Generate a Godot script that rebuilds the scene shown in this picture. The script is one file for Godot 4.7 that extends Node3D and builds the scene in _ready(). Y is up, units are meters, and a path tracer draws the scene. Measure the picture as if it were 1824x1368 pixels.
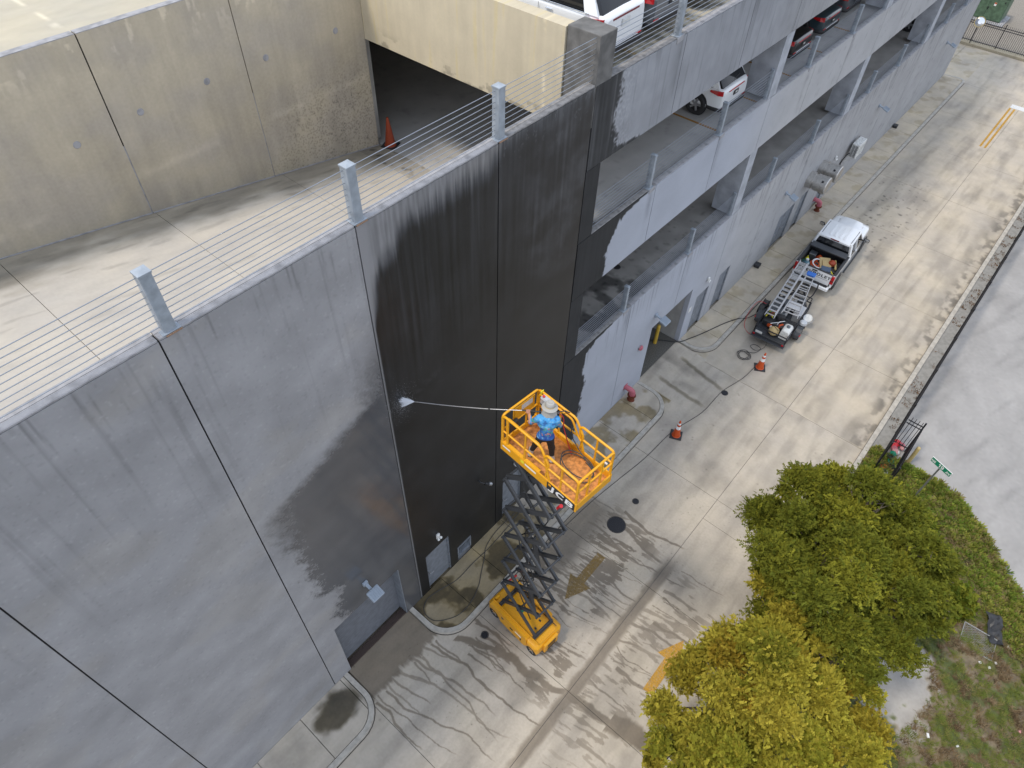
extends Node3D
# A worker on a scissor lift washes the grey side wall of a parking garage; seen from above over the service drive.
# x runs along the garage wall, y up, z out from the wall face (z = 0) across the drive.

var rng := RandomNumberGenerator.new()
var taken := {}
var MT := {}
var NA: PackedByteArray   # coarse noise, 512 x 512, seamless
var NB: PackedByteArray   # fine noise
var NC: PackedByteArray   # very fine noise

const WALL_TOP := 15.2
const ROOF_Y := 15.08
const L2_Y := 10.7
const L1_Y := 5.8
const BACK_Z := -7.9      # retaining wall face behind the ramp

# ------------------------------------------------------------------ scene assembly
func _ready():
	rng.seed = 20417
	set_view()
	make_noise()
	make_materials()
	print("materials ", Time.get_ticks_msec())
	build_ground()
	build_garage()
	print("garage ", Time.get_ticks_msec())
	build_railings()
	build_wall_fittings()
	build_boundary()
	build_far_end()
	print("setting ", Time.get_ticks_msec())
	build_cars()
	build_pickup()
	build_trailer()
	build_lift()
	print("vehicles ", Time.get_ticks_msec())
	build_worker()
	print("worker ", Time.get_ticks_msec())
	build_street_things()
	build_hoses()
	build_trees()
	print("done ", Time.get_ticks_msec())

func set_view():
	var cam := Camera3D.new()
	cam.name = "camera"
	cam.fov = 57.96
	cam.near = 0.1
	cam.far = 400.0
	var yaw := deg_to_rad(50.8305)
	var pitch := deg_to_rad(48.9287)
	var roll := deg_to_rad(-1.98985)
	var f := Vector3(sin(yaw) * cos(pitch), -sin(pitch), -cos(yaw) * cos(pitch))
	var r := Vector3(cos(yaw), 0, sin(yaw))
	var d := -r.cross(f)
	var r2 := cos(roll) * r + sin(roll) * d
	var d2 := -sin(roll) * r + cos(roll) * d
	cam.transform = Transform3D(Basis(r2, -d2, -f), Vector3(0, 22.5, 8.359))
	add_child(cam)
	cam.current = true
	var env := Environment.new()
	env.background_mode = Environment.BG_SKY
	var sky := Sky.new()
	var sm := ProceduralSkyMaterial.new()
	sm.sky_top_color = Color(0.80, 0.85, 0.93)
	sm.sky_horizon_color = Color(0.90, 0.91, 0.93)
	sm.sky_curve = 0.2
	sm.ground_bottom_color = Color(0.42, 0.41, 0.40)
	sm.ground_horizon_color = Color(0.62, 0.62, 0.62)
	sm.sun_angle_max = 40.0
	sky.sky_material = sm
	env.sky = sky
	env.background_energy_multiplier = 1.0
	env.tonemap_mode = Environment.TONE_MAPPER_LINEAR
	env.tonemap_exposure = 1.62
	env.sdfgi_enabled = true
	env.ssao_enabled = true
	env.ssil_enabled = true
	var we := WorldEnvironment.new()
	we.name = "environment"
	we.environment = env
	add_child(we)
	var sun := DirectionalLight3D.new()
	sun.name = "sun"
	sun.light_energy = 0.5
	sun.light_color = Color(1.0, 0.965, 0.91)
	sun.light_angular_distance = 10.0
	sun.shadow_enabled = true
	add_child(sun)
	sun.look_at_from_position(Vector3(-0.50, 1.0, -0.26) * 50.0, Vector3.ZERO, Vector3.UP)

# ------------------------------------------------------------------ naming
func numbered(called: String) -> String:
	var n: int = taken.get(called, 0)
	taken[called] = n + 1
	return called if n == 0 else "%s_%03d" % [called, n]

func thing(called: String, label: String, category: String, at := Vector3.ZERO, turn := 0.0, group := "") -> Node3D:
	var o := Node3D.new()
	o.name = numbered(called)
	add_child(o)
	o.position = at
	o.rotation.y = turn
	o.set_meta("label", label)
	o.set_meta("category", category)
	if group != "":
		o.set_meta("group", group)
	return o

func single(called: String, label: String, category: String, mesh: Mesh, m: Material, at := Vector3.ZERO, turn := 0.0, group := "") -> MeshInstance3D:
	var o := MeshInstance3D.new()
	o.name = numbered(called)
	o.mesh = mesh
	o.material_override = m
	add_child(o)
	o.position = at
	o.rotation.y = turn
	o.set_meta("label", label)
	o.set_meta("category", category)
	if group != "":
		o.set_meta("group", group)
	return o

func structure(called: String, mesh: Mesh = null, m: Material = null) -> Node3D:
	var o: Node3D
	if mesh:
		var mi := MeshInstance3D.new()
		mi.mesh = mesh
		mi.material_override = m
		o = mi
	else:
		o = Node3D.new()
	o.name = numbered(called)
	o.set_meta("kind", "structure")
	add_child(o)
	return o

func part(parent: Node3D, called: String, mesh: Mesh, m: Material, at := Vector3.ZERO, rot := Vector3.ZERO) -> MeshInstance3D:
	var o := MeshInstance3D.new()
	o.name = called
	o.mesh = mesh
	o.material_override = m
	parent.add_child(o, true)
	o.position = at
	o.rotation = rot
	return o

func partx(parent: Node3D, called: String, mesh: Mesh, m: Material, xf: Transform3D) -> MeshInstance3D:
	var o := part(parent, called, mesh, m)
	o.transform = xf
	return o

# ------------------------------------------------------------------ mesh helpers
func st_new() -> SurfaceTool:
	var st := SurfaceTool.new()
	st.begin(Mesh.PRIMITIVE_TRIANGLES)
	return st

# a flat face (convex polygon) turned away from the point `inside`
func face(st: SurfaceTool, pts: Array, inside: Vector3):
	var c := Vector3.ZERO
	for p in pts:
		c += p
	c /= pts.size()
	var n: Vector3 = (pts[2] - pts[0]).cross(pts[1] - pts[0])
	var q := pts
	if n.dot(c - inside) < 0.0:
		q = pts.duplicate()
		q.reverse()
	n = (q[2] - q[0]).cross(q[1] - q[0]).normalized()
	st.set_smooth_group(4294967295)
	for k in range(1, q.size() - 1):
		for v in [q[0], q[k], q[k + 1]]:
			st.set_normal(n)
			st.add_vertex(v)

func tri_n(st: SurfaceTool, a: Vector3, b: Vector3, c: Vector3, na: Vector3, nb: Vector3, nc: Vector3):
	if (c - a).cross(b - a).dot(na + nb + nc) < 0.0:
		var t := b
		b = c
		c = t
		t = nb
		nb = nc
		nc = t
	st.set_normal(na)
	st.add_vertex(a)
	st.set_normal(nb)
	st.add_vertex(b)
	st.set_normal(nc)
	st.add_vertex(c)

func add_box(st: SurfaceTool, lo: Vector3, hi: Vector3):
	var c := (lo + hi) * 0.5
	var v := []
	for i in 8:
		v.append(Vector3(hi.x if i & 1 else lo.x, hi.y if i & 2 else lo.y, hi.z if i & 4 else lo.z))
	for f in [[0, 1, 3, 2], [4, 5, 7, 6], [0, 1, 5, 4], [2, 3, 7, 6], [0, 2, 6, 4], [1, 3, 7, 5]]:
		face(st, [v[f[0]], v[f[1]], v[f[2]], v[f[3]]], c)

# chamfered box centred at c with half extents e
func add_cbox(st: SurfaceTool, c: Vector3, e: Vector3, b: float, basis := Basis.IDENTITY):
	b = min(b, min(e.x, min(e.y, e.z)) * 0.9)
	var P := {}
	for sx in [-1, 1]:
		for sy in [-1, 1]:
			for sz in [-1, 1]:
				var k := Vector3(sx * e.x, sy * e.y, sz * e.z)
				P[[sx, sy, sz, 0]] = c + basis * (k - Vector3(0, sy * b, sz * b))
				P[[sx, sy, sz, 1]] = c + basis * (k - Vector3(sx * b, 0, sz * b))
				P[[sx, sy, sz, 2]] = c + basis * (k - Vector3(sx * b, sy * b, 0))
	for s in [-1, 1]:
		face(st, [P[[s, -1, -1, 0]], P[[s, 1, -1, 0]], P[[s, 1, 1, 0]], P[[s, -1, 1, 0]]], c)
		face(st, [P[[-1, s, -1, 1]], P[[1, s, -1, 1]], P[[1, s, 1, 1]], P[[-1, s, 1, 1]]], c)
		face(st, [P[[-1, -1, s, 2]], P[[1, -1, s, 2]], P[[1, 1, s, 2]], P[[-1, 1, s, 2]]], c)
		for t in [-1, 1]:
			face(st, [P[[-1, s, t, 1]], P[[1, s, t, 1]], P[[1, s, t, 2]], P[[-1, s, t, 2]]], c)
			face(st, [P[[s, -1, t, 0]], P[[s, 1, t, 0]], P[[s, 1, t, 2]], P[[s, -1, t, 2]]], c)
			face(st, [P[[s, t, -1, 0]], P[[s, t, 1, 0]], P[[s, t, 1, 1]], P[[s, t, -1, 1]]], c)
			for u in [-1, 1]:
				face(st, [P[[s, t, u, 0]], P[[s, t, u, 1]], P[[s, t, u, 2]]], c)

func cbox(sx: float, sy: float, sz: float, b := 0.01, c := Vector3.ZERO) -> ArrayMesh:
	var st := st_new()
	add_cbox(st, c, Vector3(sx, sy, sz) * 0.5, b)
	return st.commit()

# a bar of rectangular section from a to b; w across, h in the direction nearest `up`
func add_bar(st: SurfaceTool, a: Vector3, b: Vector3, w: float, h: float, up := Vector3.UP, bev := 0.006):
	var z := (b - a).normalized()
	if absf(z.dot(up)) > 0.98:
		up = Vector3.RIGHT
	var x := up.cross(z).normalized()
	var y := z.cross(x)
	add_cbox(st, (a + b) * 0.5, Vector3(w, h, (b - a).length()) * 0.5, bev, Basis(x, y, z))

func bar(a: Vector3, b: Vector3, w: float, h: float, up := Vector3.UP, bev := 0.006) -> ArrayMesh:
	var st := st_new()
	add_bar(st, a, b, w, h, up, bev)
	return st.commit()

# a round tube along a path; radii may vary
func add_tube(st: SurfaceTool, path: Array, radius, n := 8, caps := true):
	var rings := []
	var nrm := []
	var side := Vector3.ZERO
	for i in path.size():
		var t: Vector3
		if i == 0:
			t = path[1] - path[0]
		elif i == path.size() - 1:
			t = path[i] - path[i - 1]
		else:
			t = (path[i + 1] - path[i]).normalized() + (path[i] - path[i - 1]).normalized()
		t = t.normalized()
		if side == Vector3.ZERO:
			side = t.cross(Vector3.UP if absf(t.y) < 0.9 else Vector3.RIGHT).normalized()
		else:
			side = (side - t * side.dot(t)).normalized()
		var other := t.cross(side)
		var r: float = radius[i] if radius is Array else radius
		var ring := []
		var rn := []
		for k in n:
			var a := TAU * k / n
			var d: Vector3 = side * cos(a) + other * sin(a)
			ring.append(path[i] + d * r)
			rn.append(d)
		rings.append(ring)
		nrm.append(rn)
	for i in path.size() - 1:
		for k in n:
			var j := (k + 1) % n
			tri_n(st, rings[i][k], rings[i + 1][k], rings[i + 1][j], nrm[i][k], nrm[i + 1][k], nrm[i + 1][j])
			tri_n(st, rings[i][k], rings[i + 1][j], rings[i][j], nrm[i][k], nrm[i + 1][j], nrm[i][j])
	if caps:
		face(st, rings[0], path[1])
		face(st, rings[-1], path[-2])

func tube(path: Array, radius, n := 8) -> ArrayMesh:
	var st := st_new()
	add_tube(st, path, radius, n)
	return st.commit()

# rounds the corners of a polyline
func bend(path: Array, r: float, steps := 4, closed := false) -> Array:
	var out := []
	var n := path.size()
	for i in n:
		if not closed and (i == 0 or i == n - 1):
			out.append(path[i])
			continue
		var p: Vector3 = path[i]
		var a: Vector3 = path[(i - 1 + n) % n]
		var b: Vector3 = path[(i + 1) % n]
		var ra: float = min(r, (a - p).length() * 0.45)
		var rb: float = min(r, (b - p).length() * 0.45)
		var s := p + (a - p).normalized() * ra
		var e := p + (b - p).normalized() * rb
		for k in steps + 1:
			var t := float(k) / steps
			out.append(s.lerp(p, t).lerp(p.lerp(e, t), t))
	if closed:
		out.append(out[0])
	return out

# smooth curve through points
func curve(pts: Array, per := 6) -> Array:
	var out := []
	var n := pts.size()
	for i in n - 1:
		var p0: Vector3 = pts[max(i - 1, 0)]
		var p1: Vector3 = pts[i]
		var p2: Vector3 = pts[i + 1]
		var p3: Vector3 = pts[min(i + 2, n - 1)]
		for k in per:
			out.append(p1.cubic_interpolate(p2, p0, p3, float(k) / per))
	out.append(pts[n - 1])
	return out

# turned shape: profile of Vector2(radius, height) about the y axis
func add_lathe(st: SurfaceTool, prof: Array, n := 20, at := Vector3.ZERO, basis := Basis.IDENTITY):
	for i in prof.size() - 1:
		var p: Vector2 = prof[i]
		var q: Vector2 = prof[i + 1]
		var d := q - p
		var nr := Vector2(d.y, -d.x).normalized()
		for k in n:
			var a := TAU * k / n
			var b := TAU * (k + 1) / n
			var va := Vector3(cos(a), 0, sin(a))
			var vb := Vector3(cos(b), 0, sin(b))
			var na := basis * (va * nr.x + Vector3.UP * nr.y)
			var nb := basis * (vb * nr.x + Vector3.UP * nr.y)
			var A := at + basis * (va * p.x + Vector3.UP * p.y)
			var B := at + basis * (vb * p.x + Vector3.UP * p.y)
			var C := at + basis * (vb * q.x + Vector3.UP * q.y)
			var D := at + basis * (va * q.x + Vector3.UP * q.y)
			if p.x > 0.0001:
				tri_n(st, A, B, C, na, nb, nb)
			if q.x > 0.0001:
				tri_n(st, A, C, D, na, nb, na)

func lathe(prof: Array, n := 20) -> ArrayMesh:
	var st := st_new()
	add_lathe(st, prof, n)
	return st.commit()

# prism: polygon in a plane, swept along an axis. map turns (u, v, w) into a point
func add_prism(st: SurfaceTool, poly: PackedVector2Array, w0: float, w1: float, map: Callable, uv = null):
	var idx := Geometry2D.triangulate_polygon(poly)
	var o: Vector3 = map.call(0.0, 0.0, 0.0)
	var axis: Vector3 = (map.call(0.0, 0.0, 1.0) - o).normalized()
	for side in [[w0, -axis], [w1, axis]]:
		var k := 0
		while k < idx.size():
			var a: Vector3 = map.call(poly[idx[k]].x, poly[idx[k]].y, side[0])
			var b: Vector3 = map.call(poly[idx[k + 1]].x, poly[idx[k + 1]].y, side[0])
			var c: Vector3 = map.call(poly[idx[k + 2]].x, poly[idx[k + 2]].y, side[0])
			uv_tri(st, a, b, c, side[1], uv)
			k += 3
	var area := 0.0
	var n := poly.size()
	for i in n:
		area += poly[i].cross(poly[(i + 1) % n])
	for i in n:
		var p := poly[i]
		var q := poly[(i + 1) % n]
		var d := q - p
		var out := Vector2(d.y, -d.x) * signf(area)
		var nr: Vector3 = (map.call(out.x, out.y, 0.0) - o).normalized()
		var a: Vector3 = map.call(p.x, p.y, w0)
		var b: Vector3 = map.call(q.x, q.y, w0)
		var c: Vector3 = map.call(q.x, q.y, w1)
		var e: Vector3 = map.call(p.x, p.y, w1)
		uv_tri(st, a, b, c, nr, uv)
		uv_tri(st, a, c, e, nr, uv)

func uv_tri(st: SurfaceTool, a: Vector3, b: Vector3, c: Vector3, n: Vector3, uv):
	if (c - a).cross(b - a).dot(n) < 0.0:
		var t := b
		b = c
		c = t
	for v in [a, b, c]:
		st.set_normal(n)
		if uv != null:
			st.set_uv(uv.call(v))
		st.add_vertex(v)

func to_xy(u: float, v: float, w: float) -> Vector3:
	return Vector3(u, v, w)
func to_xz(u: float, v: float, w: float) -> Vector3:
	return Vector3(u, w, v)
func to_zy(u: float, v: float, w: float) -> Vector3:
	return Vector3(w, v, u)

func prism_xy(poly: PackedVector2Array, z0: float, z1: float, uv = null) -> ArrayMesh:
	var st := st_new()
	add_prism(st, poly, z0, z1, to_xy, uv)
	return st.commit()

func prism_xz(poly: PackedVector2Array, y0: float, y1: float, uv = null) -> ArrayMesh:
	var st := st_new()
	add_prism(st, poly, y0, y1, to_xz, uv)
	return st.commit()

func rect(x0: float, y0: float, x1: float, y1: float) -> PackedVector2Array:
	return PackedVector2Array([Vector2(x0, y0), Vector2(x1, y0), Vector2(x1, y1), Vector2(x0, y1)])

func block(lo: Vector3, hi: Vector3, uv = null) -> ArrayMesh:
	return prism_xy(rect(lo.x, lo.y, hi.x, hi.y), lo.z, hi.z, uv)

# smooth skin over a row of closed rings with the same number of points
func add_loft(st: SurfaceTool, rings: Array, cap0 := true, cap1 := true, smooth := 0):
	var n: int = rings[0].size()
	var cs := []
	for r in rings:
		var c := Vector3.ZERO
		for p in r:
			c += p
		cs.append(c / n)
	st.set_smooth_group(smooth)
	for i in rings.size() - 1:
		var c: Vector3 = (cs[i] + cs[i + 1]) * 0.5
		for k in n:
			var j := (k + 1) % n
			loft_tri(st, rings[i][k], rings[i + 1][k], rings[i + 1][j], c)
			loft_tri(st, rings[i][k], rings[i + 1][j], rings[i][j], c)
	st.set_smooth_group(4294967295)
	if cap0:
		for k in n:
			loft_tri(st, cs[0], rings[0][k], rings[0][(k + 1) % n], cs[1])
	if cap1:
		for k in n:
			loft_tri(st, cs[-1], rings[-1][k], rings[-1][(k + 1) % n], cs[-2])

func loft_tri(st: SurfaceTool, a: Vector3, b: Vector3, c: Vector3, inside: Vector3):
	if (a - b).length_squared() < 1e-10 or (b - c).length_squared() < 1e-10 or (a - c).length_squared() < 1e-10:
		return
	st.set_normal(Vector3.UP)
	if (c - a).cross(b - a).dot((a + b + c) / 3.0 - inside) < 0.0:
		st.add_vertex(a)
		st.add_vertex(c)
		st.add_vertex(b)
	else:
		st.add_vertex(a)
		st.add_vertex(b)
		st.add_vertex(c)

func loft(rings: Array, cap0 := true, cap1 := true) -> ArrayMesh:
	var st := st_new()
	add_loft(st, rings, cap0, cap1)
	st.generate_normals()
	return st.commit()

# rounded rectangle ring in the plane z = const: bottom y0, top y1, half width w0 at bottom and w1 at top
func ring_z(z: float, y0: float, y1: float, w0: float, w1: float, r0: float, r1: float, per := 3, crown := 0.0) -> Array:
	var out := []
	var corners := [[w0 - r0, y0 + r0, r0, -PI / 2], [w1 - r1, y1 - r1, r1, 0.0], [-w1 + r1, y1 - r1, r1, PI / 2], [-w0 + r0, y0 + r0, r0, PI]]
	for q in corners:
		for k in per + 1:
			var a: float = q[3] + PI / 2 * k / per
			var x: float = q[0] + cos(a) * q[2]
			var y: float = q[1] + sin(a) * q[2]
			if y > (y0 + y1) * 0.5:
				y += crown * (1.0 - pow(absf(x) / maxf(w1, 0.01), 2.0))
			out.append(Vector3(x, y, z))
		if q[3] == 0.0:   # points across the top for the crown
			for k in [0.5, 0.0, -0.5]:
				out.append(Vector3((w1 - r1) * k, y1 + crown * (1.0 - k * k), z))
	return out

func text_mesh(s: String, size: float, depth := 0.006, bold := true) -> TextMesh:
	var t := TextMesh.new()
	var f := SystemFont.new()
	f.font_names = PackedStringArray(["Droid Sans"])
	f.font_weight = 700 if bold else 400
	t.font = f
	t.font_size = 64
	t.pixel_size = size / 46.0
	t.depth = depth
	t.text = s
	return t

# ------------------------------------------------------------------ noise, textures, materials
func noise_bytes(sd: int, freq: float, octaves: int, kind := FastNoiseLite.TYPE_SIMPLEX_SMOOTH) -> PackedByteArray:
	var n := FastNoiseLite.new()
	n.seed = sd
	n.noise_type = kind
	n.frequency = freq
	n.fractal_type = FastNoiseLite.FRACTAL_FBM
	n.fractal_octaves = octaves
	var im := n.get_seamless_image(512, 512)
	im.convert(Image.FORMAT_L8)
	return im.get_data()

func make_noise():
	NA = noise_bytes(11, 0.012, 4)
	NB = noise_bytes(23, 0.06, 4)
	NC = noise_bytes(37, 0.22, 3)

func na(u: float, v: float) -> float:
	return NA[(int(u) & 511) + ((int(v) & 511) << 9)] / 255.0
func nb(u: float, v: float) -> float:
	return NB[(int(u) & 511) + ((int(v) & 511) << 9)] / 255.0
func nbl(u: float, v: float) -> float:
	return bil(NB, u, v)
func bil(t: PackedByteArray, u: float, v: float) -> float:
	var i := floori(u)
	var j := floori(v)
	var fu := u - i
	var fv := v - j
	var i1 := (i + 1) & 511
	i &= 511
	var j1 := ((j + 1) & 511) << 9
	j = (j & 511) << 9
	return ((t[i + j] * (1.0 - fu) + t[i1 + j] * fu) * (1.0 - fv) + (t[i + j1] * (1.0 - fu) + t[i1 + j1] * fu) * fv) / 255.0
func nc(u: float, v: float) -> float:
	return NC[(int(u) & 511) + ((int(v) & 511) << 9)] / 255.0

func sst(a: float, b: float, x: float) -> float:
	var t := clampf((x - a) / (b - a), 0.0, 1.0)
	return t * t * (3.0 - 2.0 * t)

# value at x of a broken line given as [x, y, x, y, ...]
func along(t: Array, x: float) -> float:
	if x <= t[0]:
		return t[1]
	var i := 2
	while i < t.size():
		if x <= t[i]:
			return lerpf(t[i - 1], t[i + 1], (x - t[i - 2]) / (t[i] - t[i - 2]))
		i += 2
	return t[t.size() - 1]

# colour image over the world rectangle u0..u1, v0..v1 (v grows upwards on walls, along +z on ground); fn returns rgb in sRGB, alpha = roughness
func paint(u0: float, v0: float, u1: float, v1: float, per_m: float, fn: Callable, flip: bool, rough := false) -> Array:
	var w := int((u1 - u0) * per_m)
	var h := int((v1 - v0) * per_m)
	var data := PackedByteArray()
	data.resize(w * h * 3)
	var rd := PackedByteArray()
	rd.resize(w * h)
	var k := 0
	for j in h:
		var v := v0 + (j + 0.5) / per_m
		if flip:
			v = v1 - (j + 0.5) / per_m
		for i in w:
			var c: Color = fn.call(u0 + (i + 0.5) / per_m, v)
			data[k * 3] = clampi(int(c.r * 255.0), 0, 255)
			data[k * 3 + 1] = clampi(int(c.g * 255.0), 0, 255)
			data[k * 3 + 2] = clampi(int(c.b * 255.0), 0, 255)
			rd[k] = clampi(int(c.a * 255.0), 0, 255)
			k += 1
	var out := [ImageTexture.create_from_image(Image.create_from_data(w, h, false, Image.FORMAT_RGB8, data))]
	if rough:
		out.append(ImageTexture.create_from_image(Image.create_from_data(w, h, false, Image.FORMAT_L8, rd)))
	return out

func painted(called: String, tex: Array, rough := 0.85, bump := 0.0) -> StandardMaterial3D:
	var m := StandardMaterial3D.new()
	m.albedo_texture = tex[0]
	m.roughness = rough
	if tex.size() > 1:
		m.roughness = 1.0
		m.roughness_texture = tex[1]
		m.roughness_texture_channel = BaseMaterial3D.TEXTURE_CHANNEL_RED
	MT[called] = m
	return m

func gray_tex(src: PackedByteArray, lo: float, hi: float) -> ImageTexture:
	var d := PackedByteArray()
	d.resize(512 * 512)
	for i in 512 * 512:
		d[i] = clampi(int(lerpf(lo, hi, src[i] / 255.0) * 255.0), 0, 255)
	return ImageTexture.create_from_image(Image.create_from_data(512, 512, false, Image.FORMAT_L8, d))

# plain material; mottle multiplies the colour by a noise texture laid on in world units
func plain(called: String, lin: Color, rough := 0.6, metal := 0.0, mottle: Texture2D = null, scale := 0.5) -> StandardMaterial3D:
	var m := StandardMaterial3D.new()
	m.albedo_color = lin.linear_to_srgb()
	m.roughness = rough
	m.metallic = metal
	if mottle:
		m.albedo_texture = mottle
		m.uv1_triplanar = true
		m.uv1_world_triplanar = true
		m.uv1_scale = Vector3.ONE * scale
	MT[called] = m
	return m

func make_materials():
	var soft := gray_tex(NA, 0.74, 1.06)
	var fine := gray_tex(NB, 0.70, 1.06)
	var rust := gray_tex(NB, 0.45, 1.15)
	var faint := gray_tex(NA, 0.86, 1.05)
	var grain := gray_tex(NB, 0.86, 1.04)
	plain("dark_gap", Color(0.02, 0.02, 0.02), 0.95)
	plain("joint_seal", Color(0.045, 0.045, 0.048), 0.8)
	plain("interior", Color(0.39, 0.385, 0.37), 0.9, 0.0, faint, 0.15)
	plain("soffit", Color(0.39, 0.385, 0.37), 0.9, 0.0, faint, 0.15)
	plain("column", Color(0.40, 0.42, 0.46), 0.75, 0.0, faint, 0.25)
	plain("old_concrete", Color(0.17, 0.165, 0.158), 0.9, 0.0, soft, 0.35)
	plain("cap", Color(0.34, 0.335, 0.345), 0.85, 0.0, gray_tex(NA, 0.78, 1.12), 0.45)
	plain("cap_dirty", Color(0.27, 0.26, 0.255), 0.85, 0.0, gray_tex(NA, 0.72, 1.12), 0.6)
	plain("rail_grey", Color(0.34, 0.38, 0.425), 0.5, 0.1, faint, 0.6)
	plain("cable", Color(0.30, 0.33, 0.38), 0.4, 0.6)
	plain("door_grey", Color(0.21, 0.23, 0.26), 0.55, 0.0, faint, 0.5)
	plain("door_wet", Color(0.155, 0.165, 0.185), 0.45, 0.0, faint, 0.5)
	plain("steel", Color(0.55, 0.53, 0.50), 0.35, 0.9, faint, 1.0)
	plain("galv", Color(0.50, 0.51, 0.53), 0.45, 0.8, fine, 2.0)
	plain("aluminium", Color(0.72, 0.71, 0.71), 0.38, 0.55, fine, 2.0)
	plain("white_enamel", Color(0.74, 0.74, 0.71), 0.45, 0.0, soft, 1.0)
	plain("white_plastic", Color(0.70, 0.70, 0.68), 0.45, 0.0, gray_tex(NA, 0.88, 1.04), 1.0)
	plain("lamp_grey", Color(0.30, 0.345, 0.40), 0.5)
	plain("lens", Color(0.45, 0.50, 0.56), 0.2)
	plain("pink", Color(0.60, 0.16, 0.20), 0.55, 0.0, fine, 3.0)
	plain("rust_red", Color(0.28, 0.07, 0.03), 0.7, 0.2, rust, 3.0)
	plain("black_steel", Color(0.018, 0.018, 0.022), 0.45, 0.3)
	plain("black_plastic", Color(0.022, 0.022, 0.024), 0.5)
	plain("black_paint", Color(0.062, 0.066, 0.074), 0.40, 0.1, fine, 2.0)
	plain("rubber", Color(0.025, 0.025, 0.026), 0.75)
	plain("hose", Color(0.05, 0.048, 0.045), 0.7)
	plain("yellow_paint", Color(0.86, 0.40, 0.010), 0.36, 0.0, grain, 1.0)
	plain("yellow_floor", Color(0.66, 0.27, 0.07), 0.6, 0.0, gray_tex(NB, 0.68, 1.15), 0.3)
	plain("yellow_bollard", Color(0.72, 0.47, 0.06), 0.55, 0.0, fine, 1.5)
	plain("cream_bollard", Color(0.62, 0.48, 0.20), 0.6, 0.0, fine, 1.5)
	plain("orange", Color(0.75, 0.10, 0.012), 0.5, 0.0, fine, 3.0)
	plain("old_orange", Color(0.50, 0.075, 0.02), 0.6, 0.0, rust, 3.0)
	plain("reflective_white", Color(0.78, 0.78, 0.78), 0.5)
	plain("red", Color(0.55, 0.02, 0.03), 0.45)
	plain("tail_red", Color(0.42, 0.008, 0.012), 0.12)
	plain("tail_dark", Color(0.14, 0.006, 0.008), 0.12)
	plain("blue", Color(0.02, 0.13, 0.48), 0.5)
	plain("slate_blue", Color(0.055, 0.085, 0.14), 0.55)
	plain("tan", Color(0.62, 0.46, 0.22), 0.75, 0.0, fine, 3.0)
	plain("yellow_strap", Color(0.78, 0.68, 0.04), 0.6)
	plain("green_box", Color(0.10, 0.17, 0.105), 0.5, 0.0, soft, 0.4)
	plain("sign_green", Color(0.005, 0.20, 0.11), 0.4)
	plain("bark", Color(0.20, 0.16, 0.12), 0.9, 0.0, rust, 1.5)
	plain("plate", Color(0.62, 0.62, 0.60), 0.4)
	plain("mesh_grey", Color(0.30, 0.30, 0.29), 0.5, 0.5)
	plain("wood", Color(0.40, 0.30, 0.19), 0.8, 0.0, rust, 2.0)
	for c in [["car_white", Color(0.80, 0.81, 0.82)], ["car_black", Color(0.012, 0.012, 0.014)], ["car_teal", Color(0.030, 0.050, 0.062)], ["car_grey", Color(0.07, 0.078, 0.088)], ["car_silver", Color(0.42, 0.44, 0.47)]]:
		var m := plain(c[0], c[1], 0.32)
		m.clearcoat_enabled = true
		m.clearcoat = 1.0
		m.clearcoat_roughness = 0.05
	plain("car_glass", Color(0.010, 0.011, 0.013), 0.04)
	plain("glass_blue", Color(0.10, 0.20, 0.24), 0.04)
	plain("chrome", Color(0.75, 0.76, 0.78), 0.12, 1.0)
	# markings: worn road paint
	var wd := PackedByteArray()
	wd.resize(512 * 512 * 4)
	for i in 512 * 512:
		var g := clampi(int((0.72 + 0.3 * NB[i] / 255.0) * 255.0), 0, 255)
		wd[i * 4] = g
		wd[i * 4 + 1] = g
		wd[i * 4 + 2] = g
		wd[i * 4 + 3] = 255 if NB[(i * 3 + 7777) & 262143] * 0.45 + NC[i] * 0.35 + NA[(i * 2) & 262143] * 0.2 > 112 else 0
	var worn := ImageTexture.create_from_image(Image.create_from_data(512, 512, false, Image.FORMAT_RGBA8, wd))
	plain("mark_yellow", Color(0.72, 0.38, 0.03), 0.7, 0.0, worn, 0.7)
	plain("mark_wet", Color(0.29, 0.18, 0.04), 0.45, 0.0, worn, 0.55)
	plain("mark_white", Color(0.78, 0.78, 0.77), 0.7, 0.0, fine, 0.6)
	for k in ["mark_yellow", "mark_wet"]:
		MT[k].transparency = BaseMaterial3D.TRANSPARENCY_ALPHA_SCISSOR
		MT[k].alpha_scissor_threshold = 0.5
	plain("stall_line", Color(0.55, 0.27, 0.04), 0.75, 0.0, rust, 0.9)
	plain("stall_line_pale", Color(0.62, 0.44, 0.22), 0.75, 0.0, rust, 0.9)
	plain("pink_pale", Color(0.62, 0.30, 0.30), 0.7)
	leaf_material("leaf")
	plain("leaf_dark", Color(0.07, 0.10, 0.02), 0.6)
	plain("mortar", Color(0.50, 0.31, 0.20), 0.9, 0.0, rust, 2.0)
	plain("kerb", Color(0.46, 0.425, 0.37), 0.88, 0.0, faint, 0.6)
	plain("gutter_dirt", Color(0.085, 0.075, 0.062), 0.95, 0.0, fine, 1.0)
	plain("wet_floor", Color(0.20, 0.19, 0.17), 0.35, 0.0, rust, 0.8)
	plain("threshold", Color(0.085, 0.055, 0.045), 0.8, 0.0, rust, 1.5)
	plain("verge", Color(0.27, 0.26, 0.24), 0.9, 0.0, faint, 0.5)
	plain("sub_base", Color(0.16, 0.15, 0.14), 0.95)
	plain("beam_flat", Color(0.50, 0.44, 0.32), 0.85, 0.0, fine, 0.5)
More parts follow.
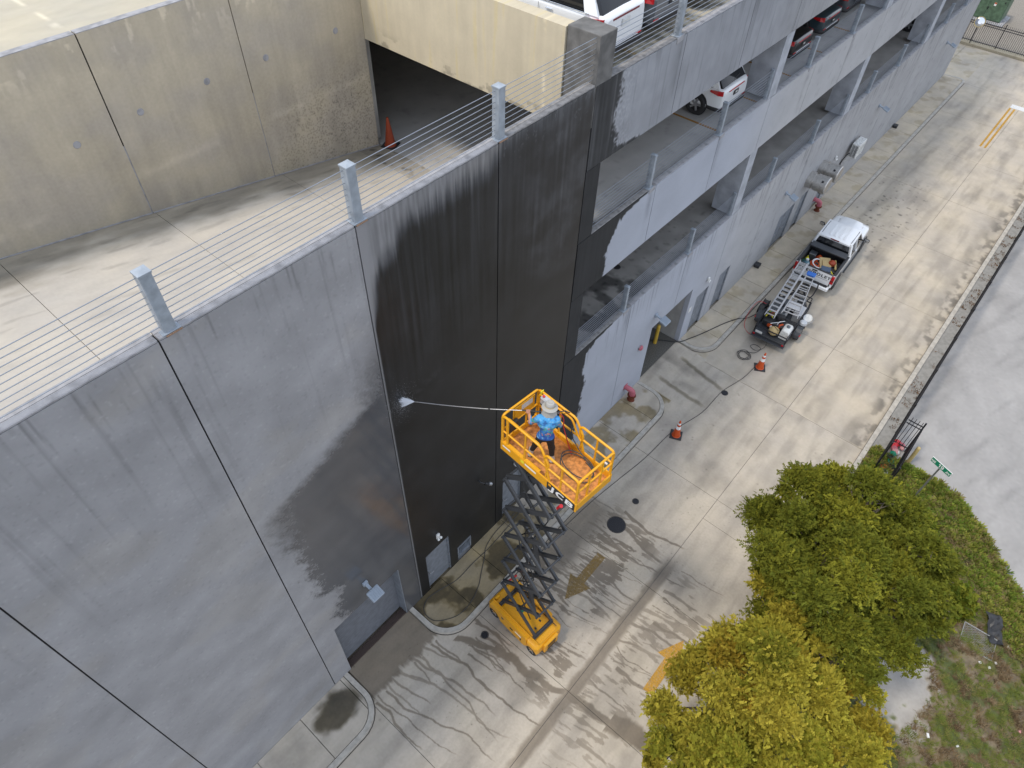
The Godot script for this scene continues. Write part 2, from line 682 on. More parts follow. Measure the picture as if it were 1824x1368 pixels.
	plain("gravel", Color(0.36, 0.32, 0.27), 0.95, 0.0, gray_tex(NC, 0.35, 1.25), 0.35)
	# big surfaces
	make_drips()
	var jobs := {}   # the big painted surfaces
	jobs["wall_near"] = paint(-8.0, 0.0, 12.9, 15.3, 30.0, wall_near, true, true)
	jobs["wall_far"] = paint(12.8, 0.0, 58.6, 15.3, 19.0, wall_far, true, false)
	jobs["retaining"] = paint(-8.0, 10.0, 13.0, 16.4, 32.0, retaining_wall, true, false)
	jobs["beam"] = paint(0.0, 13.8, 8.2, 16.4, 40.0, beam_face, true, false)
	jobs["road_near"] = paint(-6.0, -0.5, 22.0, 9.2, 18.0, road_near, false, true)
	jobs["road_wet"] = paint(2.4, -0.5, 16.1, 9.2, 50.0, road_near, false, true)
	jobs["road_far"] = paint(22.0, -3.0, 67.0, 15.0, 13.0, road_far, false, false)
	jobs["ramp"] = paint(-8.0, -8.0, 16.0, 0.0, 30.0, ramp_floor, false, false)
	jobs["deck2"] = paint(12.8, -12.0, 58.5, 0.0, 11.0, deck_floor, false, false)
	jobs["deck1"] = paint(12.8, -12.0, 58.5, 0.0, 11.0, deck_lower, false, false)
	jobs["roof"] = paint(-8.0, -24.0, 40.0, 0.0, 10.0, roof_floor, false, false)
	jobs["street"] = paint(18.0, 9.0, 68.0, 34.0, 9.0, street_floor, false, false)
	jobs["lot"] = paint(-4.0, 8.9, 24.0, 26.0, 20.0, lot_floor, false, false)
	for k in jobs:
		painted(k, jobs[k])
	MT.wall_near.metallic_specular = 0.5

func wall_uv_near(v: Vector3) -> Vector2:
	return Vector2((v.x + 8.0) / 20.9, (15.3 - v.y) / 15.3)
func wall_uv_far(v: Vector3) -> Vector2:
	return Vector2((v.x - 12.8) / 45.8, (15.3 - v.y) / 15.3)
func retaining_uv(v: Vector3) -> Vector2:
	return Vector2((v.x + 8.0) / 21.0, (16.4 - v.y) / 6.4)
func beam_uv(v: Vector3) -> Vector2:
	return Vector2(-v.z / 8.2, (16.4 - v.y) / 2.6)
func road_uv_near(v: Vector3) -> Vector2:
	return Vector2((v.x + 6.0) / 28.0, (v.z + 0.5) / 9.7)
func road_uv_wet(v: Vector3) -> Vector2:
	return Vector2((v.x - 2.4) / 13.7, (v.z + 0.5) / 9.7)
func road_uv_far(v: Vector3) -> Vector2:
	return Vector2((v.x - 22.0) / 45.0, (v.z + 3.0) / 18.0)
func ramp_uv(v: Vector3) -> Vector2:
	return Vector2((v.x + 8.0) / 24.0, (v.z + 8.0) / 8.0)
func deck_uv(v: Vector3) -> Vector2:
	return Vector2((v.x - 12.8) / 45.7, (v.z + 12.0) / 12.0)
func roof_uv(v: Vector3) -> Vector2:
	return Vector2((v.x + 8.0) / 48.0, (v.z + 24.0) / 24.0)
func street_uv(v: Vector3) -> Vector2:
	return Vector2((v.x - 18.0) / 50.0, (v.z - 9.0) / 25.0)
func lot_uv(v: Vector3) -> Vector2:
	return Vector2((v.x + 4.0) / 28.0, (v.z - 8.9) / 17.1)

# painted wall by the lift: dry grey paint, dirty and wet where it is being washed
const MID_EDGE := [3.2, 3.25, 4.0, 2.9, 5.0, 3.3, 5.5, 2.7, 6.0, 2.75, 7.4, 2.65, 8.5, 2.55, 9.6, 2.5, 9.85, 2.9, 10.2, 4.0, 10.6, 4.7, 10.8, 5.4, 11.7, 5.35, 12.1, 5.55, 13.0, 5.75, 15.3, 5.95]
const DARK_TOP := [5.8, 13.5, 5.95, 13.9, 6.05, 14.05, 6.25, 14.3, 6.6, 14.42, 6.85, 14.84, 9.3, 14.92, 9.55, 15.1, 9.7, 15.4]
func wall_near(x: float, y: float) -> Color:
	var big := na(x * 38.0 + y * 21.0, y * 52.0 - x * 18.0) - 0.5
	var mid := nb(x * 26.0, y * 26.0) - 0.5
	var fine := nc(x * 60.0, y * 60.0) - 0.5
	var streak := nbl(x * 190.0, y * 6.0) - 0.5
	var wisp := nb(x * 50.0 + y * 45.0, y * 22.0 - x * 22.0) - 0.5
	var v := 0.59 + 0.085 * big + 0.02 * mid + 0.018 * fine
	v -= 0.10 * sst(0.62, 0.8, nbl(x * 120.0, y * 5.0)) * sst(13.6, 15.2, y)
	v += 0.035 * sst(0.74, 0.82, nc(x * 37.0 + 50.0, y * 37.0)) - 0.03 * sst(0.26, 0.18, nc(x * 37.0, y * 37.0))
	v -= 0.05 * sst(0.60, 0.78, nbl(x * 70.0 + 20.0, y * 1.8)) * sst(9.0, 14.5, y)
	var warm := 0.5 * sst(0.55, 0.75, na(x * 20.0 + 300.0, y * 30.0))
	var rough := 0.72
	if x > 2.15 and x < 5.82:
		var e := x - along(MID_EDGE, y) + wisp * 0.5 + fine * 0.5 + mid * 0.22
		var soft_e := 0.14 + 0.42 * sst(7.0, 10.0, y)
		var k := sst(-soft_e, soft_e + 0.12, e) * (1.0 - sst(11.0, 13.4, y + wisp))
		v = lerpf(v, 0.345 + 0.05 * big + 0.03 * (na(x * 20.0 + 77.0, y * 60.0) - 0.5), k)
		rough = lerpf(rough, 0.14 + 0.06 * mid, k)
		warm *= 1.0 - k
	elif x >= 5.82:
		var top := along(DARK_TOP, x) + 0.42 * streak + 0.2 * mid
		var k := sst(-0.25, 0.55, top - y) * sst(0.0, 0.03 + 0.25 * sst(12.6, 13.6, y), x - 5.885)
		var hi := 0.50 + 0.20 * (nbl(x * 160.0, y * 8.0) - 0.5) + 0.06 * mid
		v = lerpf(0.45 + 0.1 * sst(12.0, 14.0, y), hi, sst(5.9, 6.4, x))
		var lo := 0.125 + 0.12 * (nbl(x * 85.0, y * 2.6) - 0.5) * sst(9.5, 12.0, y) + 0.05 * big + 0.02 * mid + 0.012 * fine
		lo += 0.05 * sst(0.55, 0.72, nbl(x * 55.0 + 60.0, y * 2.0)) * sst(10.5, 13.0, y)
		lo += 0.075 * sst(0.0, 0.30, wisp + 0.12) * exp(-pow((y - 9.95 - 0.25 * wisp) / 0.28, 2.0)) * sst(9.6, 6.3, x)
		if x > 9.6:
			lo += 0.085 * sst(-0.25, 0.35, 0.3 * wisp + big) * sst(9.8, 11.6, x) * sst(9.0, 12.0, y)
			lo += 0.16 * sst(0.60, 0.68, nb(x * 70.0 + 90.0, y * 40.0)) * sst(14.2, 15.2, y) * sst(0.5, 0.6, nc(x * 80.0, y * 80.0))
		v = lerpf(v, lo, k)
		rough = lerpf(rough, 0.42, k)
		warm *= 1.0 - k
	var cool := sst(0.46, 0.2, v)
	return Color(v * (0.992 + 0.02 * warm - 0.03 * cool), v * (0.988 + 0.004 * warm), v * (1.0 - 0.03 * warm + 0.05 * cool), rough)

const L2_EDGE := [8.7, 14.4, 9.9, 14.46, 10.33, 14.8, 10.6, 15.0, 10.72, 15.6, 10.84, 16.6]
const L1_EDGE := [0.0, 14.05, 1.2, 14.08, 2.5, 14.2, 4.0, 14.33, 4.7, 14.03, 5.5, 14.2, 5.8, 14.57, 5.95, 16.2]
const TOP_EDGE := [13.0, 15.4, 13.12, 15.0, 13.2, 14.15, 13.8, 13.78, 14.3, 13.87, 15.2, 13.95]
func wall_far(x: float, y: float) -> Color:
	var big := na(x * 30.0, y * 40.0) - 0.5
	var mid := nb(x * 30.0, y * 24.0) - 0.5
	var fine := nc(x * 55.0, y * 55.0) - 0.5
	var streak := nbl(x * 120.0, y * 4.0) - 0.5
	var v := 0.67 + 0.05 * big + 0.02 * fine
	var blue := sst(27.0, 21.0, x)
	var edge: float
	if y > 13.0:
		edge = along(TOP_EDGE, y)
		v = 0.575 + 0.07 * big + 0.05 * mid - 0.06 * sst(0.05, 0.3, streak) + 0.06 * sst(24.0, 34.0, x)
		blue *= 0.5
	elif y > 7.0:
		edge = along(L2_EDGE, y)
	else:
		edge = along(L1_EDGE, y)
		v -= 0.10 * sst(0.05, 0.25, streak) * sst(3.8, 5.8, y)
		v -= 0.03 * sst(24.0, 30.0, x)
	v -= 0.03 * sst(26.0, 40.0, x) + 0.05 * sst(0.1, 0.3, mid) * sst(22.0, 30.0, x)
	for px in [16.55, 20.75, 27.5, 31.8, 38.4, 42.6, 50.4]:
		var lv: float = 15.2 if y > 12.0 else (10.8 if y > 7.0 else 5.95)
		var dx := absf(x - px - 0.02 * mid)
		if dx < 0.22:
			v -= 0.14 * (1.0 - dx / 0.22) * sst(lv - 2.2, lv - 0.1, y) * (0.6 + mid)
	if x < 13.55 and ((y > 10.8 and y < 13.05) or (y > 5.9 and y < 8.72)):
		v = 0.175 + 0.04 * mid + 0.03 * streak
		blue = 0.2
	else:
		var e := x - edge + (mid * 0.35 + streak * 0.22 + fine * 0.10) * (1.0 if y > 7.0 else 0.8)
		var k := 1.0 - sst(-0.03, 0.05, e)
		if y > 13.0:
			k = 1.0 - sst(-0.05, 0.10, e + fine * 0.25)
			v += 0.07 * sst(0.9, 0.0, absf(e - 0.25)) * sst(-0.1, 0.25, fine)
		var lo := 0.17 + 0.04 * big + 0.05 * streak
		if y > 13.0:
			lo = 0.22 + 0.14 * streak + 0.05 * mid
			lo += 0.12 * sst(0.10, 0.22, nbl(x * 85.0 + 40.0, y * 3.0) - 0.5)
		v = lerpf(v, lo, k)
		blue = lerpf(blue, 0.2, k)
	return Color(v * (1.0 - 0.03 * blue), v * (1.0 - 0.005 * blue), v * (1.008 + 0.045 * blue), 0.75)

func retaining_wall(x: float, y: float) -> Color:
	var big := na(x * 34.0, y * 46.0) - 0.5
	var mid := nb(x * 22.0, y * 22.0) - 0.5
	var fine := nc(x * 50.0, y * 50.0) - 0.5
	var streak := nbl(x * 90.0, y * 3.5) - 0.5
	var v := 0.695 + 0.07 * big + 0.035 * mid + 0.045 * fine + 0.04 * streak
	v -= 0.04 * sst(0.42, 0.66, na(x * 40.0 + 200.0, y * 14.0)) * sst(15.4, 13.4, y)
	v += 0.09 * sst(0.62, 0.72, nb(x * 40.0, y * 16.0)) * sst(15.2, 16.2, y)
	# pale pour lines
	v += 0.05 * exp(-pow((y - 13.0 - 0.10 * mid) / 0.10, 2.0)) * sst(0.4, 0.6, na(x * 30.0, 80.0))
	# black spots and map cracks near the opening
	var sp := sst(0.60, 0.70, nc(x * 70.0 + 9.0, y * 70.0)) * sst(8.0, 11.0, x + 2.0 * big) * sst(14.4, 12.0, y)
	v -= 0.13 * sp
	var cr := absf(nb(x * 34.0 + 50.0, y * 34.0) - 0.5)
	v -= 0.14 * sst(0.018, 0.004, cr) * sst(9.0, 11.0, x) * sst(14.0, 12.5, y)
	var warm := sst(-0.3, 0.3, big + 0.06 * (y - 13.0))
	return Color(v * 1.01, v * (0.955 - 0.006 * warm), v * (0.87 - 0.035 * warm), 0.9)

func beam_face(u: float, y: float) -> Color:
	var big := na(u * 40.0, y * 30.0) - 0.5
	var mid := nb(u * 25.0, y * 25.0) - 0.5
	var streak := nbl(u * 60.0, y * 3.0) - 0.5
	var v := 0.755 + 0.05 * big + 0.04 * mid + 0.05 * streak + 0.02 * (nc(u * 50.0, y * 50.0) - 0.5)
	v -= 0.16 * sst(0.57, 0.66, nb(u * 15.0 + 70.0, y * 22.0)) * sst(14.6, 14.0, y)
	v += 0.10 * exp(-pow((u - 1.45 - 0.05 * (y - 15.0)) / 0.045, 2.0)) * sst(0.35, 0.5, nbl(u * 10.0, y * 20.0))
	var warm := sst(0.1, 0.28, streak)
	return Color(v * 1.0, v * (0.94 - 0.01 * warm), v * (0.815 - 0.06 * warm), 0.85)

# wet runs on the drive: [x, z, length, width, strength, wobble seed]
var drips := []
func make_drips():
	var r := RandomNumberGenerator.new()
	r.seed = 5
	for i in 13:   # from the wet apron of the roll-up door
		drips.append([lerpf(2.6, 5.3, (i + r.randf()) / 13.0), r.randf_range(0.9, 1.4), r.randf_range(0.7, 4.4) * (0.6 + 0.6 * r.randf()), r.randf_range(0.018, 0.045), r.randf_range(0.6, 1.0), r.randf() * 500.0, r.randf_range(-0.04, 0.24)])
	for i in 9:
		drips.append([r.randf_range(5.3, 6.7), r.randf_range(1.6, 2.6), r.randf_range(0.6, 2.4), r.randf_range(0.02, 0.05), 0.9, r.randf() * 500.0, r.randf_range(-0.05, 0.2)])
	for i in 46:   # below the lift and the manhole
		drips.append([r.randf_range(8.0, 13.3), r.randf_range(1.7, 3.6), 0.3 + 3.4 * pow(r.randf(), 1.8), 0.012 + 0.06 * pow(r.randf(), 2.5), r.randf_range(0.6, 1.0), r.randf() * 500.0, r.randf_range(-0.04, 0.16)])
	for i in 26:   # across the centre joint
		drips.append([r.randf_range(4.6, 13.6), r.randf_range(5.5, 6.6), 0.3 + 2.6 * pow(r.randf(), 1.8), 0.012 + 0.06 * pow(r.randf(), 2.5), r.randf_range(0.5, 1.0), r.randf() * 500.0, r.randf_range(-0.05, 0.18)])
	drips.append([5.62, 1.75, 1.3, 0.13, 1.0, 33.0, 0.45])
	drips.append([6.25, 2.9, 2.9, 0.16, 1.0, 71.0, 0.15])
	drips.append([6.70, 5.5, 3.2, 0.15, 1.0, 12.0, 0.03])
	drips.append([13.17, 3.2, 2.6, 0.07, 1.0, 90.0, 0.06])
	drips.append([12.5, 3.6, 1.9, 0.08, 1.0, 190.0, -0.05])
	drips.append([6.9, 7.0, 1.7, 0.35, 1.0, 55.0, 0.05])
	drip_mask.resize(DW * DH)
	for d in drips:
		for j in range(maxi(0, int((d[1] + 0.5) * 50.0)), mini(DH, int((d[1] + d[2] + 0.5) * 50.0))):
			var z: float = (j + 0.5) / 50.0 - 0.5
			var t: float = z - d[1]
			var cx: float = d[0] + d[6] * t + 0.55 * (bil(NA, d[5], z * 24.0) - 0.5) + 0.05 * (nbl(d[5], z * 22.0) - 0.5) + 0.02 * (nbl(d[5] + 31.0, z * 80.0) - 0.5)
			var w: float = d[3] * (1.0 - 0.55 * t / d[2]) * (0.7 + 0.8 * nb(d[5] + 99.0, z * 50.0))
			for i in range(maxi(0, int((cx - w * 1.4 - 2.4) * 50.0)), mini(DW, int((cx + w * 1.4 - 2.4) * 50.0) + 1)):
				var a := absf((i + 0.5) / 50.0 + 2.4 - cx)
				var k: float = d[4] * sst(w * 1.3, w * 0.75, a) * sst(1.0, 0.85, t / d[2])
				drip_mask[i + j * DW] = maxi(drip_mask[i + j * DW], int(k * 255.0))

const DW := 685
const DH := 485
var drip_mask := PackedByteArray()
func road_near(x: float, z: float) -> Color:
	var big := na(x * 36.0, z * 36.0) - 0.5
	var mid := nb(x * 24.0, z * 24.0) - 0.5
	var fine := nc(x * 44.0, z * 44.0) - 0.5
	var v := 0.70 + 0.07 * big + 0.05 * mid + 0.05 * fine
	v -= 0.06 * sst(0.52, 0.85, na(x * 22.0 + 260.0, z * 30.0 + 90.0))
	v += 0.035 * sst(0.1, -0.2, big) * sst(12.0, 4.0, x)
	var warm := 0.4 + 0.6 * big
	# tyre polish along the lanes
	if z > 1.9:
		var ty := nbl(x * 3.0, z * 12.0)
		for tz in [2.75, 4.45, 6.55, 8.1]:
			v -= 0.05 * sst(0.5, 0.1, absf(z - tz + 0.2 * (ty - 0.5))) * sst(0.25, 0.65, ty)
	v -= 0.035 * sst(0.45, 0.7, nbl(x * 5.0, z * 30.0))
	var speck := sst(0.80, 0.84, nc(x * 31.0 + 120.0, z * 31.0))
	v -= 0.14 * speck * sst(0.5, 0.7, nbl(x * 7.0, z * 7.0))
	# dirt on the sidewalk by the wall
	if z < 1.6 and x > 5.3 and x < 19.0 and (z < 0.78 or x > 6.28 or Vector2(x - 6.28, z - 0.78).length() < 0.83):
		var dirt := sst(0.42, 0.62, na(x * 48.0 + 30.0, z * 48.0 + 17.0) + 0.25 * mid)
		v -= 0.24 * dirt * (1.0 if x > 5.2 and x < 10.5 else 0.65) * sst(22.0, 18.5, x)
		v -= 0.13 * sst(11.5, 9.5, x)
		warm += 0.9 * sst(11.5, 9.5, x)
		warm += 0.9 * dirt
	if z < 1.45 and x < 2.75:
		var blot := sst(0.95, 0.55, Vector2((x - 1.65) / 0.95, (z - 0.62) / 0.62).length() + mid * 0.5 + big * 0.4)
		v -= 0.36 * blot
		warm += 0.9 * blot
	var wet := 0.0
	var brown := clampf((warm - 0.65) * 1.1, 0.0, 1.3)
	# apron in front of the roll-up door
	if x > 2.2 and x < 5.6 and z < 2.2:
		wet = sst(0.10, -0.06, z - 1.18 - 0.35 * (nb(x * 70.0, 40.0) - 0.5) - 0.2 * mid)
		wet *= sst(2.35, 2.6, x + 0.12 * mid) * sst(5.6, 5.25, x + 0.2 * mid)
	# film that spreads round the centre joint and under the lift
	if x < 14.0 and z > 1.5:
		var wx := x - 0.07 * z + 0.30 * bil(NA, x * 40.0, z * 30.0)
		var f := 0.62 * nbl(wx * 92.0, z * 6.0) + 0.38 * nbl(wx * 40.0 + 9.0, z * 26.0) + 0.5 * (bil(NA, x * 46.0 + 50.0, z * 46.0) - 0.5) + 0.10 * fine
		var env := sst(7.0, 9.0, x) * sst(13.6, 12.6, x) * sst(1.6, 2.1, z) * sst(5.6, 4.4, z)
		env = maxf(env, 0.9 * sst(5.3, 6.4, x) * sst(9.6, 8.2, x) * sst(2.2, 3.2, z) * sst(5.6, 5.0, z))
		env = maxf(env, 0.6 * sst(4.0, 6.5, x) * sst(13.4, 11.6, x) * sst(5.5, 5.7, z) * sst(8.6, 7.4, z))
		wet = maxf(wet, env * sst(0.68 - 0.17 * env, 0.72 - 0.17 * env, f))
		wet = maxf(wet, sst(0.28, 0.12, absf(z - 5.62 - 0.10 * mid)) * sst(3.4, 4.4, x) * sst(13.0, 12.0, x) * 0.9)
		wet = maxf(wet, 0.8 * sst(13.2, 12.6, x) * sst(9.2, 10.2, x) * sst(3.3, 2.5, z + 0.5 * big) * sst(1.75, 1.85, z))
	if x > 2.4 and x < 16.1:
		wet = maxf(wet, drip_mask[clampi(int((x - 2.4) * 50.0), 0, DW - 1) + clampi(int((z + 0.5) * 50.0), 0, DH - 1) * DW] / 255.0)
	# rusty runs in front of the service opening
	if x > 19.0:
		for q in [[21.45, 0.5, 3.1, -0.19], [19.75, 0.4, 2.9, -0.05]]:
			var a := absf(x - q[0] - q[3] * (z - 0.5) - 0.12 * (nb(z * 40.0, 60.0) - 0.5))
			var k := sst(0.13, 0.05, a) * sst(q[1], q[1] + 0.3, z) * sst(q[2], q[2] - 0.4, z)
			v -= 0.17 * k
			warm += 1.2 * k
		v -= 0.13 * sst(1.1, 0.3, absf(x - 20.6)) * sst(3.0, 1.2, z) * sst(0.3, 0.7, nbl(x * 16.0, z * 7.0))
	var c := Color(v * 1.0, v * (0.950 - 0.012 * warm), v * (0.885 - 0.05 * warm), 0.85)
	c.g *= 1.0 - 0.045 * brown
	c.b *= 1.0 - 0.17 * brown
	return Color(lerpf(c.r, c.r * 0.705 - 0.01, wet), lerpf(c.g, c.g * 0.68 - 0.01, wet), lerpf(c.b, c.b * 0.645 - 0.01, wet), lerpf(0.85, 0.42, wet))

func road_far(x: float, z: float) -> Color:
	var big := na(x * 26.0, z * 30.0) - 0.5
	var mid := nb(x * 20.0, z * 20.0) - 0.5
	var fine := nc(x * 40.0, z * 40.0) - 0.5
	var v := 0.70 + 0.08 * big + 0.06 * mid + 0.04 * fine
	v -= 0.06 * sst(0.45, 0.78, nbl(x * 4.0, z * 26.0)) * sst(1.5, 2.2, z)
	v -= 0.035 * sst(0.5, 0.85, na(x * 20.0 + 100.0, z * 34.0))
	if z > 1.9 and x < 59.0:
		var ty := nbl(x * 3.0, z * 12.0)
		for tz in [2.75, 4.45, 6.55, 8.1]:
			v -= 0.06 * sst(0.55, 0.1, absf(z - tz + 0.2 * (ty - 0.5))) * sst(0.25, 0.65, ty)
	# grime against the outer kerb
	v -= 0.20 * sst(0.9, 0.1, 8.8 - z) * sst(0.42, 0.62, nb(x * 17.0, z * 26.0)) if z < 8.85 else 0.0
	var k := sst(0.70, 0.76, nb(x * 44.0 + 11.0, z * 44.0)) * sst(33.0, 36.0, x) * sst(44.0, 41.0, x) * sst(1.6, 2.0, z) * sst(5.2, 4.2, z)
	v -= 0.22 * k
	var warm := 0.6 + 1.2 * big + (0.5 if z < 1.5 else 0.0)
	if z < 1.5:
		v += 0.02
		warm += 0.9 * sst(0.56, 0.75, na(x * 50.0, z * 50.0))
		v -= 0.06 * sst(0.56, 0.75, na(x * 50.0, z * 50.0))
	return Color(v, v * (0.948 - 0.012 * warm), v * (0.88 - 0.045 * warm), 0.85)

func ramp_floor(x: float, z: float) -> Color:
	var big := na(x * 30.0, z * 40.0) - 0.5
	var mid := nbl(x * 12.0, z * 34.0) - 0.5
	var fine := nc(x * 44.0, z * 44.0) - 0.5
	var v := 0.725 + 0.06 * big + 0.05 * mid + 0.03 * fine
	var d := z + 7.9
	var dirt := sst(1.45, 0.2, d + 0.9 * big + 0.8 * mid)
	v -= 0.16 * dirt * (0.7 + 0.6 * nbl(x * 9.0, z * 60.0))
	var dirt2 := sst(0.60, 0.76, nbl(x * 8.0, z * 44.0 + 30.0)) * sst(4.6, 2.0, d)
	v -= 0.07 * dirt2
	v -= 0.05 * sst(0.55, 0.72, nbl(x * 6.0, z * 30.0)) * sst(-3.8, -2.6, z) * sst(-1.2, -2.6, z)
	if x > 12.0:
		v -= 0.16 * sst(0.64, 0.70, nb(x * 34.0, z * 34.0)) * sst(-5.2, -6.4, z)
		v -= 0.06
	var warm := 0.5 + big + 1.6 * dirt
	return Color(v, v * (0.968 - 0.012 * warm), v * (0.925 - 0.04 * warm), 0.85)

func deck_floor(x: float, z: float) -> Color:
	var big := na(x * 30.0, z * 30.0) - 0.5
	var mid := nb(x * 18.0, z * 22.0) - 0.5
	var v := 0.66 + 0.08 * big + 0.05 * mid
	v -= 0.34 * sst(0.20, 0.10, Vector2((x - 13.85), (z + 1.35) * 1.3).length() + mid * 0.25)
	v -= 0.34 * sst(0.22, 0.10, Vector2((x - 14.0), (z + 0.35) * 1.3).length() + mid * 0.25)
	v -= 0.25 * sst(0.05, 0.02, absf(z + 2.2 + 0.25 * mid)) * sst(0.3, 0.1, absf(x - 16.2))
	v -= 0.05 * sst(0.66, 0.75, nb(x * 30.0, z * 30.0))
	return Color(v, v * 0.985, v * 0.965, 0.85)

func deck_lower(x: float, z: float) -> Color:
	var big := na(x * 30.0, z * 30.0) - 0.5
	var mid := nb(x * 18.0, z * 22.0) - 0.5
	var v := 0.56 + 0.12 * big + 0.08 * mid
	if x < 24.0:
		var d := sst(0.44, 0.60, na(x * 55.0 + 60.0, z * 40.0) + 0.3 * mid)
		v -= 0.26 * d * sst(12.9, 14.5, x) * sst(19.5, 17.5, x)
		v -= 0.10 * sst(0.68, 0.74, nb(x * 42.0, z * 42.0))
	return Color(v, v * 0.975, v * 0.94, 0.85)

func roof_floor(x: float, z: float) -> Color:
	var big := na(x * 26.0, z * 30.0) - 0.5
	var mid := nbl(x * 9.0, z * 30.0) - 0.5
	var v := 0.70 + 0.05 * big + 0.06 * mid + 0.02 * (nc(x * 30.0, z * 30.0) - 0.5)
	v += 0.12 * sst(0.10, 0.03, absf(x - 6.45 - 0.1 * mid + 0.02 * (z + 13.0))) * sst(-11.6, -12.0, z) * sst(0.2, 0.5, nb(x * 20.0, z * 20.0))
	if z > -3.0 and x > 12.0:
		v -= 0.26 * sst(0.38, 0.62, nb(x * 22.0, z * 30.0) + 0.3 * big) * sst(-1.9, -0.9, z)
	var warm := 0.7 + big
	return Color(v, v * (0.965 - 0.015 * warm), v * (0.885 - 0.05 * warm), 0.85)

func street_floor(x: float, z: float) -> Color:
	var big := na(x * 22.0 + z * 9.0, z * 22.0) - 0.5
	var mid := nbl(x * 9.0 + z * 5.0, z * 10.0) - 0.5
	var fine := nc(x * 40.0, z * 40.0) - 0.5
	var v := 0.59 + 0.06 * big + 0.05 * mid + 0.05 * fine
	v -= 0.05 * sst(0.52, 0.8, nbl((x + 0.3 * z) * 2.5, (z - 0.3 * x) * 17.0))
	return Color(v, v * 0.98, v * 0.96, 0.88)

func lot_floor(x: float, z: float) -> Color:
	var big := na(x * 44.0, z * 44.0) - 0.5
	var mid := nb(x * 26.0, z * 26.0) - 0.5
	var fine := nc(x * 60.0, z * 60.0) - 0.5
	var slab := sst(0.30, 0.20, Vector2((x - 13.7) / 6.0, (z - 13.2) / 3.2).length() + 0.35 * big + 0.25 * mid)
	var soil := Color(0.47 + 0.2 * mid + 0.14 * fine, 0.42 + 0.18 * mid + 0.13 * fine, 0.34 + 0.14 * mid + 0.1 * fine)
	var green := Color(0.30 + 0.1 * fine, 0.33 + 0.12 * fine, 0.17 + 0.05 * fine)
	var c := soil.lerp(green, sst(-0.1, 0.15, big + 0.5 * mid))
	var s := 0.63 + 0.10 * mid + 0.05 * fine
	c = c.lerp(Color(s, s * 0.965, s * 0.92), slab)
	return Color(c.r, c.g, c.b, 0.9)

# ------------------------------------------------------------------ ground, drive, sidewalk
func arc2(c: Vector2, r: float, a0: float, a1: float, n := 8) -> Array:
	var out := []
	for i in n + 1:
		var a := lerpf(a0, a1, float(i) / n)
		out.append(c + Vector2(cos(a), sin(a)) * r)
	return out

func inset(poly: PackedVector2Array, d: float) -> PackedVector2Array:
	var r := Geometry2D.offset_polygon(poly, -d, Geometry2D.JOIN_MITER)
	return r[0] if r.size() > 0 else poly

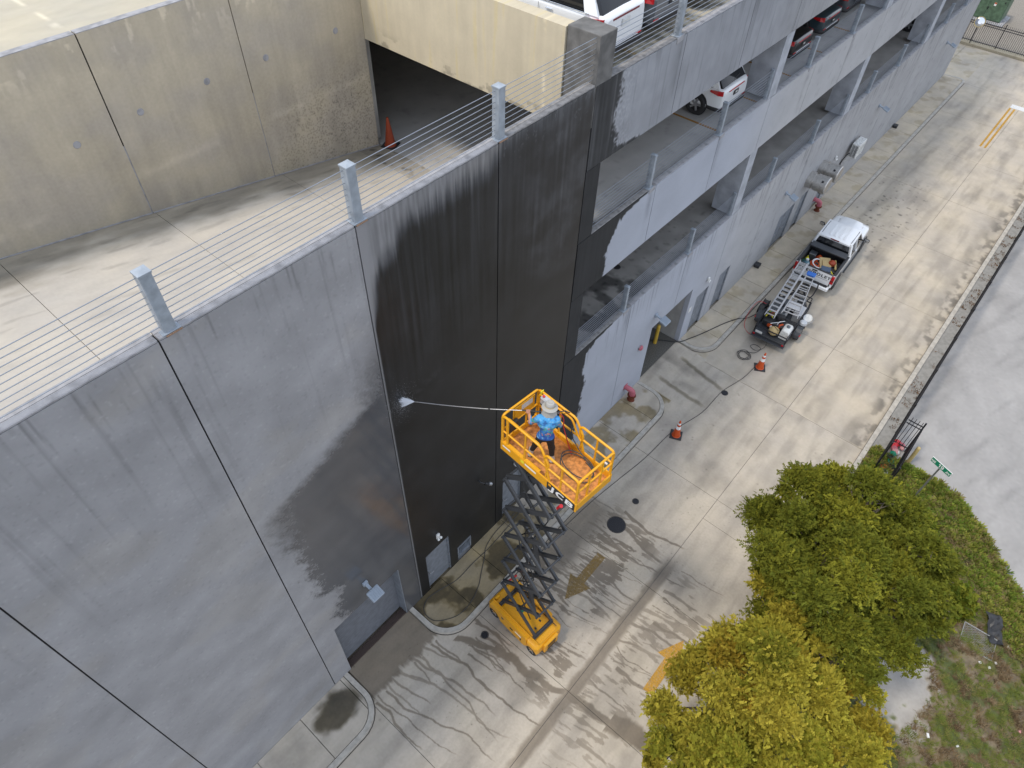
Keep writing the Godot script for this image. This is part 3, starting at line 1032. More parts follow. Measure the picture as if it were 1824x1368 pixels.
func build_ground():
	var st := st_new()
	add_prism(st, rect(-60, -60, 140, 110), -0.6, -0.14, to_xz)
	structure("ground", st.commit(), MT.old_concrete)
	# drive slabs
	var road := structure("road")
	var base := part(road, "road_base", prism_xz(rect(-7, -1.2, 22.0, 8.85), -0.12, -0.03), MT.sub_base)
	base.set_meta("label", "joint filler under the drive slabs")
	part(road, "road_base", prism_xz(rect(22.0, -1.2, 66.0, 8.85), -0.12, -0.03), MT.sub_base)
	part(road, "road_base", prism_xz(rect(58.4, 8.85, 66.0, 16.0), -0.12, -0.03), MT.sub_base)
	var jl := [-6.0, -2.2, 2.52, 6.75, 11.3, 15.97, 21.95, 26.62, 31.9, 37.2, 42.5, 47.8, 53.1, 58.4, 62.0, 65.2]
	var jr := [-6.0, -2.2, 2.52, 6.75, 11.3, 14.92, 15.97, 21.95, 26.62, 31.9, 37.2, 42.5, 47.8, 53.1, 58.4, 62.0, 65.2]
	for lane in [[jl, -0.45, 5.56], [jr, 5.56, 8.8]]:
		for i in lane[0].size() - 1:
			var x0: float = lane[0][i]
			var x1: float = lane[0][i + 1]
			var near := x1 < 22.1
			var g := 0.008
			var dy := -0.002 * rng.randf()
			var wet := x0 > 2.4 and x1 < 16.1
			var m := prism_xz(rect(x0 + g, lane[1] + g, x1 - g, lane[2] - g), -0.1, dy, road_uv_wet if wet else (road_uv_near if near else road_uv_far))
			part(road, "slab", m, MT.road_wet if wet else (MT.road_near if near else MT.road_far))
	for q in [[58.41, 8.82, 62.0, 15.0], [62.0, 8.82, 65.2, 15.0], [58.5, -3.0, 62.0, -0.46], [62.0, -3.0, 65.2, -0.46]]:
		part(road, "slab", prism_xz(rect(q[0] + 0.01, q[1] + 0.01, q[2] - 0.01, q[3] - 0.01), -0.1, 0.0, road_uv_far), MT.road_far)
	# sidewalk islands with rounded kerbs
	var walk := structure("sidewalk")
	var isl := []
	var a := [Vector2(-7, 0.0), Vector2(2.62, 0.0)]
	a.append_array(arc2(Vector2(1.72, 0.86), 0.92, 0.0, PI / 2))
	a.append(Vector2(-7, 1.78))
	isl.append([PackedVector2Array(a), -6.86, 2.6])
	var b := [Vector2(5.28, 0.0), Vector2(18.9, 0.0)]
	b.append_array(arc2(Vector2(17.85, 0.72), 1.06, 0.0, PI / 2))
	b.append_array(arc2(Vector2(6.28, 0.78), 1.0, PI / 2, PI))
	isl.append([PackedVector2Array(b), 5.25, 18.85])
	var c := [Vector2(22.14, 0.0), Vector2(58.5, 0.0)]
	c.append_array(arc2(Vector2(58.2, 1.02), 0.48, 0.0, PI / 2))
	c.append_array(arc2(Vector2(23.16, 0.48), 1.02, PI / 2, PI))
	isl.append([PackedVector2Array(c), 22.0, 58.4])
	var curb := structure("curb")
	for q in isl:
		var outer: PackedVector2Array = q[0]
		var near: bool = outer[0].x < 20.0
		var uvf := road_uv_near if near else road_uv_far
		var mt: Material = MT.road_near if near else MT.road_far
		# kerb: the ring between the outline and its inset, wall side left out
		var ring_in := inset(outer, 0.16)
		var clipped := Geometry2D.intersect_polygons(ring_in, rect(-20, -1, 80, 20))
		var inner: PackedVector2Array = clipped[0]
		# stretch the inner area back to the wall
		for i in inner.size():
			if inner[i].y < 0.2:
				inner[i].y = -0.5
		var strip := Geometry2D.clip_polygons(outer, inner)
		for s in strip:
			if not Geometry2D.is_polygon_clockwise(s) or strip.size() == 1:
				part(curb, "kerb_stone", prism_xz(s, -0.1, 0.15), MT.kerb)
		# grit that gathers at the kerb foot
		var wavy := PackedVector2Array()
		for pt in Geometry2D.offset_polygon(outer, 0.028, Geometry2D.JOIN_ROUND)[0]:
			wavy.append(pt)
		for s in Geometry2D.intersect_polygons(wavy, rect(-7, 0.25, 59, 3.0)):
			for q2 in Geometry2D.clip_polygons(s, inset(outer, 0.02)):
				if not Geometry2D.is_polygon_clockwise(q2):
					part(curb, "gutter_grit", prism_xz(q2, -0.02, 0.004), MT.gutter_dirt)
		# slabs, cut every 1.53 m
		var x: float = q[1]
		while x < q[2] + 0.5:
			var cut := Geometry2D.intersect_polygons(inset(inner, 0.02), rect(x + 0.009, 0.006, x + 1.53 - 0.009, 3.0))
			for s in cut:
				if s.size() >= 3:
					var wet: bool = x > 2.4 and x + 1.53 < 16.1
					part(walk, "slab", prism_xz(s, -0.1, 0.146 + 0.003 * rng.randf(), road_uv_wet if wet else uvf), MT.road_wet if wet else mt)
			x += 1.53
	# gutters and aprons up to the door openings
	for q in [[2.68, 5.26], [18.95, 22.1]]:
		var st2 := st_new()
		var ap := PackedVector2Array([Vector2(1.55, 0.004), Vector2(0.0, 0.10), Vector2(-0.06, 0.10), Vector2(-0.06, -0.05), Vector2(1.55, -0.05)])
		add_prism(st2, ap, q[0], q[1], to_zy, road_uv_wet if q[0] < 10.0 else road_uv_near)
		part(road, "apron", st2.commit(), MT.road_wet if q[0] < 10.0 else MT.road_near)
	# paint on the drive
	var arrow := PackedVector2Array([Vector2(0, 0), Vector2(0.88, -0.43), Vector2(0.88, -0.16), Vector2(2.15, -0.16), Vector2(2.15, 0.16), Vector2(0.88, 0.16), Vector2(0.88, 0.43)])
	var am := prism_xz(arrow, 0.0, 0.004)
	var w := structure("wet_arrow", am, MT.mark_wet)
	w.position = Vector3(9.05, 0.002, 3.63)
	w.rotation.y = 0.01
	var w2 := structure("yellow_arrow", am, MT.mark_yellow)
	w2.position = Vector3(10.5, 0.002, 7.42)
	w2.rotation.y = PI
	for zz in [5.05, 5.33]:
		structure("yellow_line", prism_xz(rect(50.05, zz - 0.06, 56.75, zz + 0.06), 0.001, 0.006), MT.mark_yellow)
	structure("stop_bar", prism_xz(rect(56.85, 5.0, 57.45, 8.3), 0.001, 0.006), MT.mark_white)
	# kerb on the street side and the narrow strip behind it
	var kerb := structure("street_kerb")
	var x := -6.0
	while x < 58.3:
		var L := 3.05
		part(kerb, "kerb_stone", prism_xz(rect(x + 0.006, 8.81, x + L - 0.006, 9.0), -0.1, 0.15 + 0.004 * rng.randf()), MT.kerb)
		x += L
	structure("verge", prism_xz(rect(19.8, 9.0, 58.3, 9.62), -0.1, 0.05, street_uv), MT.verge)
	# the street beyond and the open lot
	structure("street", prism_xz(PackedVector2Array([Vector2(22.4, 9.62), Vector2(66.0, 9.62), Vector2(66.0, 33.5), Vector2(18.2, 33.5), Vector2(18.2, 17.0), Vector2(19.35, 15.6), Vector2(21.1, 13.9), Vector2(22.3, 12.3)]), -0.12, 0.0, street_uv), MT.street)
	var st3 := st_new()
	for i in 56:
		for j in 34:
			var p := []
			for k in [[0, 0], [1, 0], [1, 1], [0, 1]]:
				var px: float = -4.0 + (i + k[0]) * 0.5
				var pz: float = 9.0 + (j + k[1]) * 0.5
				var lim := along([9.0, 22.4, 12.3, 22.3, 13.9, 21.1, 15.6, 19.35, 17.0, 18.2], pz)
				px = minf(px, lim)
				var edge := sst(0.0, 0.6, lim - px)
				p.append(Vector3(px, 0.02 + 0.10 * edge * na(px * 30.0, pz * 30.0) + 0.05 * edge * nb(px * 20.0, pz * 20.0), pz))
			if (p[1] - p[0]).length() < 0.01:
				continue
			for t in [[0, 1, 2], [0, 2, 3]]:
				uv_tri(st3, p[t[0]], p[t[1]], p[t[2]], Vector3.UP, lot_uv)
	st3.index()
	structure("lot", st3.commit(), MT.lot)

# ------------------------------------------------------------------ the garage
# wall panel with door notches cut into its foot or head; notch = [x0, x1, top]
func wall_poly(x0: float, x1: float, y0: float, y1: float, notches: Array) -> PackedVector2Array:
	var p := PackedVector2Array([Vector2(x0, y0)])
	for n in notches:
		if n[0] < x0 + 0.02:       # opening runs on from the panel before
			p = PackedVector2Array([Vector2(x0, n[2]), Vector2(n[1], n[2]), Vector2(n[1], y0)])
		elif n[1] > x1 - 0.02:     # opening runs on into the next panel
			p.append_array([Vector2(n[0], y0), Vector2(n[0], n[2]), Vector2(x1, n[2]), Vector2(x1, y1), Vector2(x0, y1)])
			return p
		else:
			p.append_array([Vector2(n[0], y0), Vector2(n[0], n[2]), Vector2(n[1], n[2]), Vector2(n[1], y0)])
	p.append_array([Vector2(x1, y0), Vector2(x1, y1), Vector2(x0, y1)])
	return p

func panel(g: Node3D, x0: float, x1: float, y0: float, y1: float, notches: Array, near: bool, thick := 0.22):
	var gap := 0.014
	var poly := wall_poly(x0 + gap, x1 - gap, y0, y1, notches)
	part(g, "wall_panel", prism_xy(poly, -thick, 0.0, wall_uv_near if near else wall_uv_far), MT.wall_near if near else MT.wall_far)

func build_garage():
	var g := thing("parking_garage", "long grey concrete parking garage with open decks, ramp and dark wet wall beside the drive", "building")
	# --- near wall, one panel every 12 ft
	var jx := [-8.0, -5.3, -1.58, 2.13, 5.84, 9.58, 12.86]
	for i in jx.size() - 1:
		var nt := []
		if i == 3:
			nt = [[2.77, 5.20, 3.24]]
		elif i == 4:
			nt = [[6.26, 7.31, 2.42], [7.64, 8.29, 1.08]]
		elif i == 5:
			nt = [[9.95, 10.96, 2.42]]
		panel(g, jx[i], jx[i + 1], 0.12, WALL_TOP, nt, true)
		if i > 0:
			part(g, "joint", block(Vector3(jx[i] - 0.013, 0.12, -0.2), Vector3(jx[i] + 0.013, WALL_TOP - 0.01, -0.03)), MT.dark_gap if jx[i] < 5 else MT.joint_seal)
		# weathered ledge on top of the wall
		var cm: Material = MT.cap if i < 5 else MT.cap_dirty
		part(g, "parapet_cap", cbox(jx[i + 1] - jx[i] - 0.03, 0.05, 0.255, 0.012, Vector3((jx[i] + jx[i + 1]) * 0.5, WALL_TOP + 0.027, -0.128)), cm)
		part(g, "parapet_cap", cbox(jx[i + 1] - jx[i] - 0.034, 0.012, 0.10, 0.005, Vector3((jx[i] + jx[i + 1]) * 0.5, WALL_TOP + 0.058, -0.175)), cm)
	part(g, "wall_core", block(Vector3(-8, 3.3, -0.26), Vector3(12.84, WALL_TOP - 0.02, -0.222)), MT.interior)
	# --- far wall: ground storey, spandrels, pilaster pieces
	var fx := [12.89, 16.8, 20.62, 24.3, 28.05, 31.75, 35.5, 39.25, 43.0, 46.8, 50.5, 54.3, 58.35]
	var cuts := {1: [[18.98, 20.606, 3.24]], 2: [[20.634, 22.13, 3.24], [22.84, 23.9, 2.32]], 3: [[24.88, 25.86, 2.3]], 4: [[30.85, 31.736, 2.28]], 5: [[31.764, 32.6, 2.28], [33.3, 34.2, 2.28]], 6: [[36.1, 37.05, 2.28]]}
	for i in fx.size() - 1:
		panel(g, fx[i], fx[i + 1], 0.12, 5.9, cuts.get(i, []), false)
		panel(g, fx[i], fx[i + 1], 8.72, 10.8, [], false)
		panel(g, fx[i], fx[i + 1], 13.05, WALL_TOP, [], false)
		if i > 0:
			for yy in [[3.3, 5.88], [8.74, 10.78], [13.07, 15.18]]:
				part(g, "joint", block(Vector3(fx[i] - 0.013, yy[0], -0.2), Vector3(fx[i] + 0.013, yy[1], -0.02)), MT.joint_seal)
		for yy in [5.9, 10.8, WALL_TOP]:
			part(g, "parapet_cap", cbox(fx[i + 1] - fx[i] - 0.02, 0.04, 0.22, 0.01, Vector3((fx[i] + fx[i + 1]) * 0.5, yy + 0.021, -0.125)), MT.cap if i > 0 else MT.cap_dirty)
	part(g, "joint", block(Vector3(12.861, 0.12, -0.2), Vector3(12.888, WALL_TOP, -0.03)), MT.joint_seal)
	for yy in [[5.925, 8.70], [10.825, 13.03]]:
		part(g, "pilaster", prism_xy(rect(12.89, yy[0], 13.5, yy[1]), -0.95, -0.004, wall_uv_far), MT.wall_far)
	for cx in [[24.02, 24.62], [35.1, 35.8], [46.35, 47.1], [57.6, 58.34]]:
		for yy in [[5.945, 8.70], [10.845, 13.03]]:
			part(g, "column", block(Vector3(cx[0], yy[0], -0.95), Vector3(cx[1], yy[1], -0.012)), MT.column)
	# --- far end wall
	part(g, "end_wall", block(Vector3(58.1, 0.1, -36.0), Vector3(58.34, WALL_TOP, -0.24), wall_uv_far), MT.column)
	# --- decks
	part(g, "deck", block(Vector3(12.9, L2_Y - 0.4, -36.0), Vector3(58.1, L2_Y, -0.24), deck_uv), MT.deck2)
	part(g, "deck", block(Vector3(12.9, L1_Y - 0.4, -36.0), Vector3(58.1, L1_Y, -0.24), deck_uv), MT.deck1)
	part(g, "roof_deck", block(Vector3(13.2, ROOF_Y - 0.5, -36.3), Vector3(58.1, ROOF_Y, -0.24), roof_uv), MT.roof)
	part(g, "roof_deck", block(Vector3(-8.0, ROOF_Y - 0.5, -36.3), Vector3(13.19, ROOF_Y, -8.12), roof_uv), MT.roof)
	# concrete downstands under the decks keep the far bays dark
	for k in range(1, 8):
		for yy in [8.72, 13.05]:
			part(g, "floor_beam", block(Vector3(24.1 + 5.55 * k - 11.1, yy - 0.02 + 0.1, -35.8), Vector3(24.5 + 5.55 * k - 11.1, (L2_Y - 0.41) if yy < 10 else (ROOF_Y - 0.51), -0.96)), MT.soffit)
	part(g, "back_wall", block(Vector3(12.9, 0.0, -36.2), Vector3(58.1, ROOF_Y - 0.52, -35.9)), MT.interior)
	part(g, "cross_wall", block(Vector3(42.9, L1_Y + 0.01, -9.0), Vector3(43.1, L2_Y - 0.42, -2.6)), MT.interior)
	part(g, "partition", block(Vector3(12.6, L1_Y + 0.01, -36.0), Vector3(12.86, L2_Y - 0.42, -0.26)), MT.interior)
	# --- ramp up from the second deck, behind the near wall
	var rs := 0.168
	var joints := [-8.0, -1.7, 1.9, 5.47, 9.2, 12.9]
	for i in joints.size() - 1:
		var x0: float = joints[i] + 0.006
		var x1: float = joints[i + 1] - 0.006
		var st := st_new()
		add_prism(st, PackedVector2Array([Vector2(x0, ry(x0)), Vector2(x1, ry(x1)), Vector2(x1, ry(x1) - 0.3), Vector2(x0, ry(x0) - 0.3)]), -7.89, -0.262, to_xy, ramp_uv)
		part(g, "ramp_slab", st.commit(), MT.ramp)
	part(g, "ramp_base", prism_xy(PackedVector2Array([Vector2(-8, ry(-8) - 0.32), Vector2(12.9, ry(12.9) - 0.32), Vector2(12.9, ry(12.9) - 0.6), Vector2(-8, ry(-8) - 0.6)]), -7.9, -0.27), MT.sub_base)
	# --- retaining wall behind the ramp
	var bx := [-8.0, -1.6, 1.9, 5.42, 8.97, 12.82]
	for i in bx.size() - 1:
		var x0: float = bx[i] + (0.016 if i != 1 else 0.008)
		var x1: float = bx[i + 1] - (0.016 if i < 3 else 0.008)
		part(g, "wall_panel", prism_xy(PackedVector2Array([Vector2(x0, ry(x0) + 0.012), Vector2(x1, ry(x1) + 0.012), Vector2(x1, 16.3), Vector2(x0, 16.3)]), -8.1, BACK_Z, retaining_uv), MT.retaining)
		part(g, "parapet_cap", block(Vector3(x0, 16.301, -8.11), Vector3(x1, 16.315, BACK_Z - 0.004)), MT.cap)
		if i > 0:
			part(g, "joint", block(Vector3(bx[i] - 0.015, 13.8, -8.09), Vector3(bx[i] + 0.015, 16.29, BACK_Z - 0.03)), MT.dark_gap)
			part(g, "joint", block(Vector3(bx[i] - 0.014, ry(bx[i]) + 0.01, -8.09), Vector3(bx[i] + 0.014, 13.79, BACK_Z - 0.006)), MT.cap)
	for i in 5:   # sealant along its foot
		var xa: float = bx[i] + 0.01
		var xb: float = bx[i + 1] - 0.01
		part(g, "foot_sealant", bar(Vector3(xa, ry(xa) + 0.012, BACK_Z + 0.014), Vector3(xb, ry(xb) + 0.012, BACK_Z + 0.014), 0.03, 0.03), MT.cap)
	for q in [[139, 232], [255, 186], [392, 136], [489, 97], [607, 53]]:
		var hp := on_plane(q[0], q[1])
		var st := st_new()
		add_lathe(st, [Vector2(0.0, 0.012), Vector2(0.075, 0.012), Vector2(0.085, 0.0)], 14, hp, Basis(Vector3.RIGHT, Vector3.BACK, Vector3.UP))
		part(g, "tie_plug", st.commit(), MT.galv if false else MT.cap)
	# --- beige beam over the ramp mouth and the column at its end
	part(g, "beam", prism_xy(rect(12.82, 14.0, 13.2, 16.26), -7.9, -0.92, beam_uv), MT.beam)
	part(g, "corner_column", cbox(0.62, 2.1, 0.90, 0.012, Vector3(13.18, 16.3 - 1.05, -0.46)), MT.old_concrete)
	# --- wall that closes the stair side behind the opening
	part(g, "partition", block(Vector3(12.84, 10.8, -35.9), Vector3(13.1, ROOF_Y - 0.52, -8.1)), MT.interior)
	part(g, "partition", block(Vector3(-8.0, 0.0, -8.4), Vector3(12.8, 10.5, -8.11)), MT.interior)
	part(g, "end_wall", block(Vector3(-8.2, 0.0, -36.0), Vector3(-8.01, 15.0, -0.01)), MT.column)
	# --- roll-up door
	var rd := part(g, "roll_up_door", block(Vector3(2.79, 3.0, -0.36), Vector3(5.18, 3.24, -0.30)), MT.door_wet)
	var yy := 0.16
	while yy < 3.0:
		part(rd, "slat", cbox(2.39, 0.088, 0.03, 0.012, Vector3(3.985, yy + 0.05, -0.33)), MT.door_wet)
		yy += 0.094
	part(g, "door_jamb", block(Vector3(5.2 - 0.03, 0.12, -0.40), Vector3(5.2 + 0.0, 3.24, -0.004)), MT.door_grey)
	part(g, "threshold", cbox(2.38, 0.05, 0.24, 0.01, Vector3(3.985, 0.118, -0.15)), MT.threshold)
	part(g, "door_back", block(Vector3(2.6, 0.05, -0.5), Vector3(5.4, 3.3, -0.40)), MT.interior)
	# --- hinged steel doors
	for d in [[6.26, 7.31, 2.42, 1], [9.95, 10.96, 2.42, 1], [22.84, 23.9, 2.32, 0], [24.88, 25.86, 2.30, 0], [30.85, 32.6, 2.28, 0], [33.3, 34.2, 2.28, 0], [36.1, 37.05, 2.28, 0]]:
		var wide: bool = d[1] - d[0] > 1.4
		var leaves := [[d[0] + 0.045, d[1] - 0.045]] if not wide else [[d[0] + 0.045, 31.735], [31.765, d[1] - 0.045]]
		var st := st_new()
		add_box(st, Vector3(d[0], 0.15, -0.16), Vector3(d[0] + 0.04, d[2], -0.03))
		add_box(st, Vector3(d[1] - 0.04, 0.15, -0.16), Vector3(d[1], d[2], -0.03))
		add_box(st, Vector3(d[0] + 0.041, d[2] - 0.04, -0.16), Vector3(d[1] - 0.041, d[2], -0.03))
		part(g, "door_frame", st.commit(), MT.door_grey)
		for lf in leaves:
			var leaf := part(g, "door", cbox(lf[1] - lf[0], d[2] - 0.21, 0.05, 0.006, Vector3((lf[0] + lf[1]) * 0.5, (d[2] + 0.13) * 0.5, -0.10)), MT.door_grey)
			var hx: float = lf[0] + 0.08
			var sh := st_new()
			add_cbox(sh, Vector3(hx, 1.12, -0.066), Vector3(0.03, 0.06, 0.012), 0.004)
			add_tube(sh, [Vector3(hx, 1.12, -0.06), Vector3(hx, 1.12, 0.0), Vector3(hx + 0.13, 1.12, 0.0)], 0.013, 6)
			part(leaf, "handle", sh.commit(), MT.galv)
			for hy in [0.4, 1.15, 1.95]:
				part(leaf, "hinge", cbox(0.03, 0.11, 0.03, 0.004, Vector3(lf[1] - 0.01, hy, -0.06)), MT.galv)
	# --- louvre by the wet door
	var lv := part(g, "louvre", block(Vector3(7.65, 0.13, -0.2), Vector3(8.28, 0.43, -0.02)), MT.door_wet)
	var fr := st_new()
	for q in [[7.64, 0.43, 7.69, 1.08], [8.24, 0.43, 8.29, 1.08], [7.691, 0.43, 8.239, 0.48], [7.691, 1.03, 8.239, 1.08]]:
		add_box(fr, Vector3(q[0], q[1], -0.1), Vector3(q[2], q[3], 0.012))
	part(lv, "frame", fr.commit(), MT.door_grey)
	for k in 7:
		var sl := st_new()
		add_cbox(sl, Vector3(7.965, 0.53 + k * 0.075, -0.04), Vector3(0.272, 0.03, 0.006), 0.002, Basis(Vector3.RIGHT, 0.7))
		part(lv, "slat", sl.commit(), MT.door_grey)
	part(g, "door_back", block(Vector3(6.0, 0.05, -0.34), Vector3(11.2, 2.6, -0.225)), MT.interior)
	# --- service room behind the open door: floor, walls, ceiling
	part(g, "service_floor", block(Vector3(18.5, 0.02, -7.0), Vector3(22.6, 0.095, -0.07)), MT.wet_floor)
	part(g, "service_wall", block(Vector3(18.3, 0.1, -7.0), Vector3(18.6, 3.8, -0.23)), MT.interior)
	part(g, "service_wall", block(Vector3(22.135, 0.1, -7.0), Vector3(22.5, 3.8, -0.23)), MT.interior)
	part(g, "service_wall", block(Vector3(18.6, 0.1, -7.0), Vector3(22.13, 3.8, -6.8)), MT.interior)
	part(g, "service_ceiling", block(Vector3(18.6, 3.5, -6.8), Vector3(22.13, 3.8, -0.24)), MT.soffit)
	part(g, "wall_core", block(Vector3(22.6, 0.0, -0.40), Vector3(58.0, 5.0, -0.26)), MT.interior)
	part(g, "wall_core", block(Vector3(12.9, 0.0, -0.40), Vector3(18.2, 5.0, -0.26)), MT.interior)
	# --- stall lines on the decks
	for q in [[15.15, ROOF_Y, 0], [17.9, ROOF_Y, 0], [20.6, ROOF_Y, 0], [21.1, L2_Y, 1], [23.85, L2_Y, 1], [26.58, L2_Y, 1], [29.35, L2_Y, 1], [32.1, L2_Y, 1], [15.6, L2_Y - 50.0, 1]]:
		if q[1] > 0:
			part(g, "stall_line", block(Vector3(q[0] - 0.05, q[1] + 0.002, -5.2), Vector3(q[0] + 0.05, q[1] + 0.006, -0.27)), MT.stall_line if q[2] else MT.stall_line_pale)
	# drain on the lower deck
	var dr := st_new()
	add_lathe(dr, [Vector2(0, 0.012), Vector2(0.14, 0.012), Vector2(0.15, 0.0)], 14, Vector3(18.35, L1_Y, -1.7))
	part(g, "deck_drain", dr.commit(), MT.black_plastic)
	# flaking patches of mortar at the post feet of the open decks
	for q in [[16.5, 10.8], [20.7, 10.8], [27.5, 10.8], [31.7, 10.8], [16.4, 5.9], [20.75, 5.9], [27.5, 5.9], [31.85, 5.9], [16.4, 15.2]]:
		var pt := st_new()
		add_cbox(pt, Vector3(q[0] + 0.05, q[1] - 0.02, 0.004), Vector3(0.16, 0.075, 0.02), 0.012, Basis(Vector3.BACK, 0.12))
		part(g, "mortar_patch", pt.commit(), MT.cap)

func ry(x: float) -> float:
	return 10.72 + 0.168 * (12.81 - x)

# where the retaining wall carries the mark that lies at these photo coordinates (measured once, kept as metres)
func on_plane(u: float, v: float) -> Vector3:
	var t := {139: Vector3(4.5, 14.22, BACK_Z), 255: Vector3(6.08, 14.38, BACK_Z), 392: Vector3(7.86, 14.48, BACK_Z), 489: Vector3(9.58, 14.5, BACK_Z), 607: Vector3(11.85, 14.5, BACK_Z)}
	return t[int(u)]

# ------------------------------------------------------------------ cable railings
func post_mesh(w: float, d: float, h: float) -> ArrayMesh:
	var st := st_new()
	add_cbox(st, Vector3(0, h * 0.5, 0), Vector3(w, h, d) * 0.5, 0.012)
	add_loft(st, [ring_box(w * 0.54, d * 0.54, h - 0.02), ring_box(w * 0.54, d * 0.54, h + 0.012), ring_box(w * 0.12, d * 0.12, h + 0.035)], true, true, 4294967295)
	st.generate_normals()
	return st.commit()

func ring_box(hx: float, hz: float, y: float) -> Array:
	return [Vector3(-hx, y, -hz), Vector3(hx, y, -hz), Vector3(hx, y, hz), Vector3(-hx, y, hz)]

func railing(label: String, x0: float, x1: float, y: float, posts: Array, n: int, big: bool, ends: bool):
	var r := thing("cable_railing", label, "railing", Vector3(x0, y, -0.12), 0.0, "post and cable railings of the garage")
	var pm := post_mesh(0.19 if big else 0.12, 0.19 if big else 0.17, 1.07)
	var pl := cbox(0.30, 0.02, 0.235, 0.005)
	for x in posts:
		var p := part(r, "post", pm, MT.rail_grey, Vector3(x - x0, 0.04, 0.01))
		part(p, "base_plate", pl, MT.rail_grey, Vector3(0, 0.012, 0))
		if big:
			part(p, "mortar_bed", cbox(0.26, 0.03, 0.02, 0.006), MT.mortar, Vector3(0.02, -0.015, 0.122))
	if ends:
		for x in [x0 + 0.05, x1 - 0.05]:
			part(r, "end_post", cbox(0.07, 1.07, 0.12, 0.008), MT.rail_grey, Vector3(x - x0, 0.56, 0.0))
	for k in n:
		var yy := 0.13 + 0.915 * k / (n - 1)
		var path := []
		for s in 13:
			path.append(Vector3((x1 - x0) * s / 12.0, yy + 0.004 * sin(s * 2.1 + k), 0))
		part(r, "cable", tube(path, 0.0075 if big else 0.0085, 5), MT.cable)

func build_railings():
	railing("grey post and cable railing along the ramp wall above the wet panels", -8.0, 12.87, WALL_TOP, [-5.0, -1.32, 2.36, 5.97, 9.69], 9, true, false)
	railing("grey cable railing on the roof deck edge behind the white car", 13.5, 58.0, WALL_TOP, [16.45, 20.2, 23.95, 27.6, 31.3, 35.0, 38.7, 42.4, 46.1, 49.8, 53.5], 9, false, false)
	railing("grey cable railing of upper open deck beside the dark stained panel", 13.5, 24.02, 10.8, [16.5, 20.7], 9, false, true)
	railing("grey cable railing of upper open deck in front of black and teal cars", 24.62, 35.1, 10.8, [27.5, 31.65], 9, false, true)
	railing("grey cable railing of upper open deck, last bay seen past the cars", 35.8, 46.35, 10.8, [38.4, 42.6], 9, false, true)
	railing("grey cable railing of lower open deck above the open service door", 13.5, 24.02, 5.9, [16.42, 20.75], 9, false, true)
	railing("grey cable railing of lower open deck above the round exhaust hoods", 24.62, 35.1, 5.9, [27.4, 31.7], 9, false, true)
	railing("grey cable railing of lower open deck above the air conditioner", 35.8, 46.35, 5.9, [38.4, 42.6], 9, false, true)
	railing("grey cable railing of lower open deck in the bay at the far corner", 47.1, 57.6, 5.9, [50.4, 54.2], 9, false, true)

# ------------------------------------------------------------------ things fixed to the wall
func wall_lamp(x: float, y: float, label: String):
	var t := thing("wall_lamp", label, "lamp", Vector3(x, y, 0.0), 0.0, "flood lamps on the garage wall")
	part(t, "mounting_box", cbox(0.16, 0.16, 0.08, 0.012, Vector3(0, 0, 0.042)), MT.lamp_grey)
	var st := st_new()
	add_bar(st, Vector3(0, 0, 0.08), Vector3(0.0, -0.04, 0.26), 0.09, 0.06)
	part(t, "arm", st.commit(), MT.lamp_grey)
	var tilt := Basis(Vector3.RIGHT, 0.35)
	var h := st_new()
	add_cbox(h, Vector3(0.0, -0.05, 0.45), Vector3(0.20, 0.045, 0.17), 0.02, tilt)
	var head := part(t, "lamp_head", h.commit(), MT.lamp_grey)
	var l := st_new()
	add_cbox(l, Vector3(0.0, -0.05, 0.45) + tilt * Vector3(0, -0.052, 0), Vector3(0.17, 0.006, 0.14), 0.003, tilt)
	part(head, "lens", l.commit(), MT.lens)
	var fins := st_new()
	for k in 5:
		add_cbox(fins, Vector3(0.0, -0.05, 0.45) + tilt * Vector3(-0.13 + 0.065 * k, 0.05, 0), Vector3(0.006, 0.012, 0.14), 0.002, tilt)
	part(head, "cooling_fins", fins.commit(), MT.lamp_grey)

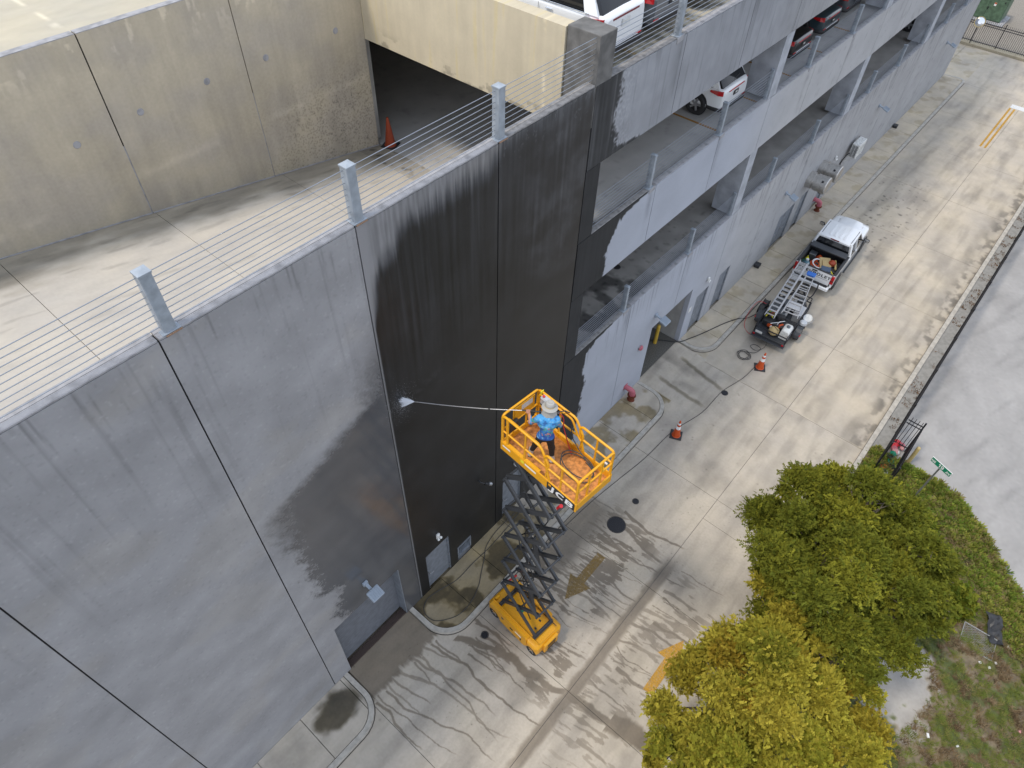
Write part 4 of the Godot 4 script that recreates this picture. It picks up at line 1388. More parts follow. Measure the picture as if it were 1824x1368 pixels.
func build_wall_fittings():
	wall_lamp(4.05, 4.2, "pale flood lamp on an arm above the roll-up door")
	wall_lamp(19.0, 3.95, "pale flood lamp above the open service door with yellow pipes")
	wall_lamp(30.3, 3.95, "pale flood lamp on the wall short of the exhaust hoods")
	wall_lamp(41.9, 3.95, "pale flood lamp on the wall past the air conditioner")
	wall_lamp(53.4, 3.9, "pale flood lamp near the far corner of the garage")
	# small white emergency lights
	for q in [[6.82, 3.1, "small white emergency light above the grey door in the wet wall"], [10.53, 3.1, "small white emergency light above the door behind the lift"], [23.45, 2.98, "small white oval light above the door by the service opening"], [36.85, 2.94, "small white box on the wall beside the air conditioner"]]:
		var t := thing("emergency_light", q[2], "light", Vector3(q[0], q[1], 0.0), 0.0, "small white wall lights")
		part(t, "housing", cbox(0.14, 0.26, 0.10, 0.035, Vector3(0, 0, 0.052)), MT.white_plastic)
		for s in [-1, 1]:
			var st := st_new()
			add_lathe(st, [Vector2(0.03, 0.0), Vector2(0.045, 0.05), Vector2(0.04, 0.06), Vector2(0.0, 0.06)], 10, Vector3(s * 0.05, -0.09, 0.09), Basis(Vector3.RIGHT, 0.9))
			part(t, "lamp_head", st.commit(), MT.white_plastic)
	# camera
	var cam := thing("security_camera", "small black dome camera on an arm on the dark wet wall", "camera", Vector3(8.84, 3.85, 0.0))
	part(cam, "bracket", tube(bend([Vector3(-0.1, 0.12, 0.01), Vector3(-0.1, 0.12, 0.12), Vector3(0.02, 0.02, 0.22)], 0.05), 0.022, 7), MT.black_plastic)
	part(cam, "body", tube([Vector3(0.0, 0.03, 0.2), Vector3(0.14, -0.06, 0.3)], 0.05, 10), MT.black_plastic)
	part(cam, "sun_shield", tube([Vector3(0.10, -0.01, 0.27), Vector3(0.17, -0.06, 0.32)], 0.06, 10), MT.galv)
	# siamese fire connections on the sidewalk
	for q in [[17.78, 0.35, "pink painted fire pipe by the wall next to the lift's end of the walk"], [36.1, 0.35, "pink painted fire pipe by the wall near the pickup's hood"]]:
		var t := thing("fire_pipe", q[2], "hydrant", Vector3(q[0], 0.15, q[1]), 0.0, "fire department pipes along the wall")
		part(t, "base", lathe([Vector2(0.17, 0.0), Vector2(0.17, 0.04), Vector2(0.12, 0.06), Vector2(0.12, 0.28), Vector2(0.19, 0.30), Vector2(0.19, 0.37), Vector2(0.0, 0.37)], 16), MT.rust_red)
		part(t, "elbow", tube(curve([Vector3(0, 0.36, 0), Vector3(0, 0.52, 0), Vector3(-0.02, 0.66, -0.05), Vector3(-0.05, 0.72, -0.18), Vector3(-0.06, 0.73, -0.34)], 4), [0.13, 0.135, 0.14, 0.145, 0.145, 0.145, 0.145, 0.145, 0.14, 0.14, 0.14, 0.14, 0.14, 0.135, 0.13, 0.13, 0.13], 14), MT.pink)
		for k in 8:
			var a := TAU * k / 8
			part(t, "bolt", lathe([Vector2(0.02, 0), Vector2(0.02, 0.03), Vector2(0, 0.03)], 6), MT.rust_red, Vector3(cos(a) * 0.165, 0.37, sin(a) * 0.165))
		part(t, "wall_plate", cbox(0.3, 0.3, 0.02, 0.005, Vector3(-0.06, 0.73, -0.337)), MT.pink)
		t.scale = Vector3(0.84, 0.84, 1.0)
	var al := thing("fire_bell", "round pink fire bell on the light wall left of service door", "bell", Vector3(18.25, 2.7, 0.0))
	var sb := st_new()
	add_lathe(sb, [Vector2(0.0, 0.09), Vector2(0.06, 0.085), Vector2(0.11, 0.05), Vector2(0.12, 0.0)], 16, Vector3(0, 0, 0.04), Basis(Vector3.RIGHT, Vector3.BACK, Vector3.DOWN))
	part(al, "gong", sb.commit(), MT.pink)
	part(al, "back_box", cbox(0.12, 0.12, 0.05, 0.008, Vector3(0, 0, 0.026)), MT.white_plastic)
	single("wall_notice", "small pale notice plate on the wall between service opening and door", "sign", cbox(0.22, 0.28, 0.008, 0.002), MT.white_plastic, Vector3(22.45, 1.85, 0.005))
	# exhaust hoods
	for q in [[33.35, 3.3, "round steel exhaust hood beside the pink fire pipe's end of the pair"], [34.75, 3.3, "round steel exhaust hood on the air conditioner's side of the pair"]]:
		var t := thing("exhaust_hood", q[2], "vent", Vector3(q[0], q[1], 0.0), 0.0, "pair of round steel exhaust hoods")
		var bas := Basis(Vector3.RIGHT, Vector3.BACK, Vector3.DOWN)
		var a := st_new()
		add_lathe(a, [Vector2(0.42, 0.0), Vector2(0.42, 0.30), Vector2(0.36, 0.30)], 28, Vector3.ZERO, bas)
		part(t, "collar", a.commit(), MT.steel)
		var b := st_new()
		add_lathe(b, [Vector2(0.36, 0.29), Vector2(0.36, 0.42)], 28, Vector3.ZERO, bas)
		part(t, "neck", b.commit(), MT.steel)
		var c := st_new()
		add_lathe(c, [Vector2(0.34, 0.40), Vector2(0.42, 0.40), Vector2(0.42, 0.76), Vector2(0.44, 0.77), Vector2(0.44, 0.98), Vector2(0.41, 1.02), Vector2(0.0, 1.03)], 28, Vector3.ZERO, bas)
		part(t, "drum", c.commit(), MT.steel)
		for s in [0.9, 2.4, 4.2]:
			part(t, "clip", cbox(0.05, 0.10, 0.10, 0.006), MT.black_steel, Vector3(cos(s) * 0.435, sin(s) * 0.435, 0.78), Vector3(0, 0, s))
	# air conditioner on wall brackets
	var ac := thing("air_conditioner", "cream outdoor air conditioner on brackets high on the wall", "air conditioner", Vector3(39.35, 2.15, 0.0))
	part(ac, "cabinet", cbox(1.05, 0.80, 0.40, 0.02, Vector3(0, 0.45, 0.36)), MT.white_enamel)
	var gr := part(ac, "side_grille", cbox(0.01, 0.66, 0.30, 0.003, Vector3(-0.529, 0.45, 0.36)), MT.black_plastic)
	for k in 11:
		part(gr, "slat", cbox(0.016, 0.018, 0.30, 0.003, Vector3(-0.536, 0.16 + 0.06 * k, 0.36)), MT.white_enamel)
	part(gr, "divider", cbox(0.018, 0.68, 0.02, 0.003, Vector3(-0.538, 0.45, 0.36)), MT.white_enamel)
	var fg := st_new()
	add_lathe(fg, [Vector2(0.30, 0.0), Vector2(0.30, 0.02), Vector2(0.28, 0.02), Vector2(0.28, 0.0)], 24, Vector3(0.1, 0.45, 0.56), Basis(Vector3.RIGHT, Vector3.BACK, Vector3.DOWN))
	for k in 6:
		add_bar(fg, Vector3(0.1, 0.45, 0.572) + Vector3(cos(k * PI / 6), sin(k * PI / 6), 0) * 0.29, Vector3(0.1, 0.45, 0.572) - Vector3(cos(k * PI / 6), sin(k * PI / 6), 0) * 0.29, 0.012, 0.008, Vector3.BACK, 0.002)
	part(ac, "fan_guard", fg.commit(), MT.white_enamel)
	for x in [-0.38, 0.38]:
		var st := st_new()
		add_bar(st, Vector3(x, 0.03, 0.02), Vector3(x, 0.03, 0.60), 0.04, 0.05)
		add_bar(st, Vector3(x, -0.35, 0.02), Vector3(x, 0.02, 0.5), 0.035, 0.03)
		part(ac, "bracket", st.commit(), MT.white_enamel)
	part(ac, "pipe", tube(bend([Vector3(-0.45, 0.3, 0.2), Vector3(-0.75, 0.2, 0.12), Vector3(-0.95, -0.1, 0.05), Vector3(-0.95, -0.4, 0.03)], 0.12), 0.035, 7), MT.black_plastic)
	part(ac, "conduit", tube(bend([Vector3(0.52, 0.7, 0.2), Vector3(0.8, 0.75, 0.06), Vector3(0.85, 0.2, 0.04), Vector3(0.82, -0.2, 0.04)], 0.1), 0.02, 6), MT.galv)
	# rodent bait boxes at the foot of the wall
	for q in [[29.42, "black bait box on the walk near the trailer"], [48.35, "black bait box at the wall foot past the air conditioner"]]:
		var t := thing("bait_box", q[1], "box", Vector3(q[0], 0.15, 0.17), 0.1, "black bait boxes on the walk")
		part(t, "tray", cbox(0.34, 0.10, 0.27, 0.02, Vector3(0, 0.052, 0)), MT.black_plastic)
		part(t, "lid", cbox(0.36, 0.06, 0.29, 0.025, Vector3(0, 0.133, 0)), MT.black_plastic)
	# yellow bollard and pipes just inside the service opening
	var yb := thing("bollard", "yellow pipe bollard standing inside the open service door", "bollard", Vector3(21.35, 0.1, -0.75))
	part(yb, "pipe", lathe([Vector2(0.085, 0.0), Vector2(0.085, 1.05), Vector2(0.06, 1.10), Vector2(0.0, 1.12)], 14), MT.yellow_bollard)
	var yr := thing("yellow_pipes", "bent yellow pipes low on the floor inside the service door", "pipe", Vector3(20.3, 0.1, -1.3))
	part(yr, "pipe", tube(bend([Vector3(-0.7, 0.08, -1.1), Vector3(-0.7, 0.6, -1.1), Vector3(0.2, 0.62, -0.8), Vector3(1.15, 0.62, -0.45), Vector3(1.15, 0.0, -0.45)], 0.15), 0.09, 10), MT.yellow_bollard)
	part(yr, "pipe", tube(bend([Vector3(-0.7, 0.08, -0.5), Vector3(-0.7, 0.45, -0.5), Vector3(0.5, 0.48, -0.7), Vector3(0.6, 0.0, -0.7)], 0.15), 0.08, 10), MT.yellow_bollard)

# ------------------------------------------------------------------ fences, sign, far end
func build_boundary():
	var fm := cbox(0.022, 1.75, 0.022, 0.003)
	# long black fence along the street
	var f := thing("steel_fence", "long black steel picket fence between the kerb strip and the street", "fence", Vector3(21.2, 0.05, 9.5))
	for i in 290:
		part(f, "picket", fm, MT.black_steel, Vector3(0.05 + i * 0.128, 0.95, 0.0))
	for y in [0.22, 1.45, 1.66]:
		part(f, "rail", bar(Vector3(0, y, 0), Vector3(37.2, y, 0), 0.045, 0.045), MT.black_steel)
	for i in 16:
		part(f, "post", cbox(0.06, 1.85, 0.06, 0.006), MT.black_steel, Vector3(i * 2.46 + 0.02, 0.92, 0.0))
	# short return and inner leaf near the plants
	var g := thing("steel_gate", "short black steel fence leaf across the end of the strip", "fence", Vector3(23.0, 0.0, 9.56))
	for i in 4:
		part(g, "picket", fm, MT.black_steel, Vector3(0, 0.95, 0.1 + i * 0.13))
	for y in [0.25, 1.45, 1.62]:
		part(g, "rail", bar(Vector3(0, y, 0.0), Vector3(0, y, 0.55), 0.04, 0.04), MT.black_steel)
	var h := thing("steel_fence", "short black steel fence run beside the cream bollard", "fence", Vector3(20.3, 0.0, 10.14))
	for i in 21:
		part(h, "picket", fm, MT.black_steel, Vector3(0.04 + i * 0.128, 0.95, 0.0))
	for y in [0.25, 1.45, 1.62]:
		part(h, "rail", bar(Vector3(0, y, 0), Vector3(2.72, y, 0), 0.045, 0.045), MT.black_steel)
	for x in [0.0, 2.72]:
		part(h, "post", cbox(0.06, 1.85, 0.06, 0.006), MT.black_steel, Vector3(x, 0.92, 0.0))
	var cb := thing("bollard", "leaning cream pipe bollard on the grass edge by the street", "bollard", Vector3(22.5, 0.0, 10.42))
	var st := st_new()
	add_lathe(st, [Vector2(0.075, -0.05), Vector2(0.075, 0.92), Vector2(0.05, 0.97), Vector2(0.0, 0.98)], 14, Vector3.ZERO, Basis(Vector3.BACK, -0.12))
	part(cb, "pipe", st.commit(), MT.cream_bollard)
	# street name sign
	var s := thing("street_sign", "green street name sign NE 19 AV on a steel post in the weeds", "sign", Vector3(20.75, 0.0, 11.12))
	part(s, "post", bar(Vector3(0, -0.1, 0), Vector3(0.05, 2.3, 0.05), 0.06, 0.035), MT.galv)
	var face_dir := Vector3(-0.93, 0.0, -0.36).normalized()
	var along_dir := Vector3(0, 1, 0).cross(face_dir).normalized()
	var bs := Basis(along_dir, Vector3.UP, face_dir)
	var bl := st_new()
	add_cbox(bl, Vector3(0, 2.42, 0.05), Vector3(0.42, 0.125, 0.008), 0.004, bs)
	var blade := part(s, "blade", bl.commit(), MT.reflective_white)
	for side in [1, -1]:
		var gf := st_new()
		add_cbox(gf, Vector3(0, 2.42, 0.05) + bs.z * 0.0095 * side, Vector3(0.400, 0.105, 0.002), 0.001, bs)
		part(blade, "green_face", gf.commit(), MT.sign_green)
		for q in [["NE", -0.30, 0.085, 0.02], ["19", 0.0, 0.13, 0.0], ["AV", 0.30, 0.085, 0.02]]:
			var o := part(blade, "lettering", text_mesh(q[0], q[2] * 1.15, 0.003), MT.reflective_white)
			var bb := bs if side == 1 else Basis(-bs.x, bs.y, -bs.z)
			o.transform = Transform3D(bb, Vector3(0, 2.42 - q[3], 0.05) + bb.x * q[1] + bb.z * 0.0125)

func build_far_end():
	var k := structure("end_kerb")
	var z := -6.0
	while z < 24.0:
		part(k, "kerb_stone", prism_xz(rect(65.25, z + 0.01, 65.85, z + 2.99), -0.1, 0.16), MT.stall_line_pale if false else MT.beam_flat)
		z += 3.0
	structure("gravel", prism_xz(rect(65.86, -14, 100, 30), -0.1, 0.05), MT.gravel)
	structure("side_street", prism_xz(rect(58.5, 16.0, 65.2, 33.4), -0.11, -0.004, street_uv), MT.street)
	structure("back_court", prism_xz(rect(58.5, -40.0, 65.2, -3.02), -0.11, -0.004), MT.cap)
	var f := thing("steel_fence", "black spiked picket fence on the kerb at the end of drive", "fence", Vector3(65.6, 0.16, -4.0))
	var pm := st_new()
	add_cbox(pm, Vector3(0, 0.82, 0), Vector3(0.013, 0.80, 0.013), 0.002)
	add_loft(pm, [ring_box(0.013, 0.013, 1.62), ring_box(0.002, 0.002, 1.72)], false, true, 4294967295)
	pm.generate_normals()
	var pmesh := pm.commit()
	for i in 118:
		part(f, "picket", pmesh, MT.black_steel, Vector3(0, 0.0, 0.06 + i * 0.135))
	for y in [0.12, 1.32, 1.48]:
		part(f, "rail", bar(Vector3(0, y, 0), Vector3(0, y, 16.0), 0.04, 0.05), MT.black_steel)
	for i in 7:
		part(f, "post", cbox(0.07, 1.75, 0.07, 0.008), MT.black_steel, Vector3(0, 0.87, 0.45 + i * 2.5))
	# round mirror on the fence
	var m := thing("traffic_mirror", "round convex mirror on a black post at the end fence", "mirror", Vector3(65.3, 0.16, -0.35))
	part(m, "post", tube([Vector3(0.05, 0, 0), Vector3(0.05, 1.5, 0)], 0.03, 8), MT.black_steel)
	var ms := st_new()
	var mb := Basis(Vector3.UP, Vector3(-0.9, 0.35, 0.28).normalized(), Vector3.BACK).orthonormalized()
	mb = basis_y(Vector3(-0.9, 0.35, 0.28).normalized())
	add_lathe(ms, [Vector2(0.0, 0.10), Vector2(0.15, 0.085), Vector2(0.28, 0.03), Vector2(0.33, 0.0), Vector2(0.0, -0.03)], 24, Vector3(0, 1.55, 0), mb)
	part(m, "mirror_face", ms.commit(), MT.chrome)
	var mr := st_new()
	add_lathe(mr, [Vector2(0.33, -0.02), Vector2(0.37, -0.01), Vector2(0.37, 0.02), Vector2(0.33, 0.012)], 24, Vector3(0, 1.55, 0), mb)
	part(m, "rim", mr.commit(), MT.cream_bollard)
	# green transformer cabinet
	var t := thing("transformer", "large green utility cabinet on the gravel behind the end fence", "utility box", Vector3(70.9, 0.05, -1.1))
	part(t, "plinth", cbox(2.6, 0.12, 3.4, 0.02, Vector3(0.8, 0.06, 0)), MT.cap)
	part(t, "tank", cbox(1.9, 1.75, 2.7, 0.03, Vector3(1.0, 1.0, 0)), MT.green_box)
	part(t, "lid", cbox(1.25, 0.12, 2.8, 0.03, Vector3(0.62, 1.94, 0)), MT.green_box)
	for s in [-0.66, 0.66]:
		part(t, "door", cbox(0.03, 1.55, 1.29, 0.01, Vector3(0.035, 0.98, s)), MT.green_box)
	part(t, "handle", cbox(0.06, 0.20, 0.07, 0.01, Vector3(0.0, 1.0, 0.06)), MT.black_steel)
	part(t, "warning_label", cbox(0.006, 0.24, 0.17, 0.001, Vector3(0.016, 1.35, 0.45)), MT.reflective_white)
	part(t, "warning_band", cbox(0.004, 0.10, 0.165, 0.001, Vector3(0.0125, 1.42, 0.45)), MT.orange)
	part(t, "padlock", cbox(0.05, 0.12, 0.08, 0.01, Vector3(0.0, 1.6, 1.1)), MT.black_steel)
	var rr := RandomNumberGenerator.new()
	rr.seed = 77
	# low wall and clutter behind
	var w := thing("low_wall", "grey block wall on the gravel beyond the green cabinet", "wall", Vector3(76.0, 0.05, 3.4))
	for i in 7:
		for j in 3:
			part(w, "block", cbox(0.2, 0.2, 0.4, 0.008), MT.cap, Vector3(0, 0.105 + 0.203 * j, -1.4 + 0.405 * i + (0.2 if j == 1 else 0.0)))
	var sc := thing("scrap_board", "pale broken board lying on the gravel near the green cabinet", "board", Vector3(72.6, 0.08, 2.5), 0.5)
	part(sc, "board", cbox(1.3, 0.05, 0.35, 0.01), MT.white_enamel)

func basis_y(y: Vector3) -> Basis:
	y = y.normalized()
	var x := y.cross(Vector3.BACK if absf(y.z) < 0.9 else Vector3.RIGHT).normalized()
	return Basis(x, y, x.cross(y))

# ------------------------------------------------------------------ cars
# wheel standing on y = 0 with its axle along x, outer side towards `out`
func wheel(parent: Node3D, at: Vector3, r: float, w: float, out: float, spokes := 5, rim_mat := "galv"):
	var bs := Basis(Vector3(0, 0, 1), Vector3(out, 0, 0), Vector3(0, 1, 0))
	if bs.determinant() < 0:
		bs = Basis(Vector3(0, 0, -1), Vector3(out, 0, 0), Vector3(0, 1, 0))
	var st := st_new()
	add_lathe(st, [Vector2(r * 0.62, -w * 0.5), Vector2(r * 0.93, -w * 0.5), Vector2(r, -w * 0.36), Vector2(r, w * 0.36), Vector2(r * 0.94, w * 0.5), Vector2(r * 0.66, w * 0.48), Vector2(r * 0.63, w * 0.36)], 28, Vector3.ZERO, bs)
	var o := Node3D.new()
	o.name = "wheel"
	parent.add_child(o, true)
	o.position = at + Vector3(0, r, 0)
	part(o, "tyre", st.commit(), MT.rubber)
	var rm := st_new()
	add_lathe(rm, [Vector2(r * 0.66, w * 0.40), Vector2(r * 0.64, w * 0.47), Vector2(r * 0.60, w * 0.44), Vector2(r * 0.58, w * 0.2), Vector2(0.0, w * 0.12)], 28, Vector3.ZERO, bs)
	part(o, "rim", rm.commit(), MT.black_plastic if rim_mat == "alloy" else MT[rim_mat])
	var sp := st_new()
	for k in spokes:
		var a := TAU * k / spokes + 0.3
		var d := bs * Vector3(cos(a), 0, sin(a))
		var d2 := bs * Vector3(cos(a + 0.28), 0, sin(a + 0.28))
		var ax := bs.y
		add_bar(sp, d * r * 0.08 + ax * w * 0.36, d2 * r * 0.6 + ax * w * 0.42, r * 0.2, 0.018, ax, 0.004)
	add_lathe(sp, [Vector2(r * 0.14, w * 0.34), Vector2(r * 0.13, w * 0.42), Vector2(0.0, w * 0.43)], 12, Vector3.ZERO, bs)
	part(o, "spokes", sp.commit(), MT.galv)

# Car with its tail at z = 0 and its nose towards -z. d: length, width, height, belt, kind ("suv" or "sedan")
func car(called: String, label: String, at: Vector3, paint_mat: String, d: Dictionary, group := ""):
	var t := thing(called, label, "car", at, d.get("turn", 0.0), group)
	var L: float = d.length
	var hw: float = d.width * 0.5
	var H: float = d.height
	var belt: float = d.belt
	var suv: bool = d.kind == "suv"
	var body: Material = MT[paint_mat]
	# lower body: rings from the tail to the nose
	var rings := []
	var prof := [[0.03, 0.62, 0.30, 0.86], [0.0, 0.55, 0.02, 0.90], [-0.06, 0.40, 0.10, 0.95], [-0.25, 0.30, 0.0, 0.985], [-0.8, 0.24, 0.0, 1.0], [-1.6, 0.22, 0.0, 1.0], [-L * 0.62, 0.22, 0.0, 1.0], [-L * 0.76, 0.23, -0.02, 0.99], [-L * 0.88, 0.26, -0.10, 0.96], [-L * 0.97, 0.34, -0.20, 0.88], [-L, 0.42, -0.30, 0.74]]
	for i in prof.size():
		var p: Array = prof[i]
		var top: float = belt
		if i == 0:
			top = belt - 0.10
		elif i == 1:
			top = belt - 0.04
		elif i > 5:
			top = belt + p[2] * 0.8
		var y0: float = p[1] if i > 2 else [0.50, 0.40, 0.33][i]
		rings.append(ring_z(p[0], y0, top, hw * p[3] * 0.97, hw * p[3] * 0.93, 0.10, 0.10, 3, 0.03))
	part(t, "body", loft(rings), body)
	# greenhouse of dark glass
	var gl := []
	var zr0 := -0.10 if suv else -0.62
	var zr1 := -0.62 if suv else -1.55
	var zf1 := -L * 0.48
	var zf0 := -L * 0.68
	var g := [[zr0, belt - 0.03, belt + 0.02, 0.82, 0.80], [lerpf(zr0, zr1, 0.5), belt - 0.03, lerpf(belt, H, 0.62), 0.88, 0.78], [zr1, belt - 0.03, H - 0.06, 0.90, 0.74], [lerpf(zr1, zf1, 0.5), belt - 0.03, H - 0.02, 0.91, 0.75], [zf1, belt - 0.03, H - 0.06, 0.90, 0.72], [lerpf(zf1, zf0, 0.6), belt - 0.03, lerpf(H, belt, 0.55), 0.87, 0.74], [zf0, belt - 0.04, belt - 0.0, 0.82, 0.78]]
	for p in g:
		gl.append(ring_z(p[0], p[1], p[2], hw * p[3], hw * p[4], 0.02, min(0.10, (p[2] - p[1]) * 0.45), 3, 0.02))
	part(t, "glasshouse", loft(gl), MT.car_glass)
	# roof skin and pillars in body colour
	var rf := []
	for p in [[zr1 + 0.16, H - 0.09, 0.70], [zr1 - 0.1, H - 0.02, 0.76], [lerpf(zr1, zf1, 0.5), H + 0.012, 0.775], [zf1 + 0.05, H - 0.02, 0.755], [zf1 - 0.12, H - 0.075, 0.70]]:
		rf.append(ring_z(p[0], p[1] - 0.05, p[1], hw * p[2], hw * (p[2] - 0.05), 0.02, 0.02, 2, 0.025))
	part(t, "roof", loft(rf), body if not d.get("black_roof", false) else MT.car_black)
	for s in [-1.0, 1.0]:
		var st := st_new()
		# rear pillar: a leaning slab
		var a0 := Vector3(s * hw * 0.90, belt - 0.02, zr0 - 0.06)
		var a1 := Vector3(s * hw * 0.905, belt - 0.02, zr0 - (0.42 if suv else 0.5))
		var b0 := Vector3(s * hw * 0.755, H - 0.07, zr1 + 0.10)
		var b1 := Vector3(s * hw * 0.765, H - 0.06, zr1 - 0.14)
		var off := Vector3(s * 0.018, 0.012, 0.0)
		add_loft(st, [[a0 + off, a1 + off, a1 - off * 3.0, a0 - off * 3.0 + Vector3(0, 0, 0.02)], [b0 + off, b1 + off, b1 - off * 3.0, b0 - off * 3.0 + Vector3(0, 0, 0.02)]], true, true, 4294967295)
		# windscreen pillar
		add_bar(st, Vector3(s * hw * 0.87, belt, zf0 + 0.12), Vector3(s * hw * 0.73, H - 0.05, zf1 - 0.04), 0.07, 0.05)
		st.generate_normals()
		part(t, "pillar", st.commit(), body)
		# centre pillars stay dark, belt moulding bright
		var mo := st_new()
		add_bar(mo, Vector3(s * hw * 0.935, belt + 0.005, zr0 - 0.3), Vector3(s * hw * 0.925, belt + 0.005, zf0 + 0.15), 0.02, 0.022)
		part(t, "belt_moulding", mo.commit(), MT.chrome if paint_mat == "car_white" else MT.black_plastic)
		# door seams and handles
		for q in [-L * 0.36, -L * 0.575]:
			part(t, "door_handle", cbox(0.03, 0.028, 0.20, 0.012, Vector3(s * (hw * 0.965), belt - 0.13, q + 0.30)), body if paint_mat != "car_white" else MT.chrome)
			part(t, "door_seam", cbox(0.008, belt - 0.42, 0.009, 0.002, Vector3(s * (hw * 0.957 + 0.010), (belt + 0.30) * 0.5, q)), MT.dark_gap)
		# mirror
		var mi := st_new()
		add_cbox(mi, Vector3(s * (hw + 0.10), belt + 0.06, zf0 + 0.22), Vector3(0.11, 0.08, 0.055), 0.03)
		part(t, "mirror", mi.commit(), body)
		# wheel arches and wheels
		for q in [-L * 0.185, -L * 0.80]:
			var ar := st_new()
			add_lathe(ar, [Vector2(0.0, 0.0), Vector2(0.415, 0.0), Vector2(0.415, 0.02), Vector2(0.0, 0.025)], 26, Vector3(s * hw * 0.935, 0.37, q), Basis(Vector3.BACK, Vector3(s, 0, 0), Vector3.UP * (-s)).orthonormalized())
			part(t, "wheel_arch", ar.commit(), MT.black_plastic)
			wheel(t, Vector3(s * (hw - 0.09), 0.0, q), 0.36, 0.235, s, d.get("spokes", 5), "alloy")
		# tail lamp wraps round the corner
		var tl := st_new()
		var ly: float = belt - 0.12 if suv else belt - 0.10
		add_loft(tl, [[Vector3(s * hw * 0.55, ly - 0.05, 0.022), Vector3(s * hw * 0.55, ly + 0.05, 0.012), Vector3(s * hw * 0.55, ly + 0.04, -0.05), Vector3(s * hw * 0.55, ly - 0.05, -0.05)],
			[Vector3(s * hw * 0.90, ly - 0.075, -0.02), Vector3(s * hw * 0.885, ly + 0.075, -0.035), Vector3(s * hw * 0.80, ly + 0.06, -0.12), Vector3(s * hw * 0.82, ly - 0.06, -0.12)],
			[Vector3(s * hw * 0.988, ly - 0.06, -0.17), Vector3(s * hw * 0.955, ly + 0.07, -0.17), Vector3(s * hw * 0.88, ly + 0.06, -0.20), Vector3(s * hw * 0.9, ly - 0.05, -0.20)],
			[Vector3(s * hw * 0.995, ly - 0.01, -0.46), Vector3(s * hw * 0.975, ly + 0.035, -0.46), Vector3(s * hw * 0.9, ly + 0.03, -0.46), Vector3(s * hw * 0.9, ly - 0.01, -0.46)]], true, true, 4294967295)
		tl.generate_normals()
		part(t, "tail_lamp", tl.commit(), MT.tail_red)
		# reflector low in the bumper
		part(t, "reflector", cbox(0.24, 0.05, 0.03, 0.008, Vector3(s * hw * 0.70, 0.47, 0.022)), MT.tail_red)
	# lamp bar, plate, bumper, spoiler, wiper
	part(t, "lamp_bar", cbox(d.width * 0.56, 0.05, 0.04, 0.01, Vector3(0, belt - 0.12, 0.022)), MT[d.get("bar", "tail_dark")])
	var pl := part(t, "number_plate", cbox(0.34, 0.16, 0.012, 0.003, Vector3(0, belt - 0.28, 0.046)), MT[d.get("plate", "black_plastic")])
	part(pl, "plate_mark", cbox(0.14, 0.06, 0.006, 0.001, Vector3(0.02, belt - 0.28, 0.054)), MT.plate)
	var bp := []
	for p in [[-0.5, 0.98, 0.02], [-0.16, 0.975, 0.02], [0.03, 0.90, 0.02], [0.065, 0.78, 0.02]]:
		bp.append(ring_z(p[0], 0.32, 0.46, hw * p[1], hw * p[1], 0.04, 0.03, 2, 0.0))
	part(t, "bumper_trim", loft(bp), MT.black_plastic)
	part(t, "bumper_strip", cbox(d.width * 0.62, 0.022, 0.02, 0.006, Vector3(0, 0.48, 0.05)), MT.chrome)
	if suv:
		var sp := st_new()
		add_loft(sp, [ring_z(zr1 + 0.30, H - 0.105, H - 0.075, hw * 0.66, hw * 0.64, 0.01, 0.01, 2), ring_z(zr1 - 0.02, H - 0.06, H + 0.005, hw * 0.74, hw * 0.72, 0.01, 0.01, 2)])
		sp.generate_normals()
		part(t, "spoiler", sp.commit(), body)
		part(t, "wiper", bar(Vector3(-0.02, belt + 0.07, zr0 - 0.03), Vector3(0.42, belt + 0.13, zr0 - 0.06), 0.02, 0.02), MT.black_plastic)
		for s in [-1.0, 1.0]:
			part(t, "roof_rail", tube(bend([Vector3(s * hw * 0.66, H - 0.01, zr1 - 0.05), Vector3(s * hw * 0.66, H + 0.055, zr1 - 0.15), Vector3(s * hw * 0.66, H + 0.06, zf1 + 0.15), Vector3(s * hw * 0.66, H - 0.01, zf1 + 0.05)], 0.06), 0.016, 6), MT.black_plastic if paint_mat != "car_white" else MT.galv)
	# windscreen wipers cowl
	part(t, "cowl", cbox(d.width * 0.72, 0.02, 0.14, 0.006, Vector3(0, belt + 0.0, zf0 - 0.03)), MT.black_plastic)
	return t

